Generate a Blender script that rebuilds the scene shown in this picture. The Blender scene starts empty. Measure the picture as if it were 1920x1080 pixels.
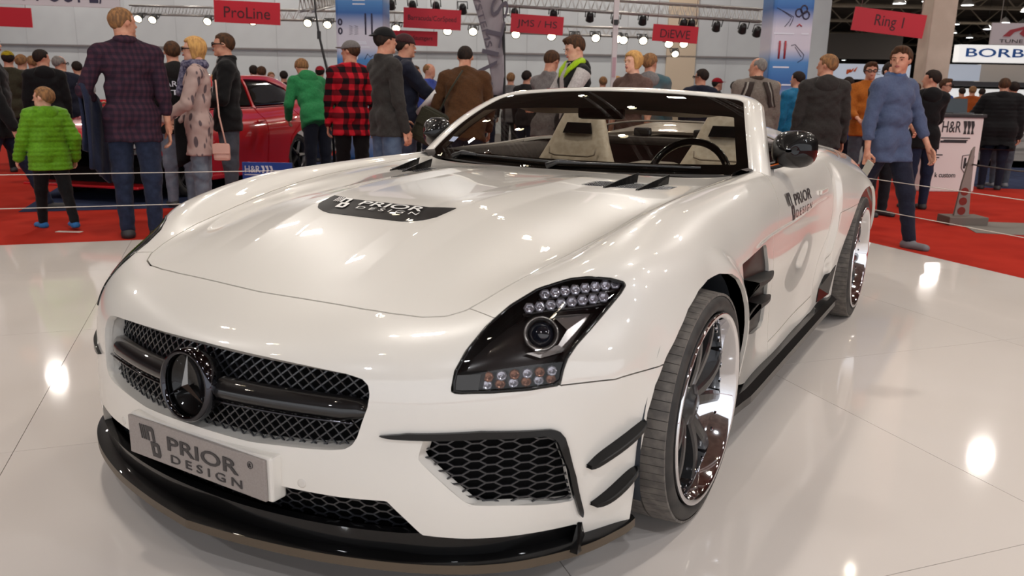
import bpy, bmesh, math, random
import numpy as np
from mathutils import Matrix, Vector
from mathutils.bvhtree import BVHTree
random.seed(7); rng = np.random.default_rng(7)
# ------------------------------------------------------------------ camera, sky, exposure
S = bpy.context.scene
CAM = np.array([1.6393, -2.1557, 1.2013]); YAW, PITCH, ROLL, FOC = .5376, .23619, .018106, 1511.29
_d = np.array([-math.sin(YAW)*math.cos(PITCH), math.cos(YAW)*math.cos(PITCH), -math.sin(PITCH)]); _r = np.array([math.cos(YAW), math.sin(YAW), 0]); _u = np.cross(_r, _d)
_r2 = _r*math.cos(ROLL)+_u*math.sin(ROLL); _u2 = np.cross(_r2, _d)
cd = bpy.data.cameras.new('camera'); cam = bpy.data.objects.new('camera', cd); S.collection.objects.link(cam); S.camera = cam
cd.sensor_width = 36; cd.lens = FOC*36/1920; cd.clip_end = 300; cd.clip_start = .05
_M = Matrix([list(_r2)+[0], list(_u2)+[0], list(-_d)+[0], [0, 0, 0, 1]]).transposed(); _M.translation = CAM; cam.matrix_world = _M
cd.dof.use_dof = True; cd.dof.focus_distance = 3.0; cd.dof.aperture_fstop = 5.6
W = bpy.data.worlds.new('world'); S.world = W; W.use_nodes = True
W.node_tree.nodes['Background'].inputs[0].default_value = (.90, .92, .96, 1); W.node_tree.nodes['Background'].inputs[1].default_value = 1.5
S.view_settings.view_transform = 'Standard'; S.view_settings.look = 'None'; S.view_settings.gamma = 1; S.view_settings.use_curve_mapping = False; S.view_settings.exposure = 0
S.cycles.max_bounces = 8; S.cycles.transparent_max_bounces = 16; S.cycles.sample_clamp_indirect = 6; S.cycles.caustics_reflective = False; S.cycles.caustics_refractive = False
# ------------------------------------------------------------------ helpers
def srgb(r, g, b):
    f = lambda v: (v/12.92 if v <= .04045 else ((v+.055)/1.055)**2.4)
    return (f(r/255), f(g/255), f(b/255), 1)
MATS = {}
def mat(name, col, rough=.5, metal=0, coat=0, emit=0, spec=.5, alpha=1, sheen=0):
    """one colour per thing, with a little procedural unevenness in colour and roughness"""
    if name in MATS: return MATS[name]
    m = bpy.data.materials.new(name); m.use_nodes = True; nt = m.node_tree; b = nt.nodes['Principled BSDF']
    c = srgb(*col) if max(col) > 1 else tuple(col)+(1,)
    b.inputs['Base Color'].default_value = c; b.inputs['Roughness'].default_value = rough
    b.inputs['Metallic'].default_value = metal; b.inputs['Coat Weight'].default_value = coat
    b.inputs['Coat Roughness'].default_value = .02; b.inputs['Specular IOR Level'].default_value = spec
    if sheen: b.inputs['Sheen Weight'].default_value = sheen
    if emit:
        b.inputs['Emission Color'].default_value = c; b.inputs['Emission Strength'].default_value = emit
    if alpha < 1: b.inputs['Alpha'].default_value = alpha
    MATS[name] = m
    return m
def noise_mix(m, col2, scale=8, lo=.4, hi=.6, detail=3, rough=None, bump=0, stretch=None):
    nt = m.node_tree; b = nt.nodes['Principled BSDF']
    tc = nt.nodes.new('ShaderNodeTexCoord'); mp = nt.nodes.new('ShaderNodeMapping'); n = nt.nodes.new('ShaderNodeTexNoise')
    n.inputs['Scale'].default_value = scale; n.inputs['Detail'].default_value = detail
    if stretch: mp.inputs['Scale'].default_value = stretch
    nt.links.new(tc.outputs['Object'], mp.inputs[0]); nt.links.new(mp.outputs[0], n.inputs['Vector'])
    r = nt.nodes.new('ShaderNodeMapRange'); r.inputs[1].default_value = lo; r.inputs[2].default_value = hi
    nt.links.new(n.outputs[0], r.inputs[0])
    mx = nt.nodes.new('ShaderNodeMix'); mx.data_type = 'RGBA'
    mx.inputs[6].default_value = b.inputs['Base Color'].default_value[:]; mx.inputs[7].default_value = srgb(*col2) if max(col2) > 1 else tuple(col2)+(1,)
    nt.links.new(r.outputs[0], mx.inputs[0]); nt.links.new(mx.outputs[2], b.inputs['Base Color'])
    if bump:
        bp = nt.nodes.new('ShaderNodeBump'); bp.inputs['Strength'].default_value = bump; bp.inputs['Distance'].default_value = .01
        nt.links.new(n.outputs[0], bp.inputs['Height']); nt.links.new(bp.outputs[0], b.inputs['Normal'])
    return m
def glassy(name, tint, rough=.0, refl=.05, clear=1.0):
    """thin pane: tinted transparency with a mirror-like Fresnel reflection"""
    m = bpy.data.materials.new(name); m.use_nodes = True; nt = m.node_tree; nt.nodes.clear()
    o = nt.nodes.new('ShaderNodeOutputMaterial'); mx = nt.nodes.new('ShaderNodeMixShader'); tr = nt.nodes.new('ShaderNodeBsdfTransparent')
    gl = nt.nodes.new('ShaderNodeBsdfGlossy'); gl.inputs['Roughness'].default_value = rough
    lw = nt.nodes.new('ShaderNodeFresnel'); lw.inputs['IOR'].default_value = 1.45
    tr.inputs[0].default_value = tuple(tint)+(1,)
    nt.links.new(lw.outputs[0], mx.inputs[0]); nt.links.new(tr.outputs[0], mx.inputs[1]); nt.links.new(gl.outputs[0], mx.inputs[2])
    nt.links.new(mx.outputs[0], o.inputs[0]); MATS[name] = m
    return m
COL = bpy.context.scene.collection
def tag(o, label=None, cat=None, group=None, kind=None):
    if label: o['label'] = label
    if cat: o['category'] = cat
    if group: o['group'] = group
    if kind: o['kind'] = kind
    return o
def empty(name, loc=(0, 0, 0), rz=0, label=None, cat=None, group=None):
    o = bpy.data.objects.new(name, None); COL.objects.link(o); o.location = loc; o.rotation_euler = (0, 0, rz); o.empty_display_size = .1
    return tag(o, label, cat, group)
def link(name, me, parent=None, label=None, kind=None):
    o = bpy.data.objects.new(name, me); COL.objects.link(o)
    if parent is not None: o.parent = parent
    return tag(o, label, None, None, kind)
def mesh_np(name, V, F, m, parent=None, N=None, smooth=True, label=None, kind=None, mats=None, fm=None):
    me = bpy.data.meshes.new(name); me.from_pydata(np.asarray(V).tolist(), [], [tuple(int(i) for i in f) for f in F])
    for mm in (mats or [m]): me.materials.append(mm)
    if fm is not None: me.polygons.foreach_set('material_index', np.asarray(fm, dtype=np.int32))
    me.polygons.foreach_set('use_smooth', np.full(len(me.polygons), smooth))
    if N is not None: me.normals_split_custom_set_from_vertices([tuple(n) for n in np.asarray(N)])
    me.update()
    return link(name, me, parent, label, kind)
class MB:
    """collects shapes into one mesh"""
    def __init__(s): s.V = []; s.F = []; s.M = []; s.S = []
    def add(s, V, F, mi=0, smooth=False):
        b = len(s.V); s.V += [tuple(v) for v in V]; s.F += [tuple(b+i for i in f) for f in F]; s.M += [mi]*len(F); s.S += [smooth]*len(F); return s
    def box(s, c, d, R=None, mi=0, bev=0):
        hx, hy, hz = d[0]/2, d[1]/2, d[2]/2
        if bev <= 0:
            V = [(x, y, z) for x in (-hx, hx) for y in (-hy, hy) for z in (-hz, hz)]
            F = [(0, 1, 3, 2), (4, 6, 7, 5), (0, 4, 5, 1), (2, 3, 7, 6), (0, 2, 6, 4), (1, 5, 7, 3)]
        else:
            bm = bmesh.new(); bmesh.ops.create_cube(bm, size=1)
            for v in bm.verts: v.co = Vector((v.co.x*d[0], v.co.y*d[1], v.co.z*d[2]))
            bmesh.ops.bevel(bm, geom=bm.edges[:], offset=bev, segments=2, affect='EDGES', profile=.6)
            bm.verts.index_update(); V = [tuple(v.co) for v in bm.verts]; F = [tuple(v.index for v in f.verts) for f in bm.faces]; bm.free()
        A = np.array(V)
        if R is not None: A = A @ np.array(R).T
        return s.add(A+np.array(c), F, mi)
    def tube(s, P, r, n=8, mi=0, cap=True, smooth=True, flat=1.0, up=None):
        P = np.array(P, float); m = len(P); r = np.full(m, r) if np.isscalar(r) else np.array(r, float)
        T = np.gradient(P, axis=0); T /= np.linalg.norm(T, axis=1)[:, None]+1e-12
        u = np.array(up if up is not None else ((0, 0, 1) if abs(T[0, 2]) < .9 else (0, 1, 0)), float); V = []
        for k in range(m):
            a = u-T[k]*(u@T[k]); a /= np.linalg.norm(a)+1e-12; bb = np.cross(T[k], a); 
            if up is None: u = a
            for j in range(n):
                t = 2*math.pi*(j+.5)/n; V.append(P[k]+r[k]*(a*math.cos(t)*flat+bb*math.sin(t)))
        F = [(k*n+j, k*n+(j+1) % n, (k+1)*n+(j+1) % n, (k+1)*n+j) for k in range(m-1) for j in range(n)]
        s.add(V, F, mi, smooth)
        if cap:
            b = len(s.V)-m*n; s.F += [tuple(b+j for j in range(n-1, -1, -1)), tuple(b+(m-1)*n+j for j in range(n))]; s.M += [mi]*2; s.S += [False]*2
        return s
    def lathe(s, prof, n=48, axis='x', c=(0, 0, 0), mi=0, smooth=True, close=False):
        """prof: (along axis, radius)"""
        V = []; m = len(prof)
        for (a, r) in prof:
            for j in range(n):
                t = 2*math.pi*j/n; p, q = r*math.cos(t), r*math.sin(t)
                V.append({'x': (a, p, q), 'y': (q, a, p), 'z': (p, q, a)}[axis])
        F = [(k*n+j, k*n+(j+1) % n, (k+1)*n+(j+1) % n, (k+1)*n+j) for k in range(m-1) for j in range(n)]
        if close: F += [((m-1)*n+j, (m-1)*n+(j+1) % n, (j+1) % n, j) for j in range(n)]
        return s.add(np.array(V)+np.array(c), F, mi, smooth)
    def prism(s, poly, O, A, B, D, mi=0):
        """polygon in the plane O + a*A + b*B, extruded along D"""
        O, A, B, D = (np.array(v, float) for v in (O, A, B, D)); n = len(poly)
        V = [O+a*A+b*B for a, b in poly]; V += [v+D for v in V]
        F = [tuple(range(n-1, -1, -1)), tuple(range(n, 2*n))]+[(i, (i+1) % n, n+(i+1) % n, n+i) for i in range(n)]
        return s.add(V, F, mi)
    def grid(s, G, mi=0, smooth=True, flip=False):
        G = np.asarray(G); a, b = G.shape[:2]; i = np.arange(a*b).reshape(a, b)
        F = np.stack([i[:-1, :-1], i[:-1, 1:], i[1:, 1:], i[1:, :-1]], -1).reshape(-1, 4)
        if flip: F = F[:, ::-1]
        return s.add(G.reshape(-1, 3), F.tolist(), mi, smooth)
    def build(s, name, mats, parent=None, label=None, kind=None):
        me = bpy.data.meshes.new(name); me.from_pydata([tuple(map(float, v)) for v in s.V], [], s.F)
        for mm in (mats if isinstance(mats, (list, tuple)) else [mats]): me.materials.append(mm)
        me.polygons.foreach_set('material_index', np.array(s.M, dtype=np.int32)); me.polygons.foreach_set('use_smooth', np.array(s.S))
        me.update(); return link(name, me, parent, label, kind)
def rotz(a): c_, s_ = math.cos(a), math.sin(a); return np.array([[c_, -s_, 0], [s_, c_, 0], [0, 0, 1]])
def rotx(a): c_, s_ = math.cos(a), math.sin(a); return np.array([[1, 0, 0], [0, c_, -s_], [0, s_, c_]])
def roty(a): c_, s_ = math.cos(a), math.sin(a); return np.array([[c_, 0, s_], [0, 1, 0], [-s_, 0, c_]])
def text_mesh(body, extrude=0.0, shear=0.0, spacing=1.0, offset=0.0, align='CENTER'):
    """vertices (n,3) and faces of a piece of lettering, unit cap size, centred"""
    cu = bpy.data.curves.new('t', 'FONT'); cu.body = body; cu.size = 1; cu.align_x = align; cu.align_y = 'CENTER'
    cu.extrude = extrude; cu.shear = shear; cu.space_character = spacing; cu.offset = offset; cu.resolution_u = 3
    o = bpy.data.objects.new('t', cu); COL.objects.link(o)
    dg = bpy.context.evaluated_depsgraph_get(); me = bpy.data.meshes.new_from_object(o.evaluated_get(dg))
    V = np.array([v.co[:] for v in me.vertices]).reshape(-1, 3); F = [tuple(p.vertices) for p in me.polygons]
    bpy.data.objects.remove(o); bpy.data.curves.remove(cu); bpy.data.meshes.remove(me)
    return V, F
def lettering(body, O, A, B, height, m, parent, name='lettering', width=None, thick=.002, shear=0, spacing=1, offset=0, mb=None):
    """lettering laid in the plane O + a*A + b*B (unit vectors), facing A x B, of a given cap height"""
    V, F = text_mesh(body, .5, shear, spacing, offset)
    if len(V) == 0: return None
    h = V[:, 1].max()-V[:, 1].min(); w = V[:, 0].max()-V[:, 0].min()
    V[:, 1] -= (V[:, 1].max()+V[:, 1].min())/2; V[:, 0] -= (V[:, 0].max()+V[:, 0].min())/2
    sy = height/h; sx = sy if width is None else width/w
    O, A, B = (np.array(v, float) for v in (O, A, B)); D = np.cross(A, B)
    P = O+V[:, :1]*sx*A+V[:, 1:2]*sy*B+(V[:, 2:3]+.5)*thick*D
    if mb is not None: mb.add(P, F); return mb
    return MB().add(P, F).build(name, m, parent)
# ---- surface cutting: polygons split along the zero line of a signed distance
def sd_poly(P, poly):
    poly = np.asarray(poly, float); d = np.full(len(P), 1e18); ins = np.zeros(len(P), bool)
    for i in range(len(poly)):
        a = poly[i-1]; b = poly[i]; e = b-a; w = P-a; t = np.clip((w@e)/(e@e+1e-18), 0, 1); q = w-t[:, None]*e
        d = np.minimum(d, (q*q).sum(1)); c1 = (a[1] <= P[:, 1]) != (b[1] <= P[:, 1])
        with np.errstate(divide='ignore', invalid='ignore'):
            xx = a[0]+(P[:, 1]-a[1])*e[0]/(e[1] if e[1] else 1e-12)
        ins ^= c1 & (P[:, 0] < xx)
    d = np.sqrt(d); return np.where(ins, -d, d)
class Patch:
    def __init__(s, V, N, Q, L=()): s.V, s.N, s.Q, s.L = V, N, np.asarray(Q).reshape(-1, 4), list(L)
    def split(s, f):
        """f(V) -> signed distance; returns (inside, outside)"""
        d = f(s.V); sg = d >= 0; V = [s.V]; N = [s.N]; new = {}; base = len(s.V); nv = []; nn = []
        k = sg[s.Q].sum(1) if len(s.Q) else np.zeros(0, int)
        iq, oq = s.Q[k == 0], s.Q[k == 4]; il, ol = [], []
        def mid(a, b):
            key = (a, b) if a < b else (b, a)
            if key not in new:
                a, b = key; t = d[a]/(d[a]-d[b]); new[key] = base+len(nv); nv.append(s.V[a]+(s.V[b]-s.V[a])*t); n = s.N[a]+(s.N[b]-s.N[a])*t; nn.append(n/np.linalg.norm(n))
            return new[key]
        for f_ in [tuple(q) for q in s.Q[(k > 0) & (k < 4)]]+s.L:
            st = [sg[i] for i in f_]
            if all(st): ol.append(f_); continue
            if not any(st): il.append(f_); continue
            I, O = [], []
            for j in range(len(f_)):
                a, b = f_[j-1], f_[j]
                if sg[a] != sg[b]: m = mid(a, b); I.append(m); O.append(m)
                (O if sg[b] else I).append(b)
            if len(I) > 2: il.append(tuple(I))
            if len(O) > 2: ol.append(tuple(O))
        if nv: V.append(np.array(nv)); N.append(np.array(nn))
        V = np.concatenate(V); N = np.concatenate(N)
        return Patch(V, N, iq, il), Patch(V, N, oq, ol)
    def gap(s, f, w=.004):
        a, r = s.split(lambda V: f(V)+w/2); _, b = r.split(lambda V: f(V)-w/2); return a, b
    def faces(s): return [tuple(q) for q in s.Q]+s.L
    def compact(s):
        F = s.faces(); used = np.unique(np.concatenate([np.array(f) for f in F])) if F else np.zeros(0, int)
        mp = np.full(len(s.V), -1); mp[used] = np.arange(len(used)); return s.V[used], s.N[used], [tuple(mp[list(f)]) for f in F]
def patch_mesh(name, P, m, parent, depth=.008, off=0.0, mirror='both', ddir=None, label=None, depthf=None, kind=None):
    """mesh of a panel with a return flange along its cut edges; mirror: both (one mesh), left, right"""
    V, N, F = P.compact()
    if not F: return None
    V = V+N*off
    E = {}
    for f in F:
        for j in range(len(f)):
            a, b = f[j-1], f[j]; k = (a, b) if a < b else (b, a); E[k] = None if k in E else (a, b)
    B = [e for e in E.values() if e is not None and not (abs(V[e[0], 0]) < 1e-4 and abs(V[e[1], 0]) < 1e-4)]
    nV = [V]; nN = [N]; nF = list(F)
    if depth and B:
        ids = sorted({i for e in B for i in e}); i1 = {v: len(V)+k for k, v in enumerate(ids)}; i2 = {v: len(V)+len(ids)+k for k, v in enumerate(ids)}
        D = -N[ids]*depth if ddir is None else np.repeat(np.array([ddir], float)*depth, len(ids), 0)
        T = np.zeros((len(ids), 3)); pos = {v: k for k, v in enumerate(ids)}
        for a, b in B: t = V[b]-V[a]; T[pos[a]] += t; T[pos[b]] += t
        W = np.cross(D, T); W /= np.linalg.norm(W, axis=1)[:, None]+1e-12
        nV += [V[ids], V[ids]+D]; nN += [W, W]
        nF += [(i1[b], i1[a], i2[a], i2[b]) for a, b in B]
    V = np.concatenate(nV); N = np.concatenate(nN)
    n0 = len(V)
    def flip(): return V*[-1, 1, 1], N*[-1, 1, 1], [tuple(reversed(f)) for f in nF]
    if mirror == 'left': return mesh_np(name, V, nF, m, parent, N, label=label, kind=kind)
    if mirror == 'right':
        a, b, c_ = flip(); return mesh_np(name, a, c_, m, parent, b, label=label, kind=kind)
    a, b, c_ = flip()
    return mesh_np(name, np.concatenate([V, a]), nF+[tuple(i+n0 for i in f) for f in c_], m, parent, np.concatenate([N, b]), label=label, kind=kind)
def at(px, D, py=None, z=-.04):
    """world point at viewing depth D: under pixel column px on a level z, or through the pixel (px, py)"""
    a = (px-960)/FOC
    if py is None: b = ((z-CAM[2])/D-_d[2]-_r2[2]*a)/_u2[2]
    else: b = -(py-540)/FOC
    return CAM+D*(_d+_r2*a+_u2*b)
# ------------------------------------------------------------------ hall lamps: soft panels under the roof, some added to brighten door and back wall, small warm spots on the rig over the stand
def lamp_light(kind, loc, energy, size, col, rot=(0, 0, 0), sy=None, spot=1.9):
    l = bpy.data.lights.new('lamp_light', kind); l.energy = energy; l.color = col
    if kind == 'AREA':
        l.shape = 'RECTANGLE'; l.size = size; l.size_y = sy or size
    else: l.shadow_soft_size = size
    if kind == 'SPOT': l.spot_size = spot; l.spot_blend = .6
    o = bpy.data.objects.new('lamp_light', l); COL.objects.link(o); o.location = loc; o.rotation_euler = rot; return o
WARM = (1.0, .93, .85); COOL = (.93, .96, 1.0)
FH = np.array([-math.sin(YAW), math.cos(YAW), 0]); RH = np.array([math.cos(YAW), math.sin(YAW), 0])
def hall(d, s, z=0): return np.array([CAM[0], CAM[1], 0])+FH*d+RH*s+np.array([0, 0, z])   # metres ahead of and across from the camera
PANELS = [(-1, 9), (1, 14), (7, 15), (-4, 13), (-4, -6), (-4, 0), (-4, 6), (4, -8), (4, -2), (4, 4), (4, 10), (11, -12), (11, -5), (11, 2), (11, 9), (19, -14), (19, -6), (19, 3), (19, 12), (23.5, -14), (23.5, -8), (23.5, -2), (23.5, 4), (30, 4), (30, 14), (42, 8), (42, 22), (58, 14), (58, 34)]
for d, s in PANELS:
    lamp_light('AREA', tuple(hall(d, s, 7.55)), (175 if d < 12 and s > 8 else 128 if d < 12 else 160 if d < 25 else 650), (.42 if d < 25 else 1.1), WARM if d > -1 else COOL, (0, 0, YAW), (.28 if d < 25 else .5))
SPOTS = [(hall(1.2+1.9*i, -4.2+2.1*j+.5*(i % 2), 4.55+.12*((i*3+j) % 4))) for i in range(5) for j in range(5)]
for p in SPOTS: lamp_light('SPOT', tuple(p+np.array([0, 0, -.16])), 12, .055, (1, .90, .76), (0, 0, 0), spot=2.4)
# ------------------------------------------------------------------ the car's outer shell: stations from tail to nose, each from the centre line to the lower edge
ROWS=[
 [(0,3.70,.80),(.15,3.70,.80),(.3,3.69,.80),(.45,3.68,.80),(.58,3.66,.79),(.66,3.63,.78),(.71,3.60,.77),(.77,3.54,.74),(.82,3.48,.69),(.86,3.44,.60),(.87,3.42,.45),(.84,3.40,.28)],
 [(0,3.50,.97),(.15,3.5,.97),(.3,3.49,.96),(.45,3.48,.935),(.57,3.46,.905),(.66,3.44,.89),(.72,3.42,.875),(.79,3.39,.835),(.855,3.36,.745),(.90,3.33,.62),(.92,3.30,.46),(.89,3.28,.28)],
 [(0,3.1,1.05),(.15,3.1,1.05),(.3,3.1,1.04),(.46,3.1,.985),(.60,3.1,.945),(.69,3.1,.92),(.76,3.1,.905),(.85,3.09,.855),(.935,3.07,.76),(.995,3.05,.65),(1.02,3.02,.5),(.985,2.98,.38)],
 [(0,2.68,1.045),(.15,2.68,1.045),(.3,2.68,1.035),(.47,2.68,.995),(.64,2.68,.96),(.74,2.68,.945),(.81,2.68,.93),(.89,2.68,.88),(.965,2.68,.815),(1.012,2.68,.755),(1.035,2.68,.70),(1.03,2.68,.60)],
 [(0,2.25,.96),(.15,2.25,.96),(.3,2.25,.96),(.48,2.25,.955),(.67,2.25,.95),(.76,2.25,.955),(.83,2.25,.95),(.91,2.26,.905),(.97,2.28,.80),(.99,2.30,.62),(.97,2.33,.42),(.95,2.36,.2)],
 [(0,1.9,.91),(.15,1.9,.91),(.3,1.9,.91),(.5,1.9,.91),(.72,1.9,.92),(.79,1.9,.937),(.845,1.9,.935),(.91,1.9,.89),(.945,1.9,.78),(.945,1.9,.62),(.915,1.9,.42),(.945,1.9,.19)],
 [(0,1.5,.91),(.15,1.5,.91),(.3,1.5,.91),(.5,1.5,.91),(.73,1.5,.91),(.80,1.5,.925),(.84,1.5,.925),(.90,1.5,.88),(.94,1.5,.775),(.945,1.5,.62),(.92,1.5,.42),(.945,1.5,.19)],
 [(0,1.0,.892),(.15,1.0,.892),(.3,1.0,.892),(.5,1.01,.891),(.735,1.04,.90),(.79,1.05,.915),(.835,1.05,.912),(.90,1.05,.865),(.945,1.05,.77),(.955,1.05,.62),(.94,1.05,.42),(.95,1.05,.19)],
 [(0,.64,.898),(.15,.64,.898),(.28,.64,.896),(.5,.65,.886),(.735,.68,.886),(.79,.69,.907),(.84,.69,.904),(.915,.69,.85),(.96,.69,.755),(.97,.69,.61),(.96,.69,.42),(.95,.69,.19)],
 [(0,.33,.893),(.15,.33,.893),(.28,.33,.889),(.5,.34,.874),(.73,.35,.868),(.785,.35,.895),(.838,.35,.893),(.92,.35,.837),(.973,.355,.735),(.995,.36,.61),(1.0,.355,.48),(.985,.25,.36)],
 [(0,0,.878),(.15,0,.878),(.27,0,.873),(.5,0,.845),(.71,0,.828),(.77,0,.865),(.83,0,.872),(.915,0,.825),(.967,0,.762),(.99,0,.70),(1.003,0,.65),(.99,0,.56)],
 [(0,-.33,.818),(.15,-.33,.818),(.28,-.33,.812),(.48,-.32,.793),(.666,-.3,.774),(.735,-.31,.80),(.80,-.315,.805),(.885,-.305,.778),(.945,-.27,.712),(.978,-.235,.65),(.995,-.21,.59),(.985,-.17,.51)],
 [(0,-.72,.675),(.15,-.72,.676),(.3,-.705,.682),(.45,-.67,.69),(.6,-.605,.70),(.695,-.562,.711),(.775,-.505,.712),(.858,-.432,.686),(.925,-.375,.645),(.962,-.31,.59),(.985,-.27,.54),(.98,-.2,.47)],
 [(0,-.905,.59),(.17,-.895,.59),(.33,-.865,.593),(.49,-.82,.60),(.63,-.752,.608),(.72,-.685,.614),(.80,-.605,.607),(.87,-.518,.59),(.925,-.445,.562),(.957,-.37,.53),(.98,-.32,.495),(.98,-.24,.44)],
 [(0,-.94,.5),(.18,-.925,.5),(.35,-.895,.5),(.51,-.85,.498),(.65,-.78,.499),(.738,-.71,.498),(.813,-.628,.493),(.875,-.538,.485),(.923,-.465,.47),(.953,-.398,.45),(.975,-.345,.43),(.977,-.26,.40)],
 [(0,-.955,.395),(.18,-.942,.395),(.36,-.908,.395),(.525,-.855,.395),(.662,-.778,.395),(.75,-.703,.395),(.825,-.63,.393),(.88,-.54,.388),(.92,-.465,.38),(.949,-.407,.37),(.967,-.36,.36),(.97,-.28,.345)],
 [(0,-.955,.275),(.18,-.945,.275),(.37,-.91,.275),(.54,-.852,.275),(.68,-.773,.275),(.763,-.70,.275),(.83,-.625,.275),(.88,-.54,.275),(.917,-.467,.273),(.942,-.413,.27),(.957,-.37,.267),(.96,-.29,.26)],
 [(0,-.935,.13),(.18,-.925,.13),(.37,-.89,.13),(.54,-.83,.13),(.675,-.76,.13),(.755,-.69,.13),(.815,-.61,.13),(.868,-.53,.13),(.905,-.46,.13),(.93,-.412,.13),(.948,-.375,.13),(.95,-.30,.13)],
]
def natspline(t,Y,q):
    """C2 cubic spline (not-a-knot-ish natural) through Y (n,...) at knots t"""
    n=len(t); h=np.diff(t); sh=Y.shape[1:]; Yf=Y.reshape(n,-1)
    A=np.zeros((n,n)); B=np.zeros((n,Yf.shape[1])); A[0,0]=A[-1,-1]=1
    for i in range(1,n-1):
        A[i,i-1]=h[i-1]; A[i,i]=2*(h[i-1]+h[i]); A[i,i+1]=h[i]
        B[i]=6*((Yf[i+1]-Yf[i])/h[i]-(Yf[i]-Yf[i-1])/h[i-1])
    M=np.linalg.solve(A,B)
    k=np.clip(np.searchsorted(t,q,'right')-1,0,n-2); a=(t[k+1]-q)[:,None]; b=(q-t[k])[:,None]; H=h[k][:,None]
    out=(M[k]*a**3+M[k+1]*b**3)/(6*H)+(Yf[k]/H-M[k]*H/6)*a+(Yf[k+1]/H-M[k+1]*H/6)*b
    return out.reshape((len(q),)+sh)
def knots(P):
    d=np.linalg.norm(np.diff(P,axis=0),axis=2)**.7; d=d.mean(1); return np.concatenate([[0],np.cumsum(d)])
def dense(t,P,step):
    L=np.linalg.norm(np.diff(P,axis=0),axis=2).max(1); q=[]
    for i in range(len(t)-1):
        st=step[i] if hasattr(step,'__len__') else step
        n=max(2,int(np.ceil(L[i]/st))); q+=list(np.linspace(t[i],t[i+1],n,endpoint=False))
    return np.array(q+[t[-1]])
def body_grid(step=.01):
    P=np.array(ROWS,float)
    # mirror columns so the centre line stays smooth
    Q=np.concatenate([P[:,:0:-1]*[-1,1,1],P],1)
    tu=knots(Q.transpose(1,0,2)); tv=knots(P)
    mid=P.shape[1]-1
    qu=dense(tu[mid:],P.transpose(1,0,2),step)
    sr=[step*(2.2 if i<6 else 1) for i in range(len(P)-1)]
    qv=dense(tv,P,sr)
    R=natspline(tv,Q,qv)                      # along rows
    G=natspline(tu,R.transpose(1,0,2),qu).transpose(1,0,2)   # (nv,nu,3)
    du=np.gradient(G,axis=1); dv=np.gradient(G,axis=0); N=np.cross(dv,du)
    G[:,0,0]=0
    N[:,0,0]=0
    N/=np.linalg.norm(N,axis=2,keepdims=True)
    if N[len(N)//3,0,2]<0: N=-N
    return G,N
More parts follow.
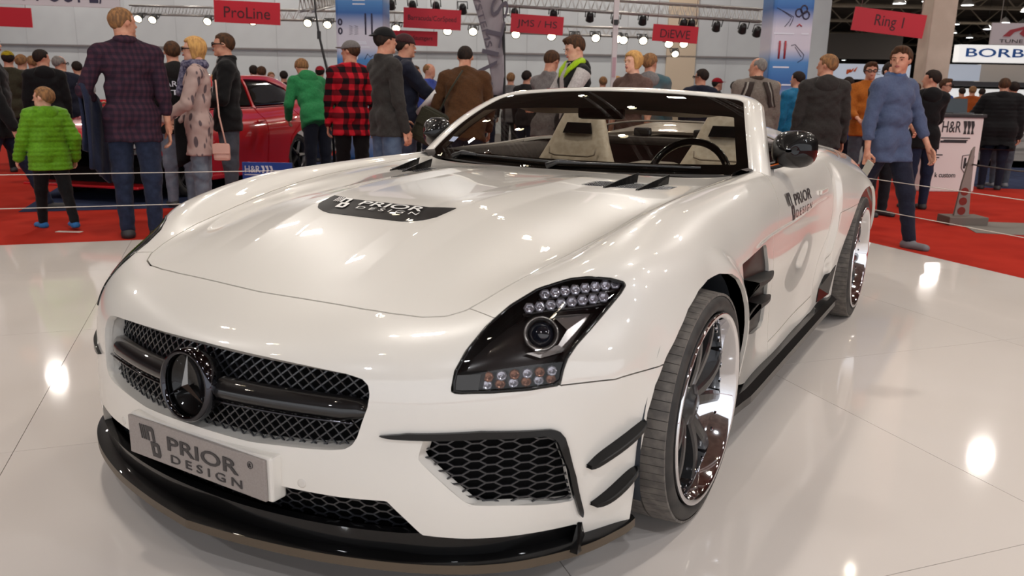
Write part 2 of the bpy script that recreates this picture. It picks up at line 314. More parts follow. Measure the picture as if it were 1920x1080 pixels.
# outlines of the panels, lamps and openings: points on the body shell, metres (x across, y rearwards from the front axle, z up)
FEAT = {
    'headlight': [(0.657,-0.764,0.554),(0.655,-0.747,0.594),(0.66,-0.71,0.633),(0.67,-0.64,0.678),(0.686,-0.561,0.713),(0.717,-0.487,0.742),(0.772,-0.424,0.763),(0.807,-0.395,0.767),(0.855,-0.361,0.762),(0.881,-0.345,0.754),(0.886,-0.345,0.747),(0.883,-0.365,0.73),(0.867,-0.414,0.693),(0.855,-0.469,0.66),(0.844,-0.523,0.631),(0.838,-0.555,0.606),(0.836,-0.571,0.581),(0.836,-0.584,0.549),(0.788,-0.646,0.546),(0.731,-0.707,0.547),(0.674,-0.754,0.548),(0.66,-0.763,0.55)],
    'grille': [(0.096,-0.903,0.589),(0.213,-0.892,0.586),(0.325,-0.875,0.581),(0.429,-0.854,0.575),(0.469,-0.846,0.568),(0.485,-0.846,0.556),(0.492,-0.849,0.536),(0.49,-0.856,0.506),(0.481,-0.863,0.475),(0.471,-0.871,0.436),(0.46,-0.877,0.416),(0.442,-0.884,0.404),(0.41,-0.894,0.398),(0.357,-0.909,0.393),(0.287,-0.925,0.389),(0.197,-0.941,0.383),(0.097,-0.952,0.385),(0.014,-0.955,0.394)],
    'intake': [(0.612,-0.809,0.443),(0.604,-0.816,0.408),(0.603,-0.817,0.392),(0.693,-0.762,0.289),(0.709,-0.749,0.28),(0.773,-0.69,0.272),(0.871,-0.554,0.252),(0.865,-0.572,0.308),(0.86,-0.581,0.357),(0.845,-0.6,0.413),(0.837,-0.608,0.43),(0.816,-0.635,0.437),(0.716,-0.732,0.444)],
    'trim': [(0.514,-0.855,0.445),(0.513,-0.856,0.44),(0.561,-0.836,0.441),(0.716,-0.732,0.442),(0.821,-0.629,0.436),(0.835,-0.612,0.428),(0.843,-0.603,0.414),(0.861,-0.58,0.342),(0.875,-0.538,0.21),(0.877,-0.531,0.2),(0.88,-0.526,0.205),(0.88,-0.531,0.224),(0.871,-0.561,0.321),(0.859,-0.58,0.394),(0.852,-0.585,0.424),(0.842,-0.597,0.443),(0.829,-0.616,0.45),(0.716,-0.732,0.46),(0.579,-0.826,0.456)],
    'canard1': [(0.964,-0.376,0.413),(0.963,-0.38,0.399),(0.934,-0.437,0.358),(0.913,-0.477,0.333),(0.901,-0.501,0.327),(0.886,-0.532,0.334),(0.885,-0.534,0.34),(0.9,-0.502,0.359),(0.929,-0.448,0.384),(0.958,-0.39,0.413)],
    'canard2': [(0.952,-0.393,0.29),(0.949,-0.398,0.274),(0.922,-0.45,0.232),(0.912,-0.47,0.223),(0.894,-0.506,0.23),(0.893,-0.509,0.237),(0.918,-0.462,0.256),(0.945,-0.409,0.289)],
    'lowerint': [(0.243,-0.934,0.252),(0.284,-0.929,0.279),(0.432,-0.893,0.285),(0.543,-0.851,0.292),(0.614,-0.809,0.209)],
    'panelline': [(0.272,-0.932,0.322),(0.484,-0.875,0.33),(0.509,-0.866,0.319),(0.543,-0.851,0.292)],
    'sensor': [(0.338,-0.919,0.305)],
    'bladetop': [(0.617,-0.808,0.209),(0.772,-0.686,0.206),(0.879,-0.526,0.191)],
    'fendline': [(0.836,-0.585,0.547),(0.87,-0.537,0.541),(0.919,-0.462,0.547),(0.975,-0.312,0.543)],
    'hoodL': [(0.118,-0.709,0.68),(0.347,-0.703,0.682),(0.433,-0.695,0.682),(0.51,-0.678,0.681),(0.562,-0.652,0.686),(0.594,-0.615,0.697),(0.615,-0.555,0.716),(0.673,-0.298,0.776),(0.781,0.02,0.872),(0.81,0.706,0.91)],
    'emblem': [(0.011,-0.174,0.858),(0.147,-0.173,0.857),(0.247,-0.157,0.855),(0.244,-0.203,0.847),(0.237,-0.244,0.838),(0.212,-0.271,0.833),(0.176,-0.288,0.83),(0.139,-0.295,0.829),(0.08,-0.289,0.83)],
    'vent': [(0.363,0.45,0.889),(0.366,0.583,0.892),(0.395,0.621,0.891),(0.49,0.667,0.887),(0.642,0.695,0.882),(0.639,0.618,0.879),(0.604,0.581,0.879),(0.486,0.51,0.883)],
    'fvent': [(0.984,0.366,0.69),(0.976,0.541,0.695),(0.966,0.731,0.693),(0.964,0.784,0.688),(0.963,0.809,0.672),(0.96,0.853,0.594),(0.949,0.886,0.461),(0.945,0.881,0.378),(0.946,0.847,0.361),(0.957,0.698,0.374),(0.987,0.475,0.428),(0.992,0.436,0.445),(0.998,0.364,0.567)],
    'vane1': [(0.992,0.373,0.634),(0.959,0.847,0.583),(0.953,0.978,0.567),(0.953,0.957,0.556),(0.996,0.382,0.584)],
    'vane2': [(0.998,0.379,0.564),(0.952,0.865,0.488),(0.946,0.967,0.473),(0.945,0.961,0.461),(0.997,0.403,0.501)],
    'rduct': [(0.937,2.167,0.286),(0.942,2.218,0.286),(0.941,2.222,0.241),(0.939,2.167,0.19),(0.943,1.959,0.184),(0.931,1.947,0.252)],
    'flare': [(0.96,2.161,0.805),(0.97,2.112,0.65),(0.958,2.18,0.476),(0.946,2.252,0.293),(0.941,2.227,0.182)],
    'doorfront': [(0.84,1.106,0.911),(0.911,1.041,0.851),(0.941,0.995,0.788),(0.958,0.934,0.704),(0.955,0.99,0.592)],
    'swage': [(0.982,0.364,0.7),(0.972,0.585,0.706),(0.957,0.944,0.706),(0.95,1.327,0.705),(0.943,1.832,0.771)],
    'doorlow': [(0.943,1.038,0.288),(0.938,1.274,0.271),(0.929,1.972,0.264)],
    'creaseL': [(0.292,-0.273,0.827),(0.246,-0.155,0.856),(0.276,0.086,0.879),(0.239,0.662,0.897)],
    'logo': [(0.931,1.127,0.811),(0.931,1.239,0.808),(0.949,1.191,0.733),(0.947,1.097,0.754),(0.929,1.599,0.822),(0.943,1.612,0.753)],
    'wsbase': [(0.39,0.94,0.89),(0.654,1.018,0.893),(0.812,0.974,0.915)],
    'arch': [(0.949,-0.381,0.179),(0.969,-0.365,0.431),(0.981,-0.284,0.551),(0.99,-0.165,0.661),(0.989,0.008,0.702),(0.991,0.244,0.671),(0.999,0.33,0.587)],
    'mirrorbase': [(0.823,1.256,0.921)],
    'projector': [(0.759,-0.54,0.646)],
    'led_upper': [(0.733,-0.479,0.728),(0.752,-0.462,0.731),(0.769,-0.443,0.734),(0.787,-0.424,0.736),(0.805,-0.405,0.739),(0.823,-0.385,0.741),(0.841,-0.366,0.744),(0.859,-0.346,0.746)],
    'led_lower': [(0.721,-0.533,0.703),(0.739,-0.514,0.705),(0.758,-0.495,0.708),(0.775,-0.474,0.71),(0.792,-0.451,0.712),(0.81,-0.429,0.714),(0.828,-0.406,0.715),(0.846,-0.385,0.718)],
    'strip': [(0.7,-0.703,0.585),(0.823,-0.567,0.587),(0.826,-0.579,0.55),(0.701,-0.717,0.55)],
    'corner': [(0.655,-0.747,0.584),(0.701,-0.713,0.586),(0.702,-0.726,0.55),(0.659,-0.759,0.55)],
    'cshape': [(0.745,-0.587,0.609),(0.773,-0.565,0.597),(0.812,-0.506,0.606),(0.82,-0.438,0.654),(0.822,-0.405,0.677),(0.788,-0.449,0.679),(0.76,-0.487,0.678),(0.77,-0.484,0.672),(0.797,-0.479,0.649),(0.794,-0.517,0.621),(0.773,-0.552,0.613)],
}
# ------------------------------------------------------------------ materials of the car
PAINT = mat('white_paint', (226, 221, 213), .32, coat=1, spec=.5)
GLOSS = mat('gloss_black', (8, 8, 9), .4, coat=.65, spec=.1)
FIN = mat('fin_black', (14, 14, 15), .45, spec=.2)
MESHB = mat('black_grille', (34, 35, 39), .3, coat=.6)
DARK = mat('dark_cavity', (7, 7, 8), .8, spec=.1)
BRONZE = mat('bronze_edge', (92, 80, 66), .4, metal=.3)
CHROME = mat('chrome', (225, 225, 228), .045, metal=1)
BLKCHROME = mat('black_chrome', (70, 70, 74), .08, metal=1)
RUBBER = mat('tyre_rubber', (40, 38, 37), .62); noise_mix(RUBBER, (58, 54, 51), 14)
TREADM = mat('tread_rubber', (92, 87, 83), .75); noise_mix(TREADM, (112, 106, 100), 30)
SATIN = mat('satin_black', (24, 24, 26), .38, coat=.4)
STEEL = mat('brushed_steel', (120, 120, 122), .3, metal=1); noise_mix(STEEL, (160, 160, 162), 40, stretch=(1, 20, 20))
COPPER = mat('copper_caliper', (176, 92, 46), .35, coat=.5)
LEATHER = mat('cream_leather', (214, 202, 182), .5); noise_mix(LEATHER, (200, 187, 166), 30, bump=.08)
LEATHERD = mat('dark_leather', (50, 44, 42), .6); noise_mix(LEATHERD, (62, 54, 51), 40, bump=.1)
OXBLOOD = mat('oxblood_trim', (64, 34, 36), .6)
GREYTRIM = mat('grey_trim', (150, 142, 132), .5)
SILVERP = mat('plate_silver', (160, 152, 148), .45, metal=.35); noise_mix(SILVERP, (154, 146, 142), 200)
INK = mat('charcoal_ink', (58, 54, 54), .5)
WHITEINK = mat('white_ink', (232, 230, 226), .4)
LAMPIN = mat('lamp_housing', (46, 43, 43), .25, coat=.3)
LAMPSIL = mat('lamp_silver', (176, 172, 168), .22, metal=.8)
GREYBLK = mat('grey_corner', (62, 62, 62), .5)
CRYST = mat('led_crystal', (200, 200, 212), .08, metal=.55)
AMBER = mat('amber_crystal', (150, 96, 66), .12, metal=.35)
LENS = glassy('lamp_glass', (.86, .84, .83))
SCREEN = glassy('windscreen_glass', (.64, .62, .57))
BAND = mat('windscreen_frit', (30, 26, 24), .6, spec=.1)

car = empty('sports_car', (0, 0, 0), 0, 'white wide-body roadster with black grille and hood emblem on the glossy floor', 'car')
# ---- the shell, with its creases
G, NG = body_grid(.0095)
Y, Z, X = G[..., 1], G[..., 2], G[..., 0]
def sstep(a, b, v): t = np.clip((v-a)/(b-a), 0, 1); return t*t*(3-2*t)
# crease under the door swage line, pressed in below it
win = sstep(.45, .95, Y)*(1-sstep(1.8, 2.1, Y))*(X > .8)
dz = Z-(.703+.03*sstep(1.3, 2.0, Y)); G = G-NG*(win*.016*np.where(dz < 0, np.exp(-(dz/.11)**2), np.exp(-(dz/.012)**2)))[..., None]
# flared rear wing standing proud of the door
yf = 2.10+.06*sstep(.5, .25, Z)*1.5; G = G+NG*((X > .8)*(Z < .9)*.022*sstep(0, .018, Y-yf)*(1-sstep(.80, .92, Z)))[..., None]
# flare around the front arch
ra = np.hypot(Y-.02, Z-.33); G = G+NG*((X > .85)*sstep(.02, .2, Y)*(Z < .78)*.016*(1-sstep(.41, .47, ra)))[..., None]
# two creases along the hood
xc = .262+.03*np.clip((Y+.1)/.6, -1, 1); w2 = sstep(-.66, -.45, Y)*(1-sstep(.55, .75, Y))
G[..., 2] += w2*.007*np.clip(1-np.abs(X-xc)/.10, 0, 1)
du = np.gradient(G, axis=1); dv = np.gradient(G, axis=0); NG = np.cross(dv, du); NG[:, 0, 0] = 0
NG /= np.linalg.norm(NG, axis=2, keepdims=True)+1e-12
if NG[len(NG)//2, 0, 2] < 0: NG = -NG
nv, nu = G.shape[:2]; I = np.arange(nv*nu).reshape(nv, nu)
Q = np.stack([I[:-1, :-1], I[:-1, 1:], I[1:, 1:], I[1:, :-1]], -1).reshape(-1, 4)
Vb, Nb = G.reshape(-1, 3), NG.reshape(-1, 3)
q0 = Q[len(Q)//2]; 
if np.cross(Vb[q0[1]]-Vb[q0[0]], Vb[q0[2]]-Vb[q0[0]]) @ Nb[q0[0]] < 0: Q = Q[:, ::-1]
shell = Patch(Vb.copy(), Nb.copy(), Q)
AX = {'xy': [0, 1], 'xz': [0, 2], 'yz': [1, 2]}
def field(poly, ax, mask): return lambda V: np.where(mask(V), sd_poly(V[:, AX[ax]], poly), 1.0)
fp = lambda k, ax: [tuple(np.array(p)[AX[ax]]) for p in FEAT[k]]
ARCHF = [(-.386, -.1), (-.386, .1), (-.381, .18), (-.375, .32), (-.362, .435), (-.335, .50), (-.284, .555), (-.225, .615), (-.163, .662), (-.08, .695), (0, .709), (.09, .711), (.18, .695), (.25, .667), (.31, .62), (.355, .56), (.385, .49), (.402, .41), (.408, .33), (.405, .2), (.40, -.1)]
ARCHR = [(2.68+.405*math.cos(t), .345+.40*math.sin(t)) for t in np.linspace(0, math.pi, 40)]+[(2.275, -.1), (3.085, -.1)]
archF = field(ARCHF, 'yz', lambda V: (V[:, 0] > .6) & (V[:, 1] < 1))
archR = field(ARCHR, 'yz', lambda V: (V[:, 0] > .6) & (V[:, 1] > 1.9))
COCK = [(-.1, .90), (0, .90), (.2, .905), (.4, .92), (.55, .955), (.66, .995), (.73, 1.04), (.785, 1.10), (.795, 1.3), (.795, 1.9), (.775, 2.2), (.72, 2.34), (.6, 2.40), (.3, 2.43), (-.1, 2.44)]
cock = field(COCK, 'xy', lambda V: V[:, 2] > .6)
base = shell.split(archF)[1].split(archR)[1].split(cock)[1]
# dark liner added behind the panels, blocks light through gaps and openings
ML = [(G[::6, ::6]-NG[::6, ::6]*.085)]
lin = Patch(ML[0].reshape(-1, 3), NG[::6, ::6].reshape(-1, 3), (lambda i: np.stack([i[:-1, :-1], i[:-1, 1:], i[1:, 1:], i[1:, :-1]], -1).reshape(-1, 4))(np.arange(ML[0].shape[0]*ML[0].shape[1]).reshape(ML[0].shape[:2])))
lin = lin.split(lambda V: archF(V+[.12, 0, 0])-.03)[1].split(lambda V: archR(V+[.12, 0, 0])-.03)[1].split(lambda V: cock(V)-.03)[1]
patch_mesh('dark_liner', lin, DARK, car, depth=0)
front = lambda V: V[:, 1] < -.2
# grille opening, side intakes, lower intake
GR = [(-.1, .590), (0, .590)]+fp('grille', 'xz')[:-1]+[(0, .387), (-.1, .387)]
_, base = base.split(field(GR, 'xz', front))
IN = fp('intake', 'xz'); _, base = base.split(field(IN, 'xz', front))
# lamps
def lampfield(poly3):
    n = np.array([.5, -.62, .6]); n /= np.linalg.norm(n); e1 = np.array([.78, .63, 0]); e1 /= np.linalg.norm(e1); e2 = np.cross(n, e1)
    P2 = [(np.array(p)@e1, np.array(p)@e2) for p in poly3]
    return lambda V: np.where((V[:, 1] < -.1) & (V[:, 0] > .4) & (V[:, 2] > .4), sd_poly(np.stack([V@e1, V@e2], 1), P2), 1.0)
lens, base = base.gap(lampfield(FEAT['headlight']), .005)
# hood
HOOD = [(-.1, -.712), (0, -.712)]+fp('hoodL', 'xy')[:7]+[(.651, -.40), (.684, -.2), (.71, 0), (.726, .2), (.735, .4), (.742, .7), (.752, 1.02), (.755, 1.1), (-.1, 1.1)]
hood, base = base.gap(field(HOOD, 'xy', lambda V: (V[:, 2] > .6) & (V[:, 1] < 1.2)), .0045)
EMB = [(-.1, -.174), (0, -.174), (.15, -.172), (.247, -.157), (.246, -.175), (.243, -.203), (.236, -.244), (.212, -.273), (.176, -.289), (.139, -.296), (.08, -.297), (0, -.297), (-.1, -.297)]
emb, hood = hood.split(field(EMB, 'xy', lambda V: V[:, 2] > .6))
VENT = fp('vent', 'xy'); vent, hood = hood.split(field(VENT, 'xy', lambda V: V[:, 2] > .6))
patch_mesh('hood', hood, PAINT, car, .012)
patch_mesh('hood_emblem_panel', emb, GLOSS, car, .006, off=.0015, label='gloss black hood panel with white lettering')
# bumper
def lampplane(P):
    n = np.array([.5, -.62, .6]); n /= np.linalg.norm(n); e1 = np.array([.78, .63, 0]); e1 /= np.linalg.norm(e1); e2 = np.cross(n, e1); P = np.asarray(P, float); return np.stack([P@e1, P@e2], -1)
_pl = [tuple(q) for q in lampplane([(.58, -.618, .697), (.60, -.605, .699), (.665, -.612, .69), (.72, -.58, .66), (.80, -.59, .60), (.836, -.584, .547), (.87, -.53, .543), (.92, -.46, .541), (.976, -.312, .5435), (1.0, -.2, .545)])]
BUMP = [(-9, -9), (-9, 9), (_pl[0][0], 9)]+_pl+[(9, _pl[-1][1]), (9, -9)]
bump, base = base.gap(lambda V: np.where(V[:, 1] < -.15, sd_poly(lampplane(V), BUMP), 1.0), .003)
LOWB = [(-.1, -.1), (-.1, .287), (.25, .287), (.43, .285), (.538, .288), (.575, .245), (.608, .203), (.69, .194), (.758, .190), (.872, .182), (.879, .12), (.879, -.1)]
lowb, bump = bump.split(field(LOWB, 'xz', front))
LOWM = [(-.1, .205), (-.1, .32), (.7, .32), (.7, .215), (.56, .205)]
_, lowb = lowb.split(field(LOWM, 'xz', front))
_, bump = bump.split(lambda V: np.where(V[:, 1] < -.2, V[:, 2]-.143, 1))
patch_mesh('bumper', bump, PAINT, car, .02)
patch_mesh('lower_bumper', lowb, GLOSS, car, .02, label='gloss black lower bumper')
# front wings, doors, rear wings
FEN = [(-2, -.1), (-2, 1.2), (1.115, 1.2), (1.11, .915), (1.04, .851), (.994, .789), (.95, .74), (.935, .70), (.94, .62), (.955, .5), (.985, .36), (1.0, .25), (1.0, -.1)]
fender, base = base.gap(field(FEN, 'yz', lambda V: V[:, 1] < 1.6), .004)
FV = fp('fvent', 'yz'); fvp, fender = fender.split(field(FV, 'yz', lambda V: V[:, 0] > .6))
DOOR = [(.9, .262), (.9, 1.2), (2.02, 1.2), (2.02, .92), (2.05, .75), (2.06, .55), (2.0, .36), (1.93, .262)]
door, base = base.gap(field(DOOR, 'yz', lambda V: V[:, 1] < 2.3), .004)
for sd in ('left', 'right'):
    patch_mesh('fender', fender, PAINT, car, .012, mirror=sd)
    patch_mesh('fender_vent_panel', fvp, mat('vent_panel_black', (34, 30, 27), .4, coat=.08, spec=.2), car, .004, off=-.012, mirror=sd)
    patch_mesh('door', door, PAINT, car, .012, mirror=sd)
wing, base = base.gap(field([(2.118, .05), (2.128, .40), (2.118, .655), (2.6, .675), (2.6, .05)], 'yz', lambda V: (V[:, 0] > .6) & (V[:, 1] < 2.55)), .003)
patch_mesh('rear_body', base, PAINT, car, .015)
for sd in ('left', 'right'): patch_mesh('rear_wing_panel', wing, PAINT, car, .012, mirror=sd)
# ---- openings: return walls and meshes
def spl(P, n=8):
    P = np.array(P, float); out = []
    for i in range(len(P)-1):
        a, b, c_, d = P[max(i-1, 0)], P[i], P[i+1], P[min(i+2, len(P)-1)]
        for k in range(n):
            t = k/n; out.append(.5*(2*b+(c_-a)*t+(2*a-5*b+4*c_-d)*t*t+(3*b-a-3*c_+d)*t**3))
    return np.array(out+[P[-1]])
BV = BVHTree.FromPolygons([Vector(v) for v in Vb], [tuple(q) for q in Q.tolist()])
def front_y(x, z):
    """y of the nose at (x, z)"""
    h = BV.ray_cast(Vector((max(1e-4, abs(x)), -3, z)), Vector((0, 1, 0))); return h[0].y if h[0] is not None else -.3
def return_wall(loop, depth, taper=.92):
    L = np.array(loop); c0 = L.mean(0); mb = MB(); rows = []
    for t in (0, .12, .5, 1):
        q = L.copy(); q[:, 1] += depth*t; k = 1-(1-taper)*t; q[:, 0] = c0[0]+(q[:, 0]-c0[0])*k; q[:, 2] = c0[2]+(q[:, 2]-c0[2])*k; rows.append(q)
    mb.grid(np.array(rows), flip=False); return mb
def loop3(poly2, inset=0):
    return [(x, front_y(x, z)+inset, z) for x, z in poly2]
gh = [(x, z) for x, z in fp('grille', 'xz')]; gl = [(0, .590)]+gh[:-1]+[(0, .387)]
gfull = gl+[(-x, z) for x, z in reversed(gl[1:-1])]
gl3 = spl(loop3(gl+[(-x, z) for x, z in reversed(gl[:-1])]), 3)
return_wall(gl3, .085, .955).build('grille_surround', PAINT, car)
def in_poly(p, poly): return sd_poly(np.array([p]), poly)[0]
def lattice(name, poly, dy, lines, r, m, tilt=0):
    """wires following the nose, kept inside the outline"""
    mb = MB()
    for (a, b) in lines:
        n = max(3, int(np.hypot(b[0]-a[0], b[1]-a[1])/.012)); T = np.linspace(0, 1, n)
        P = np.array([(a[0]+(b[0]-a[0])*t, a[1]+(b[1]-a[1])*t) for t in T]); ok = sd_poly(P, poly) < .004
        i = 0
        while i < n:
            if ok[i]:
                j = i
                while j+1 < n and ok[j+1]: j += 1
                if j > i: mb.tube([(x, front_y(x, z)+(dy(x, z) if callable(dy) else dy), z) for x, z in P[i:j+1]], r, 4, cap=False, smooth=False)
                i = j+1
            else: i += 1
    return mb.build(name, m, car, kind='stuff')
def backing(name, poly, dy):
    bm_ = MB(); P = np.array(poly); x0, x1 = P[:, 0].min(), P[:, 0].max(); z0, z1 = P[:, 1].min(), P[:, 1].max()
    bm_.grid([[(x, front_y(x, z)+(dy(x, z) if callable(dy) else dy), z) for z in np.linspace(z0, z1, 5)] for x in np.linspace(x0, x1, 25)]); return bm_.build(name, DARK, car)
k_ = .030; LN = []
for i in range(-60, 61):
    LN += [((i*k_, .36), (i*k_+.27*1.15, .63)), ((i*k_, .36), (i*k_-.27*1.15, .63))]
gdy = lambda x, z: .026+.03*min(1, abs(x)/.48)**2*min(1, max(.25, (z-.39)/.09))
lattice('grille_mesh', gfull, gdy, LN, .0024, MESHB)
backing('grille_backing', gfull, lambda x, z: gdy(x, z)+.018)
def hexlines(x0, x1, z0, z1, w, h):
    """flat-topped honeycomb"""
    out = []; c_ = w/3; nrow = 0
    for i in range(int((x1-x0)/(w-c_))+2):
        for j in range(int((z1-z0)/h)+2):
            cx = x0+i*(w-c_); cz = z0+j*h+(h/2 if i % 2 else 0); a = w/2; b = a-c_
            pts = [(cx-b, cz+h/2), (cx+b, cz+h/2), (cx+a, cz), (cx+b, cz-h/2), (cx-b, cz-h/2)]
            out += [(pts[k], pts[k+1]) for k in range(4)][0:3]
    return out
for sgn in (1, -1):
    hx = [((a[0]*sgn, a[1]), (b[0]*sgn, b[1])) for a, b in hexlines(.58, .90, .24, .47, .044, .0215)]
    pl = [(x*sgn, z) for x, z in IN]
    lattice('intake_mesh', pl, .022, hx, .0026, MESHB); backing('intake_backing', pl, .05)
    return_wall(spl(loop3(pl+pl[:1]), 2), .032, .97).build('intake_surround', PAINT, car)
lp = [(-.62, .2), (-.54, .292), (.54, .292), (.62, .2)]
lattice('lower_mesh', lp, .045, hexlines(-.62, .62, .17, .30, .048, .022), .0026, MESHB); backing('lower_backing', [(-.7, .13), (.7, .31)], .07)
# ---- chevron bar and badge
by = lambda x: -.930+.10*(abs(x)/.48)**1.7
for sgn in (1, -1):
    mb = MB(); xs = np.linspace(.085, .485, 14); rows = []
    for x in xs:
        k = 1 if x < .44 else 1-.55*((x-.44)/.045); zc = .494-.006*(x/.48)
        sec = [(0, .026), (-.018, .024), (-.034, .010), (-.040, -.006), (-.034, -.022), (-.012, -.027), (.03, -.02), (.03, .02)]
        rows.append([(x*sgn, by(x)+.012+dy*k, zc+dz_*k) for dy, dz_ in sec])
    G_ = np.array(rows); G_ = np.concatenate([G_, G_[:, :1]], 1); mb.grid(G_, flip=sgn > 0); mb.F.append(tuple((13*9)+i for i in range(8))); mb.M.append(0); mb.S.append(False)
    b_ = mb.build('grille_bar', BLKCHROME if False else mat('bar_gloss', (15, 14, 15), .4, coat=1, spec=.15), car)
    MB().tube([(x*sgn, by(x)-.024, .494-.006*(x/.48)-.026) for x in xs[:-1]], .0035, 6).build('bar_chrome_strip', BLKCHROME, b_, label='dark chrome strip')
bz, byy, R_ = .492, -.962, .088
tl = rotx(-.10)
def bl(P): return (np.array(P) @ tl.T)+np.array([0, byy, bz])
mb = MB(); mb.lathe([(.09, .060), (.05, .080), (.012, .084), (.008, .079), (.024, .075), (.026, .0)], 48, 'y'); mb.V = [tuple(v) for v in bl(mb.V)]; bd = mb.build('badge', GLOSS, car)
mb = MB(); mb.lathe([(.02, R_+.004), (.0, R_+.004), (-.008, R_), (-.009, R_-.006), (-.004, R_-.011), (.012, R_-.012)], 64, 'y'); mb.V = [tuple(v) for v in bl(mb.V)]; mb.build('badge_ring', BLKCHROME, bd, label='dark chrome badge ring')
mb = MB()
for k in range(3):
    a = math.pi/2+k*2*math.pi/3; t = np.array([math.cos(a), 0, math.sin(a)])*(R_-.010); l = np.array([math.cos(a+math.pi/3), 0, math.sin(a+math.pi/3)])*.0095; r = np.array([math.cos(a-math.pi/3), 0, math.sin(a-math.pi/3)])*.0095
    o_ = np.array([0, -.012, 0]); t = t+np.array([0, .004, 0]); V4 = bl([o_, t, l, r]); mb.add(V4, [(0, 2, 1), (0, 1, 3)])
mb.build('badge_star', mat('star_chrome', (120, 117, 114), .15, metal=1), bd, label='three-pointed chrome star')
# ---- number plate
py_ = -.968; pc = (.015, .311)
pw, ph = .510, .105
hold = MB().box((pc[0]+.006, py_+.030, pc[1]+.001), (pw+.014, .044, ph+.008), bev=.006).build('plate_holder', PAINT, car)
pl_ = MB().box((pc[0], py_+.003, pc[1]), (pw, .008, ph), bev=.002).build('number_plate', SILVERP, car, label='silver show plate with dark lettering')
A_, B_ = (1, 0, 0), (0, 0, 1)
fy = py_-.0012
def plogo(mb, O, A, B, h):
    """two stacked slanted letter shapes with three bars at their left"""
    O, A, B = (np.array(v, float) for v in (O, A, B)); D = np.cross(A, B)*.0016; sh = -.18
    def pol(p): mb.prism([(x*h+sh*y*h, y*h) for x, y in p], O, A, B, D)
    for x in (0, .10, .20): pol([(x, .0), (x+.045, .0), (x+.045, .5), (x, .5)])
    pol([(.30, 0), (.42, 0), (.42, .34), (.58, .34), (.58, .0), (.70, 0), (.72, .42), (.64, .5), (.30, .5)])
    pol([(.44, -.52), (.80, -.52), (.88, -.42), (.88, -.08), (.80, -.02), (.44, -.02), (.44, -.15), (.74, -.15), (.74, -.39), (.58, -.39), (.58, -.15), (.44, -.15)])
mb = MB(); plogo(mb, (pc[0]-.200, fy, pc[1]+.0), A_, B_, .078)
lettering('PRIOR', (pc[0]+.035, fy, pc[1]+.010), A_, B_, .038, INK, None, width=.262, offset=.012, mb=mb)
lettering('DESIGN', (pc[0]+.045, fy, pc[1]-.030), A_, B_, .022, INK, None, width=.262, spacing=1.5, mb=mb)
lettering('R', (pc[0]+.208, fy, pc[1]+.030), A_, B_, .009, INK, None, mb=mb)
tmp = MB().lathe([(0, .0095), (-.001, .0095), (-.001, .0078), (0, .0078)], 24, 'y', c=(pc[0]+.208, fy, pc[1]+.030)); mb.add(tmp.V, tmp.F)
mb.build('lettering', INK, pl_)
# ---- parking sensors, trims, canards
def on_body(p):
    h = BV.find_nearest(Vector((abs(p[0]), p[1], p[2]))); v, n = np.array(h[0]), np.array(h[1]); i = h[2]; n = Nb[Q[i]].mean(0)
    if p[0] < 0: v, n = v*[-1, 1, 1], n*[-1, 1, 1]
    return v, n
for sgn in (1, -1):
    v, n = on_body((.338*sgn, -.919, .305)); tmp = MB().lathe([(-.004, .011), (.002, .011), (.003, .009), (.002, .0)], 20, 'z')
    u = np.cross(n, (0, 0, 1)); u /= np.linalg.norm(u); w = np.cross(u, n); tmp.V = [tuple(v+a*u+b*w+c_*n) for a, b, c_ in tmp.V]; tmp.build('parking_sensor', mat('sensor_paint', (214, 208, 200), .4), car)
for sd in ('left', 'right'):
    tr, _ = shell.split(field(fp('trim', 'xz'), 'xz', front)); patch_mesh('intake_trim', tr, GLOSS, car, .012, off=.009, mirror=sd, label='gloss black hooked trim strip')
ROOT = {'canard1': [(.889, -.532, .337), (.906, -.505, .358), (.935, -.448, .385), (.958, -.389, .412), (.964, -.376, .416)],
        'canard2': [(.894, -.512, .231), (.918, -.47, .253), (.945, -.41, .289), (.954, -.385, .294)]}
def canard(k, sgn):
    up = spl(ROOT[k], 4); n = len(up); mb = MB(); rows = []
    for i, p in enumerate(up):
        t = i/(n-1); w = .038*(math.sin(math.pi*min(1, t*1.02+.02))**.6) if 0 < i < n-1 else .004
        v, nn = on_body(p); nn = np.array([nn[0], nn[1], 0]); nn /= np.linalg.norm(nn); e = v+nn*w+np.array([0, 0, -.012+.010*t])*min(1, w/.03)
        rows.append([v-nn*.01+[0, 0, .004], v+(e-v)*.8+[0, 0, .004], e+[0, 0, .008], e+[0, 0, .003], e-[0, 0, .002], v-nn*.01-[0, 0, .004]])
    G_ = np.array(rows)*[sgn, 1, 1]; mb.grid(G_, smooth=False, flip=sgn < 0); mb.build('canard', GLOSS, car)
for k in ('canard1', 'canard2'):
    for sgn in (1, -1): canard(k, sgn)
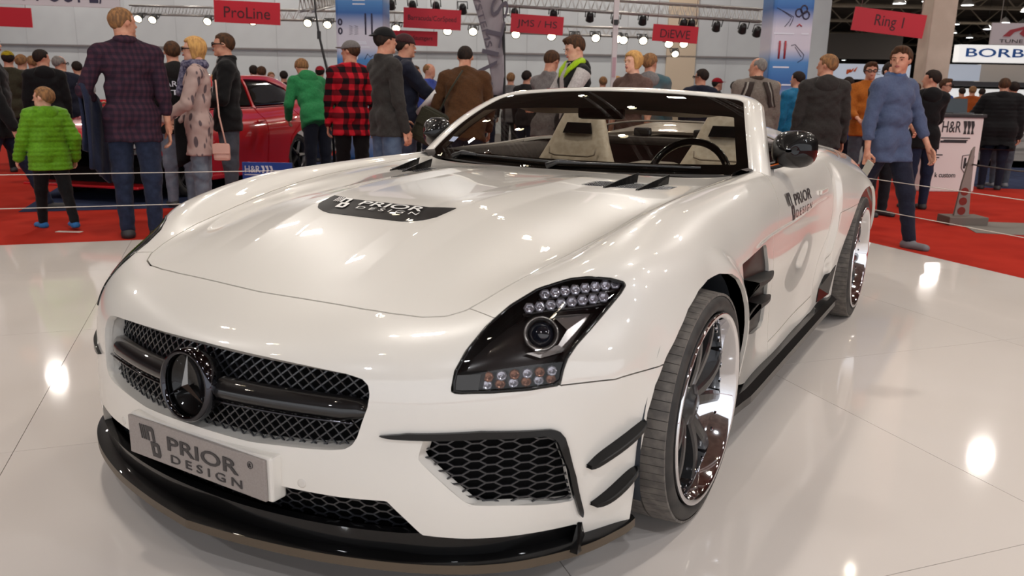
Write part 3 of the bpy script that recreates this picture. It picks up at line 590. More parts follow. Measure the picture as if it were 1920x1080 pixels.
# ---- front splitter
SO = spl([(0, -.992), (.18, -.968), (.40, -.918), (.62, -.832), (.78, -.722), (.895, -.565), (.945, -.43), (.955, -.365)], 12)
SO = np.concatenate([SO[:0:-1]*[-1, 1], SO]); mb = MB(); rows = []
for x, y in SO:
    c_ = np.array([x*.80, y*.72-.02]); rows.append([(c_[0], c_[1], .185), (x*.95, y*.95, .150), (x*.99, y*.99, .146), (x, y, .141), (x, y, .118), (x*.985, y*.985, .113), (c_[0], c_[1], .113)])
R7 = np.array(rows)
mb.grid(R7[:, :4], mi=0, flip=False); mb.grid(R7[:, 3:5], mi=1); mb.grid(R7[:, 4:], mi=0)
mb.build('front_splitter', [GLOSS, BRONZE], car, label='gloss black splitter with a bronze-grey edge')
for sgn in (1, -1):
    mb = MB(); P = [(.872, -.535, .186), (.882, -.53, .186), (.905, -.60, .141), (.885, -.60, .141), (.875, -.52, .115), (.89, -.515, .115)]
    mb.add([(x*sgn, y, z) for x, y, z in P], [(0, 1, 2, 3), (0, 3, 4), (1, 5, 2), (3, 2, 5, 4)]); mb.build('splitter_end_fin', GLOSS, car)
# centre keel under the plate
# ---- headlamps
def lampset(sgn, sd):
    ln = patch_mesh('headlight', lens, LENS, car, 0, mirror=sd, label='smoked glass headlight')
    # bowl behind the glass
    patch_mesh('lamp_housing', lens, LAMPIN, ln, .0, off=-.06, mirror=sd)
    V, N, F = lens.compact(); E = {}
    for f in F:
        for j in range(len(f)):
            a, b = f[j-1], f[j]; k = (min(a, b), max(a, b)); E[k] = None if k in E else (a, b)
    mb = MB(); W = np.array([sgn, 1, 1])
    for e in E.values():
        if e: a, b = e; mb.add([V[a]*W, V[b]*W, (V[b]-N[b]*.066)*W, (V[a]-N[a]*.066)*W], [(0, 1, 2, 3)], 0, True)
    mb.build('lamp_wall', mat('lamp_edge', (20, 20, 21), .4), ln)
    # narrow black gasket on the rim of the glass
    mb = MB(); ids = [e for e in E.values() if e]
    nxt = {a: b for a, b in ids}; s0 = ids[0][0]; loop = [s0]
    while nxt.get(loop[-1], s0) != s0 and len(loop) < 4000: loop.append(nxt[loop[-1]])
    mb.tube(np.array([V[i]*W for i in loop[::3]+loop[:1]]), .0042, 5, cap=False); mb.build('lamp_gasket', GLOSS, ln)
    nrm = np.array([.42, -.80, .42]); nrm /= np.linalg.norm(nrm)
    def disc(c_, prof, m, nm, n_=28, seg=None):
        u = np.cross(nrm, (0, 0, 1)); u /= np.linalg.norm(u); w = np.cross(u, nrm); t = MB().lathe(prof, n_, 'z')
        t.V = [tuple((np.array(c_)+a*u+b*w+h*nrm)*W) for a, b, h in t.V]; return t.build(nm, m, ln)
    c0 = np.array(FEAT['projector'][0])
    mb = MB(); cs = [np.array(p)*W for p in FEAT['cshape']]; bk = np.array([0, .02, -.004])
    mb.add(cs+[p+bk for p in cs], [tuple(range(len(cs)))]+[(i, (i+1) % len(cs), len(cs)+(i+1) % len(cs), len(cs)+i) for i in range(len(cs))]); mb.build('lamp_bezel', LAMPSIL, ln)
    disc(c0, [(.0, .040), (.012, .043), (.020, .042), (.022, .038), (.012, .032), (.0, .031)], LAMPSIL, 'projector_ring', 36)
    disc(c0, [(.002, .031), (.010, .028), (.018, .020), (.022, .010), (.023, .001)], mat('projector_glass', (26, 34, 46), .03, coat=1), 'projector_lens', 32)
    for k in ('led_upper', 'led_lower'):
        for p in FEAT[k]: disc(p, [(0, .0150), (.004, .0145), (.005, .009), (.0015, .004), (.002, .0)], CRYST, 'led', 6)
    for p0, p1 in ((FEAT['led_lower'][0], FEAT['led_lower'][-1]), (FEAT['led_upper'][0], FEAT['led_upper'][-1])):
        p0, p1 = np.array(p0), np.array(p1); d = (p1-p0)*.1; mid_ = np.linspace(p0-d, p1+d, 8)-np.array([0, -.006, .020])
        t = np.array([on_body(q)[0]-on_body(q)[1]*.026 for q in mid_]); MB().tube(t*W, .006, 6).build('led_shelf', LAMPIN, ln)
    s4 = [np.array(p) for p in FEAT['strip']]
    for i in range(6):
        for j in range(2):
            u0, v0 = (i+.5)/6, (j+.5)/2; p = (s4[0]*(1-u0)+s4[1]*u0)*(1-v0)+(s4[3]*(1-u0)+s4[2]*u0)*v0; p = on_body(p)[0]-on_body(p)[1]*.016
            disc(p, [(0, .0128), (.004, .0124), (.0045, .008), (.001, .004), (.002, .0)], AMBER if (i+j) % 2 == 0 else CRYST, 'strip_led', 8)
    g4 = [on_body(p)[0]+on_body(p)[1]*.002 for p in FEAT['corner']]; mb = MB(); mb.add([p*W for p in g4]+[(p+np.array([0, .03, 0]))*W for p in g4], [(0, 1, 2, 3)]+[(i, (i+1) % 4, 4+(i+1) % 4, 4+i) for i in range(4)]); mb.build('lamp_corner_block', GREYBLK, ln)
lampset(1, 'left'); lampset(-1, 'right')
# ---- hood vents with fins, hood lettering
def hood_z(x, y): return on_body((x, y, .89))[0][2]
for sgn in (1, -1):
    vp = np.array(VENT); mb = MB(); x0, x1, y0, y1 = vp[:, 0].min(), vp[:, 0].max(), vp[:, 1].min(), vp[:, 1].max()
    mb.grid([[(x*sgn, y, hood_z(x, y)-.005) for y in np.linspace(y0, y1, 4)] for x in np.linspace(x0, x1, 8)]); bk = mb.build('hood_vent', DARK, car)
    mb = MB()
    for i in range(-14, 30):
        for s_ in (1, -1):
            P = [(x0+i*.014+t*.26*.9, y0+(t if s_ > 0 else 1-t)*.26) for t in np.linspace(0, 1, 24)]; ok = sd_poly(np.array(P), vp) < -.003; pts = [p for p, o in zip(P, ok) if o]
            if len(pts) > 1: mb.tube([(x*sgn, y, hood_z(x, y)-.002) for x, y in pts], .0018, 4, cap=False)
    mb.build('vent_mesh', MESHB, bk, kind='stuff')
    for fx in (.45, .555):
        rows = []; ys = np.linspace(.44+(fx-.40)*.45, .44+(fx-.40)*.45+.22, 9)
        for i, y in enumerate(ys):
            t = i/8; z = hood_z(fx, y); h = .004+.030*t; w = .011-.007*t
            rows.append([((fx-w+.03*t)*sgn, y, z-.01), ((fx-w*.3+.03*t)*sgn, y+.02*t, z+h), ((fx+w*.3+.03*t)*sgn, y+.02*t, z+h), ((fx+w+.03*t)*sgn, y, z-.01)])
        m_ = MB().grid(np.array(rows), smooth=False, flip=sgn < 0); e_ = len(m_.V); m_.F += [(e_-4, e_-3, e_-2, e_-1)]; m_.M += [0]; m_.S += [False]; m_.build('vent_fin', GLOSS, bk)
def decal(mb, m, name, parent, off=.0025):
    V = []
    for v in mb.V: p, n = on_body(v); V.append(p+n*off)
    return mesh_np(name, V, mb.F, m, parent, smooth=False)
def flat_text(body, O, A, B, h, width, mb, spacing=1, offset=0, shear=0):
    V, F = text_mesh(body, 0, shear, spacing, offset); V[:, :2] -= (V[:, :2].max(0)+V[:, :2].min(0))/2; s_ = np.ptp(V[:, :2], axis=0)
    O, A, B = (np.array(q, float) for q in (O, A, B)); mb.add(O+V[:, :1]*width/s_[0]*A+V[:, 1:2]*h/s_[1]*B, F)
def flat_logo(O, A, B, h, mb):
    t = MB(); plogo(t, O, A, B, h); fs = [f for f in t.F]; mb.add(t.V, [f for f in fs if len(f) > 4 or True])
mb = MB(); ex = (1, 0, 0); ey = (0, 1, 0)
flat_text('PRIOR', (.035, -.202, .855), ex, ey, .040, .25, mb, offset=.012); flat_text('DESIGN', (.045, -.240, .845), ex, ey, .020, .24, mb, spacing=1.5)
flat_logo((-.20, -.215, .855), ex, ey, .085, mb)
decal(mb, WHITEINK, 'hood_lettering', car, .004)
# ---- side: fins in the wing vent, door logos, sill blade, rear duct
for sgn in (1, -1):
    for k in ('vane1', 'vane2'):
        L = [np.array(p) for p in FEAT[k]]; a, b, tip = L[0], L[1], L[2]; c_, d = L[4], L[3]
        rows = []
        for t in np.linspace(0, 1, 9):
            zt = (a+(tip-a)*t)[2]; y = .40+.545*t; lo = zt-.080*(1-t)-.008
            xb = on_body((1, y, zt))[0][0] if .36 < y < 1.1 else .96; out = .042*(1-t**3)+.003; 
            rows.append([(xb-.02, y, zt), (xb+out, y, zt-.004), (xb+out, y, zt-.016), (xb-.012, y, lo-.01)])
        MB().grid(np.array(rows)*[sgn, 1, 1], smooth=False, flip=sgn > 0).build('vent_fin', FIN, car)
    mb = MB(); A = (0, sgn, 0); ex = np.array(A, float); Bz = np.array([0, 0, 1.0]); xo = .94*sgn
    flat_text('PRIOR', (xo, (1.44 if sgn > 0 else 1.36), .800), ex, Bz, .052, .33, mb, offset=.012, shear=-.1); flat_text('DESIGN', (xo, (1.45 if sgn > 0 else 1.35), .742), ex, Bz, .030, .34, mb, spacing=1.5)
    flat_logo((xo, 1.15 if sgn > 0 else 1.62, .785), ex, Bz, .115, mb); decal(mb, INK, 'door_lettering', car)
    rows = []
    for y in np.linspace(.43, 2.27, 24):
        k = 1-.35*sstep(.62, .43, y); rows.append([(.90, y, .198), (.938+.035*k, y, .196), (.952+.045*k, y, .178), (.952+.045*k, y, .150), (.935+.02*k, y, .140), (.90, y, .140)])
    m_ = MB().grid(np.array(rows)*[sgn, 1, 1], smooth=False, flip=sgn > 0); n_ = len(m_.V); m_.F += [tuple(range(6)), tuple(range(n_-6, n_))]; m_.M += [0, 0]; m_.S += [False]*2; m_.build('side_skirt', GLOSS, car, label='gloss black sill blade')
    # scoop ahead of the rear arch
    dp = [(2.02, .215), (2.20, .215), (2.235, .30), (2.245, .36), (2.19, .335), (2.08, .27)]
    mb = MB(); pts = [on_body((1, y, z)) for y, z in dp]; o_ = [(p+n*.004)*[sgn, 1, 1] for p, n in pts]; mb.add(o_+[(p-n*.02)*[sgn, 1, 1] for p, n in pts], [tuple(range(6))]+[(i, (i+1) % 6, 6+(i+1) % 6, 6+i) for i in range(6)]); mb.build('rear_scoop', GLOSS, car)
    # fuel and door details: flush handle
    v, n = on_body((sgn, 1.86, .79)); MB().box(v+n*.004, (.012, .16, .022), bev=.005).build('door_handle', PAINT, car)
# ---- wheel wells
for yc, r_, x0 in ((.01, .40, .60), (2.68, .42, .55)):
    for sgn in (1, -1):
        mb = MB(); rows = []
        for t in np.linspace(-.35, math.pi+.35, 30): rows.append([(x*sgn, yc+r_*math.cos(t), .33+r_*math.sin(t)) for x in (x0, .90, .968)])
        mb.grid(np.array(rows), flip=sgn > 0); mb.add([(x0*sgn, yc+r_*math.cos(t), .33+r_*math.sin(t)) for t in np.linspace(-.35, math.pi+.35, 24)], [tuple(range(24))]); mb.build('wheel_well', mat('well_liner', (38, 44, 52), .5), car)
# ---- wheels
def wheel(x, y, R, w, rim, sgn, rot):
    e = empty('wheel', (x*sgn, y, R-.002)); e.parent = car
    if sgn < 0: e.rotation_euler = (0, 0, math.pi)
    rb = rim+.004
    mb = MB(); mb.lathe([(-w+.03, rb-.02), (-w+.012, rb+.01), (-w+.004, rb+.03), (-w+.012, R-.022), (-w+.035, R-.006), (-w*.5, R-.003), (-.040, R-.006), (-.014, R-.010), (-.003, R-.026), (.001, rb+.016), (-.003, rb+.002), (-.02, rb-.01)], 96, 'x'); mb.build('tyre', RUBBER, e)
    mb = MB(); nb = 84
    for k in range(nb):
        for (xa, xb, ph) in ((-w+.030, -w*.5-.062, 0), (-w*.5-.056, -w*.5+.045, .5), (-w*.5+.051, -.010, .2)):
            a0 = 2*math.pi*(k+ph)/nb; a1 = a0+2*math.pi/nb*.93; V = []
            for xx in (xa, xb):
                ro = R+.001-(.006 if xx in (-w+.030, -.010) else 0)
                for a in (a0, a1):
                    for rr in (R-.012, ro): V.append((xx, rr*math.cos(a), rr*math.sin(a)))
            mb.add(V, [(1, 3, 7, 5), (0, 1, 5, 4), (2, 6, 7, 3), (0, 2, 3, 1), (4, 5, 7, 6)])
    mb.build('tread', TREADM, e, kind='stuff')
    mb = MB(); mb.lathe([(-.008, rim-.004), (.004, rim), (.006, rim-.004), (.004, rim-.014), (-.004, rim-.018), (-.055, rim-.030), (-.090, rim-.036), (-.100, rim-.05), (-w+.03, rim-.03), (-w+.02, rim)], 96, 'x'); mb.build('rim', CHROME, e, label='polished deep-dish rim')
    mb = MB()
    for k in range(30):
        a = 2*math.pi*k/30; t = MB().lathe([(0, .005), (.006, .005), (.007, .003), (.007, 0)], 6, 'x', c=(-.048, (rim-.034)*math.cos(a), (rim-.034)*math.sin(a))); mb.add(t.V, t.F)
    mb.build('rim_bolts', CHROME, e, kind='stuff')
    for k in range(5):
        for s_ in (-1, 1):
            a0 = rot+2*math.pi*k/5+s_*.12; a1 = rot+2*math.pi*k/5+s_*.29; rows = []
            for t in np.linspace(0, 1, 8):
                r = .045+(rim-.040-.045)*t; a = a0+(a1-a0)*(t**.8); xx = -.058+(.024*math.sin(t*2.2)); hw = .027-.008*t; d = np.array([0, math.cos(a), math.sin(a)]); q = np.array([0, -math.sin(a), math.cos(a)]); c_ = d*r+np.array([xx, 0, 0])
                rows.append([c_-q*hw+[-.040, 0, 0], c_-q*hw*.85+[-.004, 0, 0], c_-q*hw*.4, c_+q*hw*.4, c_+q*hw*.85+[-.004, 0, 0], c_+q*hw+[-.040, 0, 0]])
            m_ = MB().grid(np.array(rows), smooth=False); n_ = len(m_.V); m_.F.append(tuple(range(n_-6, n_))); m_.M.append(0); m_.S.append(False); m_.build('spoke', SATIN, e)
    MB().lathe([(-.11, .07), (-.066, .066), (-.052, .058), (-.048, .034), (-.040, .032), (-.038, .0)], 32, 'x').build('hub', SATIN, e)
    MB().lathe([(-.165, .06), (-.165, .19), (-.135, .192), (-.135, .05)], 64, 'x').build('brake_disc', STEEL, e)
    mb = MB(); rows = []
    for a in np.linspace(2.3, 3.6, 10): rows.append([(xx, rr*math.cos(a), rr*math.sin(a)) for xx, rr in ((-.18, .12), (-.115, .12), (-.108, .14), (-.108, .19), (-.118, .212), (-.18, .212))])
    m_ = MB().grid(np.array(rows), smooth=False); n_ = len(m_.V); m_.F += [tuple(range(6)), tuple(range(n_-6, n_))]; m_.M += [0, 0]; m_.S += [False]*2
    if sgn > 0: m_.V = [(a, -b if False else b, c_) for a, b, c_ in m_.V]
    m_.build('brake_caliper', COPPER, e)
    return e
for sgn in (1, -1):
    wheel(1.020, 0.0, .337, .262, .279, sgn, 1.35); wheel(1.035, 2.68, .343, .305, .284, sgn, .8)
# ---- windscreen
def ws(s, t):
    B = np.array([s*.79, .90+.20*abs(s)**2.2, .895+.012*s*s]); T = np.array([s*.62, 1.46+.085*s*s, 1.225-.032*s*s]); return B+(T-B)*t+np.array([0, -.035, .045])*2.4*t*(1-t)
def wsn(s, t):
    e = 1e-3; n = np.cross(ws(s+e, t)-ws(s-e, t), ws(s, t+e)-ws(s, t-e)); n /= np.linalg.norm(n); return n if n[1] < 0 else -n
rnd = lambda s, t: 1.0
ns, nt_ = 61, 31
SS = np.linspace(-1, 1, ns); TT = np.linspace(0, 1, nt_)
WS = np.array([[ws(s, t) for s in SS] for t in TT]); glass = MB().grid(WS).build('windscreen', SCREEN, car)
sc_ = np.array([[(s*(.79-.17*t), t*.52) for s in SS] for t in TT])     # flat chart of the pane in metres
def edge_d(s, t):
    hw = .79-.17*t; d_ = np.stack([(1-np.abs(s))*hw, t*.60+0*s, (1-t)*.60+0*s]); return d_
def frit(name, f, off, m):
    V = []; N = []; 
    nS, nT = 121, 61; S2 = np.linspace(-1, 1, nS); T2 = np.linspace(0, 1, nT)
    V = np.array([[ws(s, t)+wsn(s, t)*off for s in S2] for t in T2]).reshape(-1, 3); ST = np.array([[(s, t) for s in S2] for t in T2]).reshape(-1, 2); i = np.arange(nS*nT).reshape(nT, nS)
    P = Patch(np.concatenate([V, ST, np.zeros((len(V), 0))], 1), np.tile([0, -1., 0], (len(V), 1)), np.stack([i[:-1, :-1], i[:-1, 1:], i[1:, 1:], i[1:, :-1]], -1).reshape(-1, 4))
    _, o_ = P.split(f); v, n, F = o_.compact(); return mesh_np(name, v[:, :3], F, m, glass)
def inner(V):
    s, t = V[:, 3], V[:, 4]; hw = .79-.17*t; a = hw-np.abs(s)*hw-.042; b = t*.60-.055; c_ = (1-t)*.60-.185-.02*s*s; r = .05
    q = np.minimum(np.minimum(a, b), c_); return -q
frit('windscreen_band', inner, -.002, BAND)
# frame: pillars and header in body colour
def frame_loop():
    L = [(-1, t) for t in np.linspace(-.10, .93, 20)]; L += [(-1+.07*(1-math.cos(a)), .93+.07*math.sin(a)) for a in np.linspace(.2, math.pi/2, 6)]
    L += [(s, 1) for s in np.linspace(-.92, .92, 36)[1:-1]]; L += [(-s, t) for s, t in reversed(L[:26])]; return L
rows = []; FL = frame_loop(); C3 = [ws(s, t) for s, t in FL]; cen = ws(0, .5)
for i, (s, t) in enumerate(FL):
    p = C3[i]; tg = C3[min(i+1, len(FL)-1)]-C3[max(i-1, 0)]; tg /= np.linalg.norm(tg); n = wsn(np.clip(s, -.98, .98), np.clip(t, .02, .98)); o = np.cross(tg, n); o /= np.linalg.norm(o)
    if (p-cen)@o < 0: o = -o
    hd = sstep(.55, 1.0, t)*(1-abs(s)**6); w = .088-.034*hd; dpt = .045+.07*hd
    rows.append([p-n*.012-o*.004, p+n*.004, p+n*.010+o*w*.35-n*.002, p+n*.004+o*w*.75, p-n*.012+o*w, p-n*dpt+o*(w*.95), p-n*dpt+o*w*.1, p-n*.012-o*.004])
MB().grid(np.array(rows)).build('windscreen_frame', PAINT, car)
MB().tube([p+np.array([0, .055, -.02])+0 for p in C3], .012, 6, cap=True).build('frame_seal', mat('seal_rubber', (26, 25, 25), .6), car)
# wipers and cowl
mb = MB(); mb.grid([[tuple(ws(s, 0)+np.array([0, -.03+.05*k, -.012-.02*k])) for s in SS] for k in (0, 1)]); mb.build('cowl', SATIN, car)
for s0, s1 in ((-.72, .10), (-.02, .78)):
    b0 = ws(s0, .0)+np.array([0, -.012, .012]); mb = MB(); pts = [ws(s, .035+.012*math.sin(math.pi*k))+wsn(s, .05)*.014 for k, s in zip(np.linspace(0, 1, 14), np.linspace(s0, s1, 14))]
    mb.tube(pts, .006, 6); mb.tube([b0, b0+np.array([.05, .01, .02]), pts[3]], [.014, .011, .007], 8); mb.build('wiper', SATIN, car)
# sticker on the screen
for a, b in ((-.915, .17),):
    q = [ws(s, t)+wsn(s, t)*.002 for s, t in ((a, b), (a+.06, b), (a+.06, b+.06), (a, b+.06))]; MB().add(q, [(0, 1, 2, 3)]).build('screen_sticker', mat('sticker_blue', (120, 134, 170), .4), glass)
# ---- cabin
mb = MB(); rows = []
for s in np.linspace(-1, 1, 21):
    x = s*.74; rows.append([(x, .93+.2*abs(s)**2.2, .885), (x, 1.05+.12*s*s, .892), (x, 1.22, .885+.02*math.exp(-((x-.36)/.16)**2)), (x, 1.33, .86+.03*math.exp(-((x-.36)/.18)**2)), (x, 1.36, .78), (x, 1.30, .55)])
mb.grid(np.array(rows), flip=True).build('dashboard', LEATHERD, car)
mb = MB(); mb.add([(-.78, 1.0, .30), (.78, 1.0, .30), (.78, 2.4, .30), (-.78, 2.4, .30)], [(0, 1, 2, 3)]); mb.build('cabin_floor', DARK, car)
for sgn in (1, -1):
    rows = []
    for y in np.linspace(1.02, 2.36, 14): rows.append([(.80*sgn, y, .925), (.775*sgn, y, .93), (.745*sgn, y, .915), (.725*sgn, y, .84), (.72*sgn, y, .6), (.74*sgn, y, .3)])
    dc = MB().grid(np.array(rows), flip=sgn > 0).build('door_card', LEATHERD, car)
    MB().tube([(.715*sgn, 1.30, .70), (.70*sgn, 1.33, .80), (.695*sgn, 1.40, .875), (.70*sgn, 1.50, .895), (.72*sgn, 1.56, .88)], [.012, .014, .016, .014, .010], 8).build('door_pull', CHROME, dc)
MB().add([(-.76, 2.38, .30), (.76, 2.38, .30), (.74, 2.42, .97), (-.74, 2.42, .97)], [(0, 1, 2, 3)]).build('rear_bulkhead', OXBLOOD, car)
MB().box((0, 1.75, .62), (.22, .95, .30), bev=.04).build('centre_console', OXBLOOD, car); MB().box((0, 2.05, .80), (.24, .30, .10), bev=.03).build('console_armrest', GREYTRIM, car)
MB().box((0, 2.33, .95), (1.36, .10, .05), bev=.02).build('bulkhead_shelf', LEATHERD, car)
rows = []
for x in np.linspace(-.62, .62, 15): rows.append([(x, 2.37, .95), (x, 2.39, 1.06-.10*(abs(x)/.62)**3)])
MB().grid(np.array(rows)).build('wind_deflector', glassy('deflector_glass', (.60, .56, .52)), car)
MB().tube([(x, 2.39, 1.064-.10*(abs(x)/.62)**3) for x in np.linspace(-.62, .62, 25)], .006, 6).build('deflector_rim', GREYTRIM, car)
for x in (-.18, .18): MB().box((x, 2.36, 1.0), (.10, .05, .05), bev=.015).build('deflector_latch', SATIN, car)
def seat(x, y):
    e = empty('seat', (x, y, .30)); e.parent = car; rk = .30
    prof = [(h_*.775, a_, b_) for h_, a_, b_ in [(-.06, .255, .07), (.10, .265, .10), (.25, .262, .095), (.40, .240, .085), (.50, .205, .075), (.60, .170, .065), (.70, .145, .055), (.80, .115, .045), (.86, .085, .035)]]
    rows = []
    for h, hw, th in prof:
        c_ = np.array([0, .10+h*rk, .22+h*.94]); sec = []
        for k in range(20):
            a = 2*math.pi*k/20; cx = math.copysign(abs(math.cos(a))**.55, math.cos(a))*hw; cy = math.copysign(abs(math.sin(a))**.7, math.sin(a))*th
            if cy < 0: cy += .035*max(0, 1-(cx/hw)**2)*(1 if h < .6 else .3)
            sec.append(c_+np.array([cx, cy, -cy*rk]))
        rows.append(sec)
    G_ = np.array(rows); G_ = np.concatenate([G_, G_[:, :1]], 1); m_ = MB().grid(G_); n_ = len(m_.V); m_.F.append(tuple(range(n_-21, n_-1))); m_.M.append(0); m_.S.append(True); bkr = m_.build('backrest', LEATHER, e)
    h = .655*.775+.02; c_ = np.array([0, .10+h*rk-.052, .22+h*.94+.012])
    mb = MB(); q = [(-.085, -.030), (.085, -.030), (.068, .030), (-.068, .030)]; mb.prism(q, c_+[0, -.004, 0], (1, 0, 0), (0, rk, .94), (0, .02, 0)); mb.build('headrest_slot', DARK, bkr, label='dark slot in the headrest')
    h2 = .47; MB().tube([(hx, .10+hh*rk-.078+.0, .22+hh*.94) for hx, hh in ((-.14, .43), (-.135, .395), (-.10, .385), (.10, .385), (.135, .395), (.14, .43))], .005, 6).build('seam', mat('seam_taupe', (150, 138, 122), .6), bkr)  # seam line in a darker tone than the leather
    MB().box((0, -.16, .16), (.52, .52, .16), bev=.06).build('cushion', LEATHER, e)
    for s_ in (-1, 1): MB().tube([(s_*.24, -.38, .22), (s_*.25, -.1, .26), (s_*.255, .12, .26)], [.045, .055, .05], 10).build('side_bolster', LEATHER, e)
    return e
seat(-.36, 1.66); seat(.38, 1.90)
# steering wheel
sw = empty('steering_wheel', (.425, 1.42, .835)); sw.parent = car; sw.rotation_euler = (math.radians(-24), 0, 0)
MB().tube([(.185*math.cos(t), 0, .185*math.sin(t)) for t in np.linspace(0, 2*math.pi, 41)], .017, 10, cap=False).build('wheel_rim', GLOSS, sw)
MB().box((0, .01, -.01), (.15, .05, .12), bev=.03).build('wheel_hub', LEATHERD, sw)
for a in (0, math.pi, -math.pi/2): MB().tube([(.06*math.cos(a), .0, .06*math.sin(a)), (.18*math.cos(a), 0, .18*math.sin(a))], .014, 6).build('wheel_spoke', SATIN, sw)
# interior mirror
MB().box((-.045, 1.485, 1.125), (.235, .045, .072), R=rotz(.12), bev=.02).build('interior_mirror', SATIN, car); MB().box((-.21, 1.45, 1.165), (.09, .05, .05), bev=.015).build('sensor_pod', SATIN, car)
# ---- door mirrors
for sgn in (1, -1):
    e = empty('door_mirror', (.872*sgn, 1.29, .985)); e.parent = car
    rows = []
    for t in np.linspace(0, 1, 13):
        a = math.pi*t*.5; y = -.075+.13*t; k = max(.04, math.sin(min(a*1.25, math.pi/2)))**.75
        rows.append([(sgn*(.035+.085*k*math.copysign(abs(math.cos(u))**.75, math.cos(u))), y+.02*math.cos(u), .015+.076*k*math.copysign(abs(math.sin(u))**.75, math.sin(u))+.02*k*math.cos(u)*0) for u in np.linspace(0, 2*math.pi, 25)])
    m_ = MB().grid(np.array(rows), flip=sgn < 0); m_.build('mirror_shell', GLOSS, e)
    mg = MB(); mg.add([rows[-1][i] for i in range(24)], [tuple(range(24))]); mg.build('mirror_glass', CHROME, e)
    MB().tube([(-.085*sgn, -.03, -.075), (-.05*sgn, -.02, -.060), (0, 0, -.045), (.03*sgn, .01, -.03)], [.016, .014, .013, .014], 8).build('mirror_arm', GLOSS, e)
    MB().tube([(-.075*sgn, -.047, -.068), (-.04*sgn, -.036, -.052), (-.01*sgn, -.018, -.042)], .0035, 6).build('mirror_indicator', mat('amber_lens', (200, 96, 30), .2), e)
# ------------------------------------------------------------------ the hall
def plane_obj(name, pts, m, kind='structure', parent=None, thick=.02, label=None):
    V = [tuple(p) for p in pts]; n = len(V); mb = MB(); mb.add(V+[(x, y, z-thick) for x, y, z in V], [tuple(range(n)), tuple(range(2*n-1, n-1, -1))]+[(i, n+i, n+(i+1) % n, (i+1) % n) for i in range(n)])
    return mb.build(name, m, parent, label, kind)
E1, E2 = np.array([.634, .773, 0]), np.array([.763, -.646, 0]); CORNER = np.array([-.48, 6.41, 0])
E1 = E1/np.linalg.norm(E1); E2 = np.array([E1[1], -E1[0], 0])
FLOORM = mat('white_floor', (224, 216, 210), .06, spec=.45); noise_mix(FLOORM, (219, 210, 203), 1.2, .3, .7)
RED = mat('red_carpet', (170, 47, 35), .95, spec=.05); noise_mix(RED, (160, 42, 32), 3, .35, .65, bump=.1)
BLUEC = mat('blue_carpet', (52, 60, 86), .95, spec=.05); noise_mix(BLUEC, (44, 50, 74), 4, bump=.1)
GREYC = mat('grey_carpet', (128, 122, 116), .95, spec=.05)
fl = empty('floor', (0, 0, 0)); tag(fl, kind='structure')
big = 90
carp = plane_obj('carpet', [tuple(hall(d, s, -.04)) for d, s in ((-14, -40), (-14, 78), (130, 90), (130, -70))], RED, 'structure', None); carp.name = 'floor_carpet'
# platform panels: white boards laid edge to edge
TS = 1.5; o0 = CORNER
off1 = (np.array([1.529, -.048, 0])-o0) @ E2
tile0 = None
for i in range(0, 9):
    for j in range(-1, 8):
        c_ = o0-E1*(TS*(i+.5))+E2*(TS*(j+.5)+(off1 % TS)-TS*0); lo_ = max(0, TS*j+(off1 % TS)); hi_ = TS*(j+1)+(off1 % TS)
        if hi_ <= 0: continue
        mid_ = (lo_+hi_)/2; c_ = o0-E1*(TS*(i+.5))+E2*mid_; w_ = hi_-lo_
        if abs(w_-TS) < 1e-6 and tile0 is not None: t = bpy.data.objects.new('tile', tile0.data); COL.objects.link(t); t.parent = fl
        else:
            t = MB().box((0, 0, -.0205), (TS-.0025, w_-.0025, .041)).build('tile', FLOORM, fl)
            if abs(w_-TS) < 1e-6: tile0 = t
        t.location = c_; t.rotation_euler = (0, 0, math.atan2(E1[1], E1[0]))
plane_obj('subfloor', [tuple(o0+E2*a-E1*b+np.array([0, 0, -.006])) for a, b in ((0.01, .01), (0.01, 13), (12, 13), (12, .01))], mat('seam_dark', (90, 84, 78), .8), None, fl, .03)
bc = np.array([-6.73, 2.19, -.034]); plane_obj('floor_blue_carpet', [tuple(bc+E1*a-E2*b) for a, b in ((0, 0), (9.5, 0), (9.5, 7), (0, 7))], BLUEC, 'structure', None, .005)
plane_obj('floor_grey_carpet', [(1.31, 7.63, -.034), (1.53, 6.86, -.034), (3.2, 7.4, -.034), (3.2, 8.5, -.034)], GREYC, 'structure', None, .005)
plane_obj('floor_blue_stand', [(1.40, 11.8, -.034), (6, 13.6, -.034), (4.5, 20, -.034), (-.2, 18, -.034)], BLUEC, 'structure', None, .005)
plane_obj('floor_bounce_cover', [tuple(hall(d, s, -.034)) for d, s in ((21, -40), (16, 9), (16, 75), (125, 88), (125, -60))], mat('bounce_grey', (128, 124, 124), .95, spec=.05), 'structure', None, .005)  # grey floor added to keep red carpet bounce off the far walls
# ceiling with lattice girders
CEIL = mat('ceiling_sheet', (118, 106, 94), .9); noise_mix(CEIL, (98, 88, 78), .6)
ce = plane_obj('ceiling', [tuple(hall(d, s, 8.6)) for d, s in ((-14, -38), (-14, 78), (130, 90), (130, -60))], CEIL, 'structure', None, .1)
BEAM = mat('girder_beige', (172, 158, 138), .6); STEELT = mat('truss_aluminium', (176, 172, 168), .35, metal=.6); BLACKM = mat('lamp_black', (26, 25, 25), .5)
def girder(a, b, hgt, n, r, m, name='girder', parent=None, three=False):
    mb = MB(); a = np.array(a); b = np.array(b); up = np.array([0, 0, hgt])
    mb.tube([a, b], r, 5, smooth=False); mb.tube([a+up, b+up], r, 5, smooth=False)
    for i in range(n):
        p, q = a+(b-a)*(i/n), a+(b-a)*((i+1)/n); mb.tube([p, (p+q)/2+up, q], r*.6, 4, smooth=False)
    return mb.build(name, m, parent)
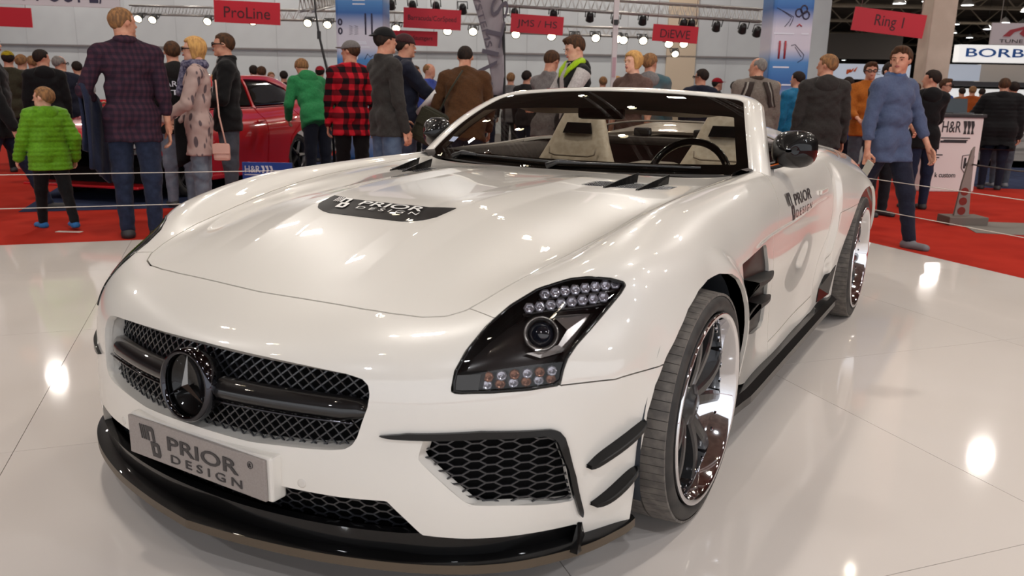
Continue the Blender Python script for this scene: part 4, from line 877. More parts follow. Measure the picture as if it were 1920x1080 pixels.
for d in (30, 37, 45, 54, 64, 76, 90, 106): girder(hall(d, -6 if d < 40 else -10, 7.0), hall(d, 24+d*.55, 7.0), 1.2, 26, .085, BEAM, 'girder', ce)
for s in (6, 12, 19, 27, 36, 46): girder(hall(28, s*.9, 7.5), hall(112, s*1.5, 7.5), .7, 34, .07, BEAM, 'girder', ce)
# walls
WALL = mat('hall_wall', (194, 198, 200), .8); noise_mix(WALL, (186, 189, 192), .7)
wall = empty('wall_back', tuple(hall(26.1, 0, 0))); tag(wall, kind='structure'); 
def wpt(px, py, D): return at(px, D, py)
def board(name, px0, py0, px1, py1, D, m, thick=.04, parent=None, bev=0, yaw=0):
    """upright board whose face spans two picture corners at a depth; squared up to the hall"""
    a, b = at(px0, D, py0), at(px1, D, py1); c_ = (a+b)/2; w = abs((b-a) @ RH); h = abs(a[2]-b[2]); ang = YAW+yaw
    if parent is not None and any(abs(v) > 1e-9 for v in parent.location): 
        q = c_-np.array(parent.location)
    else: q = c_
    o = MB().box((0, 0, 0), (w, thick, h), bev=bev).build(name, m, parent); o.location = tuple(q); o.rotation_euler = (0, 0, ang); return o, c_, w, h
for k in range(30):
    s = -36.1+1.55*k; o = MB().box((0, 0, 2.9), (1.545, .12, 5.9)).build('panel', WALL, wall); o.location = tuple(hall(26.1, s)-hall(26.1, 0)); o.rotation_euler = (0, 0, YAW)
MB().box((-14.3, .12, 4.2), (45.6, .08, 8.8)).build('panel_backing', WALL, wall).rotation_euler = (0, 0, YAW)
o = MB().box((-14.3, -.10, 2.42), (44.6, .10, .05)).build('cable_duct', mat('duct_grey', (120, 114, 114), .5), wall); o.rotation_euler = (0, 0, YAW)
SHUT = mat('shutter_grey', (150, 146, 146), .5, metal=.2); VENTG = mat('louvre_grey', (168, 164, 162), .5)
def shutter(n, px0, py0, px1, py1, nsl):
    D = 25.85; a, b = at(px0, D, py0), at(px1, D, py1); c_ = (a+b)/2; w = abs((b-a) @ RH); h = a[2]-b[2]
    e = empty('door_%d' % n, tuple(c_), YAW); tag(e, kind='structure')
    for i in range(nsl): MB().box((0, 0, h/2-(i+.5)*h/nsl), (w, .05, h/nsl*.86), bev=.012).build('slat', SHUT, e)
    for x in (-w/2-.07, w/2+.07): MB().box((x, -.02, 0), (.14, .16, h+.1)).build('guide_rail', WALL, e)
    MB().box((0, -.06, h/2+.14), (w+.5, .3, .28)).build('roller_box', WALL, e); MB().box((0, -.04, h/2-.03), (w, .12, .14)).build('roller_slot', mat('slot_dark', (70, 66, 66), .6), e)
    for x in np.linspace(-w/2, w/2, 4)[1:-1]: MB().box((x, -.03, 0), (.03, .03, h)).build('stile', mat('stile_grey', (124, 120, 120), .5), e)
shutter(1, 88, 27, 250, 235, 26); shutter(2, 994, 66, 1100, 240, 24)
def louvre(px0, py0, px1, py1, n, label):
    D = 25.9; a, b = at(px0, D, py0), at(px1, D, py1); c_ = (a+b)/2; w = abs((b-a) @ RH); h = a[2]-b[2]; e = empty('wall_vent', tuple(c_), YAW, label, 'vent')
    MB().box((0, 0, 0), (w, .06, h)).build('frame', WALL, e)
    for i in range(n):
        x = -w/2+(i+.5)*w/n; MB().box((x, -.04, 0), (w/n*.86, .05, h*.86)).build('louvre_panel', mat('louvre_back', (120, 116, 114), .6), e)
        for k in range(7): MB().box((x, -.075, -h*.36+k*h*.12), (w/n*.84, .03, h*.07), R=rotx(.5)).build('slat', VENTG, e)
louvre(411, 72, 481, 104, 3, 'grey three-panel louvre vent on the white wall beside the orange-numbered jacket'); louvre(942, 91, 981, 120, 2, 'grey two-panel louvre vent on the wall right of the feather flag')
GREENW = mat('window_view', (118, 140, 104), .3); noise_mix(GREENW, (186, 196, 178), 3, .4, .6)
for n, (x0, y0, x1, y1) in enumerate(((522, 116, 628, 137), (808, 118, 905, 146))):
    D = 25.8; a, b = at(x0, D, y0), at(x1, D, y1); c_ = (a+b)/2; w = abs((b-a) @ RH); h = a[2]-b[2]; e = empty('window_%d' % (n+1), tuple(c_), YAW); tag(e, kind='structure')
    MB().box((0, .02, 0), (w, .04, h)).build('pane', GREENW if n == 0 else mat('window_view_blue', (128, 146, 152), .25), e)
    fr = mat('window_frame', (196, 190, 186), .5)
    for z in (-h/2, h/2): MB().box((0, -.02, z), (w+.1, .08, .06)).build('frame_rail', fr, e)
    for x in np.linspace(-w/2, w/2, 4): MB().box((x, -.02, 0), (.05, .08, h)).build('frame_post', fr, e)
# exit lamp and wall notices
o, c_, w, h = board('exit_sign', 150, 27, 164, 37, 25.4, mat('exit_green', (40, 150, 90), .4, emit=.8), .06); tag(o, 'small green emergency exit sign over the roller shutter', 'sign'); 
x_ = MB().box((-.02, -.035, 0), (.10, .01, .05)).build('running_figure', mat('exit_white', (230, 240, 232), .4, emit=.8), o)
for (x0, y0, x1, y1), lb in (((246, 45, 258, 67), 'small red and blue wall notice left of the spotlights above the blonde woman'), ((1103, 78, 1110, 95), 'small blue wall notice beside the right roller shutter')):
    o, c_, w, h = board('wall_notice', x0, y0, x1, y1, 25.9, mat('notice_blue', (48, 60, 112), .5), .03); tag(o, lb, 'sign'); MB().box((0, -.02, h*.28), (w*.9, .01, h*.36)).build('upper_field', mat('notice_red', (190, 70, 50), .5), o); MB().prism([(-w*.3, 0), (0, -h*.3), (w*.3, 0), (w*.12, 0), (w*.12, h*.1), (-w*.12, h*.1), (-w*.12, 0)], (0, -.017, -h*.1), (1, 0, 0), (0, 0, 1), (0, -.006, 0)).build('arrow', mat('notice_white', (226, 226, 230), .5), o)
# right part: lit inner wall, pillar, far wall
WARMW = mat('lit_inner_wall', (222, 200, 172), .8); 
ws_ = at(1238, 33, 200) @ RH - CAM @ RH
o = MB().box((0, 0, 3.6), (5.2, .2, 7.4)).build('wall_inner', WARMW); o.location = tuple(hall(33, 8.6)); o.rotation_euler = (0, 0, YAW); tag(o, kind='structure')
o = MB().box((0, 0, 3.2), (.9, .5, 7)).build('wall_end', mat('wall_end_beige', (196, 178, 156), .8)); o.location = tuple(hall(26.2, 5.1)); o.rotation_euler = (0, 0, YAW); tag(o, kind='structure')
o = MB().box((0, 0, 5), (170, .3, 10)).build('wall_far', mat('far_wall_dark', (66, 62, 60), .9)); o.location = tuple(hall(118, 30)); o.rotation_euler = (0, 0, YAW); tag(o, kind='structure')
o = MB().box((0, 0, 4.3), (.2, 41, 8.6)).build('wall_left', WALL); o.location = tuple(hall(6, -37)); o.rotation_euler = (0, 0, YAW); tag(o, kind='structure')
o = MB().box((0, 0, 4.3), (.2, 134, 8.6)).build('wall_right', mat('right_wall_grey', (170, 162, 154), .8)); o.location = tuple(hall(52, 76)); o.rotation_euler = (0, 0, YAW); tag(o, kind='structure')
PILL = mat('pillar_concrete', (196, 180, 164), .8); noise_mix(PILL, (184, 168, 152), 2)
a = at(1722, 16.0); o = MB().box((0, 0, 4.3), (.46, .46, 8.7), bev=.03).build('pillar', PILL); o.location = (a[0], a[1], -.04); o.rotation_euler = (0, 0, YAW); tag(o, kind='structure')
a = at(1395, 30); o = MB().box((0, 0, 3.8), (.5, .5, 7.6), bev=.03).build('pillar', PILL); o.location = (a[0], a[1], -.04); o.rotation_euler = (0, 0, YAW); tag(o, kind='structure')
lamp_light('AREA', tuple(hall(31, 7.6, 5.4)), 90, 1.2, (1, .84, .62), (1.1, 0, YAW))
# ---- trusses and their spot lamps
def truss(p, q, label, side=.22, n=26):
    e = empty('lighting_truss', tuple(np.array(p)), 0, label, 'truss'); p, q = np.zeros(3), np.array(q)-np.array(p); d = (q-p)/np.linalg.norm(q-p); sd = np.cross(d, (0, 0, 1))*side
    for o_ in (np.zeros(3), sd, np.array([0, 0, side*1.1]), sd+[0, 0, side*1.1]): MB().tube([p+o_, q+o_], .025, 6).build('chord', STEELT, e)
    mb = MB()
    for i in range(n):
        a_, b_ = p+(q-p)*(i/n), p+(q-p)*((i+1)/n); m_ = (a_+b_)/2; mb.tube([a_, m_+[0, 0, side*1.1], b_], .010, 4, smooth=False); mb.tube([a_+sd, m_+sd+[0, 0, side*1.1], b_+sd], .010, 4, smooth=False)
    mb.build('lattice', STEELT, e, kind='stuff'); return e
truss(at(250, 22, 27), at(404, 22, 31), 'silver lattice truss on the left above the blonde woman', .2, 12)
truss(at(430, 21, 36), at(956, 21, 47), 'long silver lattice truss behind the blue print column at left centre', .22, 30)
truss(at(905, 17, 9), at(1425, 17, 42), 'upper silver lattice truss sloping to the right print column', .22, 36)
truss(at(905, 20, 60), at(1300, 20, 74), 'lower silver lattice truss behind the white flag pole', .18, 24)
truss(at(560, 14, 22), at(634, 24, 6), 'short silver truss running back over the wall beside the dark flag mast', .2, 16)
truss(hall(1.2, -4.6, 4.75), hall(8.8, -4.6, 4.75), 'lamp truss over the left edge of the stand'); 
for j in range(5): truss(hall(.8, -4.2+2.1*j, 4.75), hall(9.4, -4.2+2.1*j, 4.75), ['lamp truss over the platform, first from the left', 'lamp truss over the platform, second from the left', 'lamp truss over the middle of the platform', 'lamp truss over the platform, second from the right', 'lamp truss over the platform, first from the right'][j], .2, 20)
GLOW = mat('lamp_glow', (255, 236, 196), .4, emit=14); GLOWW = mat('lamp_glow_white', (246, 250, 250), .4, emit=12)
def spot_proto():
    e = empty('spot_lamp', (0, 0, 0)); MB().lathe([(.17, .0), (.17, .05), (.12, .075), (0, .085), (-.02, .09), (-.02, .078), (.01, .07)], 16, 'z').build('can', BLACKM, e); MB().lathe([(-.012, .001), (-.012, .072)], 16, 'z').build('lens', GLOW, e); MB().tube([(-.10, 0, .06), (-.10, 0, .24), (.10, 0, .24), (.10, 0, .06)], .012, 5).build('yoke', BLACKM, e); return e
SP0 = spot_proto(); used = [0]
def spot(p, sc, label=None, group=None, rot=(0, 0, 0), white=False):
    if used[0] == 0: e = SP0
    else:
        e = SP0.copy(); COL.objects.link(e)
        for ch in SP0.children: c_ = ch.copy(); COL.objects.link(c_); c_.parent = e
    used[0] += 1; e.location = tuple(p); e.scale = (sc,)*3; e.rotation_euler = rot; tag(e, label, 'lamp', group)
    return e
ORD = ['first', 'second', 'third', 'fourth', 'fifth', 'sixth', 'seventh', 'eighth', 'ninth', 'tenth', 'eleventh', 'twelfth', 'thirteenth', 'fourteenth', 'fifteenth', 'sixteenth', 'seventeenth', 'eighteenth', 'nineteenth', 'twentieth', 'twenty-first', 'twenty-second', 'twenty-third', 'twenty-fourth', 'twenty-fifth', 'twenty-sixth']
lmp = [(259, 35, 22), (286, 37, 22), (389, 40, 22), (474, 40, 21), (577, 43, 21), (614, 46, 21), (743, 53, 21), (839, 58, 20), (887, 59, 20), (935, 61, 16), (967, 64, 20), (1034, 68, 20), (1078, 71, 20), (1117, 71, 20), (1158, 73, 20), (1169, 75, 20), (1206, 76, 20), (1254, 82, 20), (1282, 82, 20), (1266, 101, 24), (1305, 104, 26), (1336, 103, 26)]
lmp.sort()
for k, (px, py, D) in enumerate(lmp): spot(at(px, D-.5, py), 1.25, 'lit spot lamp on the back trusses, %s from the left' % ORD[k], 'lit spots along the back trusses', (-1.0, 0, YAW))
for k, (px, py, D) in enumerate([(734, 4, 17), (774, 6, 17), (818, 8, 17), (868, 12, 17), (965, 20, 17), (1038, 22, 17), (1106, 27, 17), (1154, 31, 17), (1205, 33, 17), (1281, 40, 17), (1296, 41, 17), (1343, 45, 17), (1392, 49, 17), (1419, 55, 17)]): spot(at(px, D, py)-[0, 0, .1], 1.0, 'dark unlit spot lamp under the upper truss, %s from the left' % ORD[k], 'unlit spots along the upper truss', (.75, 0, YAW))
for k, p in enumerate(SPOTS): spot(p, 1.0, 'rig spot lamp above the platform, %s row from the front, %s from the left' % (ORD[k//5], ORD[k % 5]), 'rig lamps above the platform')
bay = None
for k, (px, py, D) in enumerate([(1489,115,70),(1502,94,78),(1512,112,68),(1526,108,72),(1532,93,80),(1541,91,76),(1551,93,82),(1582,113,72),(1602,110,70),(1606,102,74),(1632,110,73),(1639,88,76),(1645,102,71),(1651,86,80),(1686,7,34),(1740,3,36),(1757,43,40),(1766,60,56),(1787,62,60),(1790,46,48),(1814,10,36),(1818,71,64),(1851,55,54),(1884,43,44),(1916,47,46),(1925,22,38)]):
    if bay is None: bay = empty('high_bay_lamp', (0, 0, 0)); MB().lathe([(.35, .02), (.3, .12), (.08, .3), (0, .34), (0, .30)], 16, 'z').build('shade', STEELT, bay); MB().lathe([(.01, .001), (.01, .30)], 16, 'z').build('diffuser', GLOWW, bay); MB().tube([(0, 0, .35), (0, 0, 2.4)], .012, 5).build('rod', BLACKM, bay); e = bay
    else:
        e = bay.copy(); COL.objects.link(e)
        for ch in bay.children: c_ = ch.copy(); COL.objects.link(c_); c_.parent = e
    e.location = tuple(at(px, D, py)); e.scale = (.65 if D > 65 else .85,)*3; tag(e, 'white lamp under the far roof girders, %s from the left' % ORD[k], 'lamp', 'hanging lamps under the far roof')
# ---- red hall signs with their lettering
REDS = mat('sign_red', (196, 22, 44), .55); SIGNINK = mat('sign_ink', (64, 14, 26), .6)
def hang_sign(px0, py0, px1, py1, D, text, label, yaw=0.0, tw=.72, th=.42, roll=0, m=REDS, ink=None):
    a, b = at(px0, D, py0), at(px1, D, py1); c_ = (a+b)/2; w = abs((b-a) @ RH)/max(.3, math.cos(yaw)); h = abs(at(px0, D, py0)[2]-at(px0, D, py1)[2])
    e = empty('hanging_sign', tuple(c_), YAW+yaw, label, 'sign'); e.rotation_euler = (0, -roll, YAW+yaw)
    MB().box((0, 0, 0), (w, .03, h)).build('board', m, e)
    if text: lettering(text, (0, -.016, -h*.02), (1, 0, 0), (0, 0, 1), h*th, ink or SIGNINK, e, width=w*tw, thick=.004)
    for x in (-w*.42, w*.42): MB().tube([(x, 0, h/2), (x, 0, 8.48-c_[2])], .006, 4).build('wire', STEELT, e)
    return e
hang_sign(402, 3, 525, 44, 19.6, 'ProLine', 'red hanging sign reading ProLine', roll=-.03, tw=.70, th=.50)
hang_sign(757, 17, 864, 54, 15.5, 'Barracuda/CorSpeed', 'upper red hanging sign reading Barracuda/CorSpeed', roll=-.035, tw=.84, th=.34)
hang_sign(733, 58, 820, 85, 15.8, 'Messer Stuttgart', 'lower red hanging sign half hidden behind the black cap', roll=-.02, tw=.80, th=.36)
hang_sign(958, 29, 1056, 63, 15.5, 'JMS / HS', 'red hanging sign reading JMS / HS', roll=-.05, tw=.76, th=.48)
hang_sign(1224, 48, 1308, 79, 15.5, 'DiEWE', 'red hanging sign reading DiEWE above the blue number board', roll=-.05, tw=.66, th=.50)
hang_sign(1599, 21, 1734, 64, 15.2, 'Ring 1', 'large red hanging sign reading Ring 1 by the pillar', roll=-.10, tw=.40, th=.62)
hang_sign(-70, 13, 59, 49, 19, '', 'red hanging sign cut by the left edge of the picture', roll=-.02)
hang_sign(-40, -60, 222, 10, 14, 'WTTCUPE/', 'white hanging banner at the top left with dark lettering', roll=-.02, m=mat('banner_white', (206, 202, 206), .6), ink=mat('banner_ink', (52, 50, 74), .6), tw=.8, th=.75)
# ---- print columns
def print_mat(name, stops):
    m = mat(name, (60, 110, 180), .45); nt = m.node_tree; b = nt.nodes['Principled BSDF']; tc = nt.nodes.new('ShaderNodeTexCoord'); sx = nt.nodes.new('ShaderNodeSeparateXYZ'); nt.links.new(tc.outputs['Object'], sx.inputs[0]); mr = nt.nodes.new('ShaderNodeMapRange'); mr.inputs[1].default_value = 0; mr.inputs[2].default_value = 5; nt.links.new(sx.outputs[2], mr.inputs[0]); r = nt.nodes.new('ShaderNodeValToRGB'); nt.links.new(mr.outputs[0], r.inputs[0])
    for i, (p, c_) in enumerate(stops):
        el = r.color_ramp.elements[i] if i < 2 else r.color_ramp.elements.new(p); el.position = p; el.color = srgb(*c_)
    nt.links.new(r.outputs[0], b.inputs['Base Color']); return m
BL, WH, MD = (34, 92, 160), (206, 202, 214), (70, 130, 190)
PM = print_mat('print_column', [(0, BL), (1, WH), (.18, WH), (.3, BL), (.36, MD), (.40, WH), (.46, WH), (.52, BL), (.56, MD), (.60, WH), (.68, BL), (.78, BL), (.86, WH)])
PINK = mat('print_ink', (44, 40, 66), .5); PRED = mat('print_red', (176, 60, 70), .5); PWHT = mat('print_white', (220, 222, 232), .5)
def springs(mb, x, z0, z1, w, n=6, r=.012):
    mb.tube([(x+w*(1 if i % 2 else -1)*.5, 0, z0+(z1-z0)*i/(2*n)) for i in range(2*n+1)], r, 4, smooth=False, flat=.3)
def column(px0, px1, D, label, right):
    a, b = at(px0, D), at(px1, D); w = np.linalg.norm(b-a); c_ = (a+b)/2; e = empty('print_column', tuple(c_+FH*w*.5), YAW, label, 'display column')
    MB().box((0, 0, 2.6), (w, w, 5.2), bev=.05).build('column_body', PM, e)
    k = w/2+.004; mb = MB(); mr_ = MB(); mw = MB(); zz = lambda py: at(px0, D, py)[2]+.04
    if not right:
        for x in (-.05, .05): springs(mb, x*w/.9-.12*w, zz(68), zz(52), .07, 5)
        for x in (.12, .24): mb.tube([(x*w/.9, 0, zz(68)), (x*w/.9, 0, zz(30))], .014, 5, flat=.3); springs(mb, x*w/.9, zz(48), zz(36), .05, 4)
        for z in (46, 62): mb.tube([(-.40*w+.03*math.cos(t), 0, zz(z)+.05*math.sin(t)) for t in np.linspace(0, 6.28, 9)], .02, 4, flat=.3)
        mw.tube([(-.12*w+.06*math.cos(t), 0, zz(108)+.06*math.sin(t)) for t in np.linspace(0, 6.28, 12)], .018, 4, flat=.3); mb.tube([(.10*w, 0, zz(112)), (.16*w, 0, zz(102)), (.22*w, 0, zz(108)), (.28*w, 0, zz(104))], .02, 4, flat=.3)
        for z, l in ((7, .26), (14, .26), (81, .28), (84, .3), (90, .42)): mw.box((0, 0, zz(z)), (w*l, .004, .02))
    else:
        mb.tube([(-.42*w, 0, zz(22)), (-.30*w, 0, zz(26)), (-.05*w, 0, zz(38)), (-.10*w, 0, zz(46)), (-.2*w, 0, zz(55))], .016, 5, flat=.3); mb.tube([(-.30*w, 0, zz(26)), (.0*w, 0, zz(37)), (-.02*w, 0, zz(44)), (-.08*w, 0, zz(54))], .016, 5, flat=.3)
        for x, z in ((.12, 30), (.24, 24), (.30, 34)): mb.tube([(x*w+.05*math.cos(t), 0, zz(z)+.06*math.sin(t)) for t in np.linspace(0, 6.28, 10)], .016, 4, flat=.3)
        mr_.tube([(.10*w, 0, zz(54)), (.16*w, 0, zz(50)), (.22*w, 0, zz(54))], .04, 4, flat=.3)
        for x in (-.28, -.14): mr_.tube([(x*w, 0, zz(112)), (x*w, 0, zz(80))], .016, 5, flat=.3); springs(mr_, x*w, zz(96), zz(84), .06, 4)
        mb.tube([(.0*w, 0, zz(88)), (.10*w, 0, zz(86)), (.34*w, 0, zz(104)), (.32*w, 0, zz(112)), (.2*w, 0, zz(118))], .016, 5, flat=.3); mb.tube([(.1*w, 0, zz(90)), (.28*w, 0, zz(108))], .014, 5, flat=.3)
        mr_.tube([(-.2*w, 0, zz(196)), (.1*w, 0, zz(192)), (.3*w, 0, zz(195))], .03, 4, flat=.3); mb.tube([(.1*w, 0, zz(178)), (.3*w, 0, zz(182))], .03, 4, flat=.3)
        for z, l, x in ((2, .5, .15), (67, .5, -.2), (67, .18, .32), (127, .4, -.2), (159, .3, 0)): mw.box((x*w, 0, zz(z)), (w*l, .004, .022))
    for q, m_, nm in ((mb, PINK, 'printed_parts'), (mr_, PRED, 'printed_red_parts'), (mw, PWHT, 'printed_white_marks')):
        if q.V: q.V = [(x, y*.2-k, z) for x, y, z in q.V]; q.build(nm, m_, e)
column(637, 723, 15, 'blue and white print column with spring pictures at left centre', False); column(1423, 1496, 13.0, 'tall blue print column with stabiliser pictures on the right', True)
# ---- feather flag, flag pole, mast
FLAGM = mat('flag_grey', (150, 142, 146), .8); e = empty('feather_flag', tuple(at(944, 11.5)), YAW, 'grey feather flag with dark lettering and a black edge rod', 'flag')
zf = lambda px, py: ((at(px, 11.5, py)-at(944, 11.5)) @ RH, at(px, 11.5, py)[2]+.04)
pts_r = [zf(938, -60), zf(942, 0), zf(945, 60), zf(946, 120), zf(946, 178)]; pts_l = [zf(872, -60), zf(888, 0), zf(905, 60), zf(918, 120), zf(926, 178)]
rows = [[(l[0]+(r[0]-l[0])*t, .05*math.sin(t*5+i)*.5, l[1]+(r[1]-l[1])*t) for t in np.linspace(0, 1, 9)] for i, (l, r) in enumerate(zip(spl(pts_l, 4), spl(pts_r, 4)))]
fm = MB().grid(np.array(rows)).build('flag_cloth', FLAGM, e); sol = fm.modifiers.new('s', 'SOLIDIFY'); sol.thickness = .01
MB().tube([(x, 0, z) for x, z in spl(pts_r+[(pts_r[-1][0], 0)], 4)], .018, 6).build('flag_rod', BLACKM, e); MB().box((pts_r[-1][0], 0, .02), (.4, .4, .04)).build('flag_base', BLACKM, e)
zt = zf(925, 85); lettering('STIV', (zt[0], -.045, zt[1]), (-.20, 0, -.98), (.98, 0, -.2), .24, mat('flag_ink', (92, 86, 96), .8), e, width=1.15, thick=.004, mb=None)
zt = zf(906, 40); lettering('SYSTEMS', (zt[0], -.045, zt[1]), (.28, 0, -.96), (.96, 0, .28), .09, MATS['flag_ink'], e, width=.8, thick=.004)
e = empty('flag_pole', tuple(at(1141, 12)), YAW, 'slim white flag pole with a small dark clip', 'pole'); MB().box((0, 0, 2.3), (.075, .05, 4.6), bev=.01).build('pole', mat('pole_white', (206, 196, 196), .5), e); MB().box((0, -.03, at(1141, 12, 48)[2]+.04), (.06, .03, .07)).build('clip', BLACKM, e); MB().box((0, -.027, at(1141, 12, 128)[2]+.04), (.05, .006, .28)).build('print_strip', mat('strip_pink', (186, 150, 158), .5), e); MB().box((0, 0, .03), (.5, .5, .06)).build('pole_foot', STEELT, e)
e = empty('flag_mast', tuple(at(628, 13)), YAW, 'thin black flag mast left of the blue print column', 'pole'); q = [((at(px, 13, py)-at(628, 13)) @ RH, 0, at(px, 13, py)[2]+.04) for px, py in ((606, -30), (608, 30), (612, 70), (619, 110), (627, 150))]+[(0, 0, .02)]; MB().tube(q, [.012, .014, .018, .02, .022, .024], 6).build('mast', BLACKM, e); MB().box((q[2][0], 0, q[2][2]), (.05, .05, .12)).build('mast_joint', BLACKM, e); MB().box((0, 0, .02), (.4, .4, .04)).build('mast_foot', BLACKM, e)
# ---- stands at the right
WHITEB = mat('stand_white', (224, 216, 212), .5); DKBAND = mat('stand_dark', (70, 68, 72), .6); INKB = mat('print_black', (34, 32, 34), .5)
D = 11.4; a, b = at(1722, D), at(1828, D); w = np.linalg.norm(b-a); cc = (a+b)/2; e = empty('stand_counter', tuple(cc+FH*.35), YAW+.06, 'white promotion counter with black prints and a shield', 'counter'); hz = at(1780, D, 219)[2]+.04
MB().box((0, 0, hz/2), (w, .6, hz), bev=.02).build('counter_body', WHITEB, e); MB().box((0, 0, hz+.02), (w+.04, .66, .05), bev=.01).build('counter_top', INKB, e)
zz = lambda py: at(1780, D, py)[2]+.04; xx = lambda px: ((at(px, D)-cc) @ RH)
fy_ = -.303
lettering('H&R', (xx(1768), fy_, zz(237)), (1, 0, 0), (0, 0, 1), .155, INKB, e, width=.27, thick=.004)
mb = MB()
for i in range(3): x = xx(1789+7.2*i); mb.prism([(x, .09), (x+.045, .09), (x+.06, .03), (x+.045, -.03), (x+.06, -.09), (x+.02, -.09), (x+.03, -.03), (x+.015, .03)], (0, fy_, zz(238)), (1, 0, 0), (0, 0, 1), (0, -.004, 0))
for i, (x0, x1, y) in enumerate(((1750, 1806, 258), (1756, 1802, 262), (1750, 1800, 265), (1738, 1758, 290), (1738, 1752, 295), (1738, 1748, 299))): mb.box(((xx(x0)+xx(x1))/2, fy_, zz(y)), (xx(x1)-xx(x0), .004, .016 if i != 2 else .03))
sh_ = [(-.085, .13), (0, .145), (.085, .13), (.08, -.04), (0, -.14), (-.08, -.04)]
mb.tube([(xx(1808)+x, fy_, zz(309)+z) for x, z in sh_+sh_[:2]], .006, 4, smooth=False); mb.build('counter_prints', INKB, e)
lettering('k', (xx(1808), fy_, zz(305)), (1, 0, 0), (0, 0, 1), .15, INKB, e, offset=.03); lettering('k custom', (xx(1768), fy_, zz(328)), (1, 0, 0), (0, 0, 1), .07, INKB, e, width=.30, offset=.01)
lap = empty('laptop', tuple(at(1800, 11.6, 205)), YAW, 'dark laptop standing open on the promotion counter', 'laptop'); lz = hz+.045-.04; lap.location.z = lz; MB().box((0, 0, .008), (.30, .22, .016)).build('keyboard_half', mat('laptop_grey', (70, 74, 78), .4), lap); MB().box((0, .10, .11), (.30, .015, .20), R=rotx(-.15)).build('screen_half', mat('laptop_dark', (40, 52, 60), .3), lap)
# far stands: fascia boards
def fascia(px0, py0, px1, py1, D, m, label, th=.3, name='fascia_board'):
    o, c_, w, h = board(name, px0, py0, px1, py1, D, m, th); tag(o, label, 'board'); return o, w, h
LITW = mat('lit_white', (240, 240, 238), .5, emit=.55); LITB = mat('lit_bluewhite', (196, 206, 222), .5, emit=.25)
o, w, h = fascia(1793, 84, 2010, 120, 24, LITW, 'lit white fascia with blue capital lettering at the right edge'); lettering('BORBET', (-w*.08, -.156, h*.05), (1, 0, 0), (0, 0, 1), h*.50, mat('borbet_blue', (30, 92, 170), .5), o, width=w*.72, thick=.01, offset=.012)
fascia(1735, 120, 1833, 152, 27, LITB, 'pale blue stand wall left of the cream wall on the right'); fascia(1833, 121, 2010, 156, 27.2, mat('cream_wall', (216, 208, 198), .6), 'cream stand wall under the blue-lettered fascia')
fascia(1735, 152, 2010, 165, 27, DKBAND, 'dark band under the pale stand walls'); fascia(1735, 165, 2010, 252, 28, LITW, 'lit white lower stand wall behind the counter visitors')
o, w, h = fascia(1858, 43, 2010, 86, 19, mat('grey_sign', (190, 182, 186), .6), 'grey hanging board with a dark red swoosh at the right edge', .05); mb = MB()
mb.prism([(-w*.36, -h*.12), (-w*.28, h*.18), (-w*.12, h*.34), (w*.06, h*.36), (w*.16, h*.30), (w*.02, h*.24), (-.0*w, h*.05), (-w*.10, -h*.12), (-w*.16, h*.02), (-w*.12, h*.2), (-w*.22, h*.08), (-w*.27, -h*.12)], (0, -.028, 0), (1, 0, 0), (0, 0, 1), (0, -.004, 0)); mb.build('swoosh', mat('swoosh_red', (150, 40, 50), .5), o)
lettering('TUNE IT! SAFE!', (-w*.02, -.028, -h*.33), (1, 0, 0), (0, 0, 1), h*.16, INKB, o, width=w*.74, thick=.004)
for x in (-w*.4, w*.4): MB().tube([(x, 0, h/2), (x, 0, 8.48-o.location.z)], .01, 4).build('wire', STEELT, o)
o, w, h = fascia(1480, 118, 1702, 150, 26, LITB, 'long pale lit fascia with an orange flame mark behind the hooded man'); mb = MB()
for i in range(3): mb.tube([(-.03*w+.10*i, -.16, -h*.18+.05*i), (-.02*w+.10*i, -.16, h*.02), (.0*w+.10*i, -.16, h*.12+.04*i)], [.02, .07, .015], 5, flat=.5)
mb.build('flame_mark', mat('flame_orange', (214, 92, 40), .5), o); lettering('MEGA', (.26*w, -.155, 0), (1, 0, 0), (0, 0, 1), h*.4, mat('fascia_grey', (150, 150, 156), .5), o, width=w*.2, thick=.006)
zl_ = o.location.z+.04
for x in (-w*.45, w*.45): MB().box((x, 0, -zl_/2-h*.25), (.2, .2, zl_-h*.5)).build('fascia_leg', DKBAND, o)
fascia(1490, 62, 1690, 112, 62, mat('dark_drape', (84, 78, 74), .9), 'wide dark drape hanging below the far girders', .2, 'drape')[0]
for c0_ in [q for q in COL.objects if q.name == 'drape']:
    for x in (-3, 3): MB().tube([(x, 0, .5), (x, 0, 8.48-c0_.location.z)], .02, 4).build('wire', STEELT, c0_)
# inner wall boards
o, w, h = fascia(1296, 93, 1346, 121, 32.75, mat('number_blue', (44, 66, 128), .5), 'blue number board with a pale 3 on the lit inner wall', .06); lettering('3', (-w*.34, -.032, -h*.15), (1, 0, 0), (0, 0, 1), h*.42, PWHT, o, thick=.004); MB().box((w*.15, -.034, h*.08), (w*.3, .004, h*.3)).build('pale_field', mat('field_blue', (96, 126, 176), .5), o)
fascia(1346, 96, 1384, 113, 32.7, mat('screen_white', (226, 218, 222), .5), 'white upper half of the two-tone panel beside the number board', .06)[0]; o, w, h = fascia(1346, 113, 1384, 153, 32.7, mat('panel_grey', (112, 108, 110), .6), 'grey lower half of the two-tone panel beside the number board', .06)
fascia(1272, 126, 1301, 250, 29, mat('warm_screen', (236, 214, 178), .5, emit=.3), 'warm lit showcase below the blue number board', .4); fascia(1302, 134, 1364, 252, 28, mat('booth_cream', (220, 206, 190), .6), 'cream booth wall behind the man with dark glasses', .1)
o = MB().box((0, 0, 0), (2.6, .6, .3)).build('balcony_edge', mat('balcony_beige', (206, 182, 146), .7)); o.location = tuple(at(1345, 31, 62)); o.rotation_euler = (0, 0, YAW); tag(o, 'beige balcony edge above the blue number board', 'balcony')
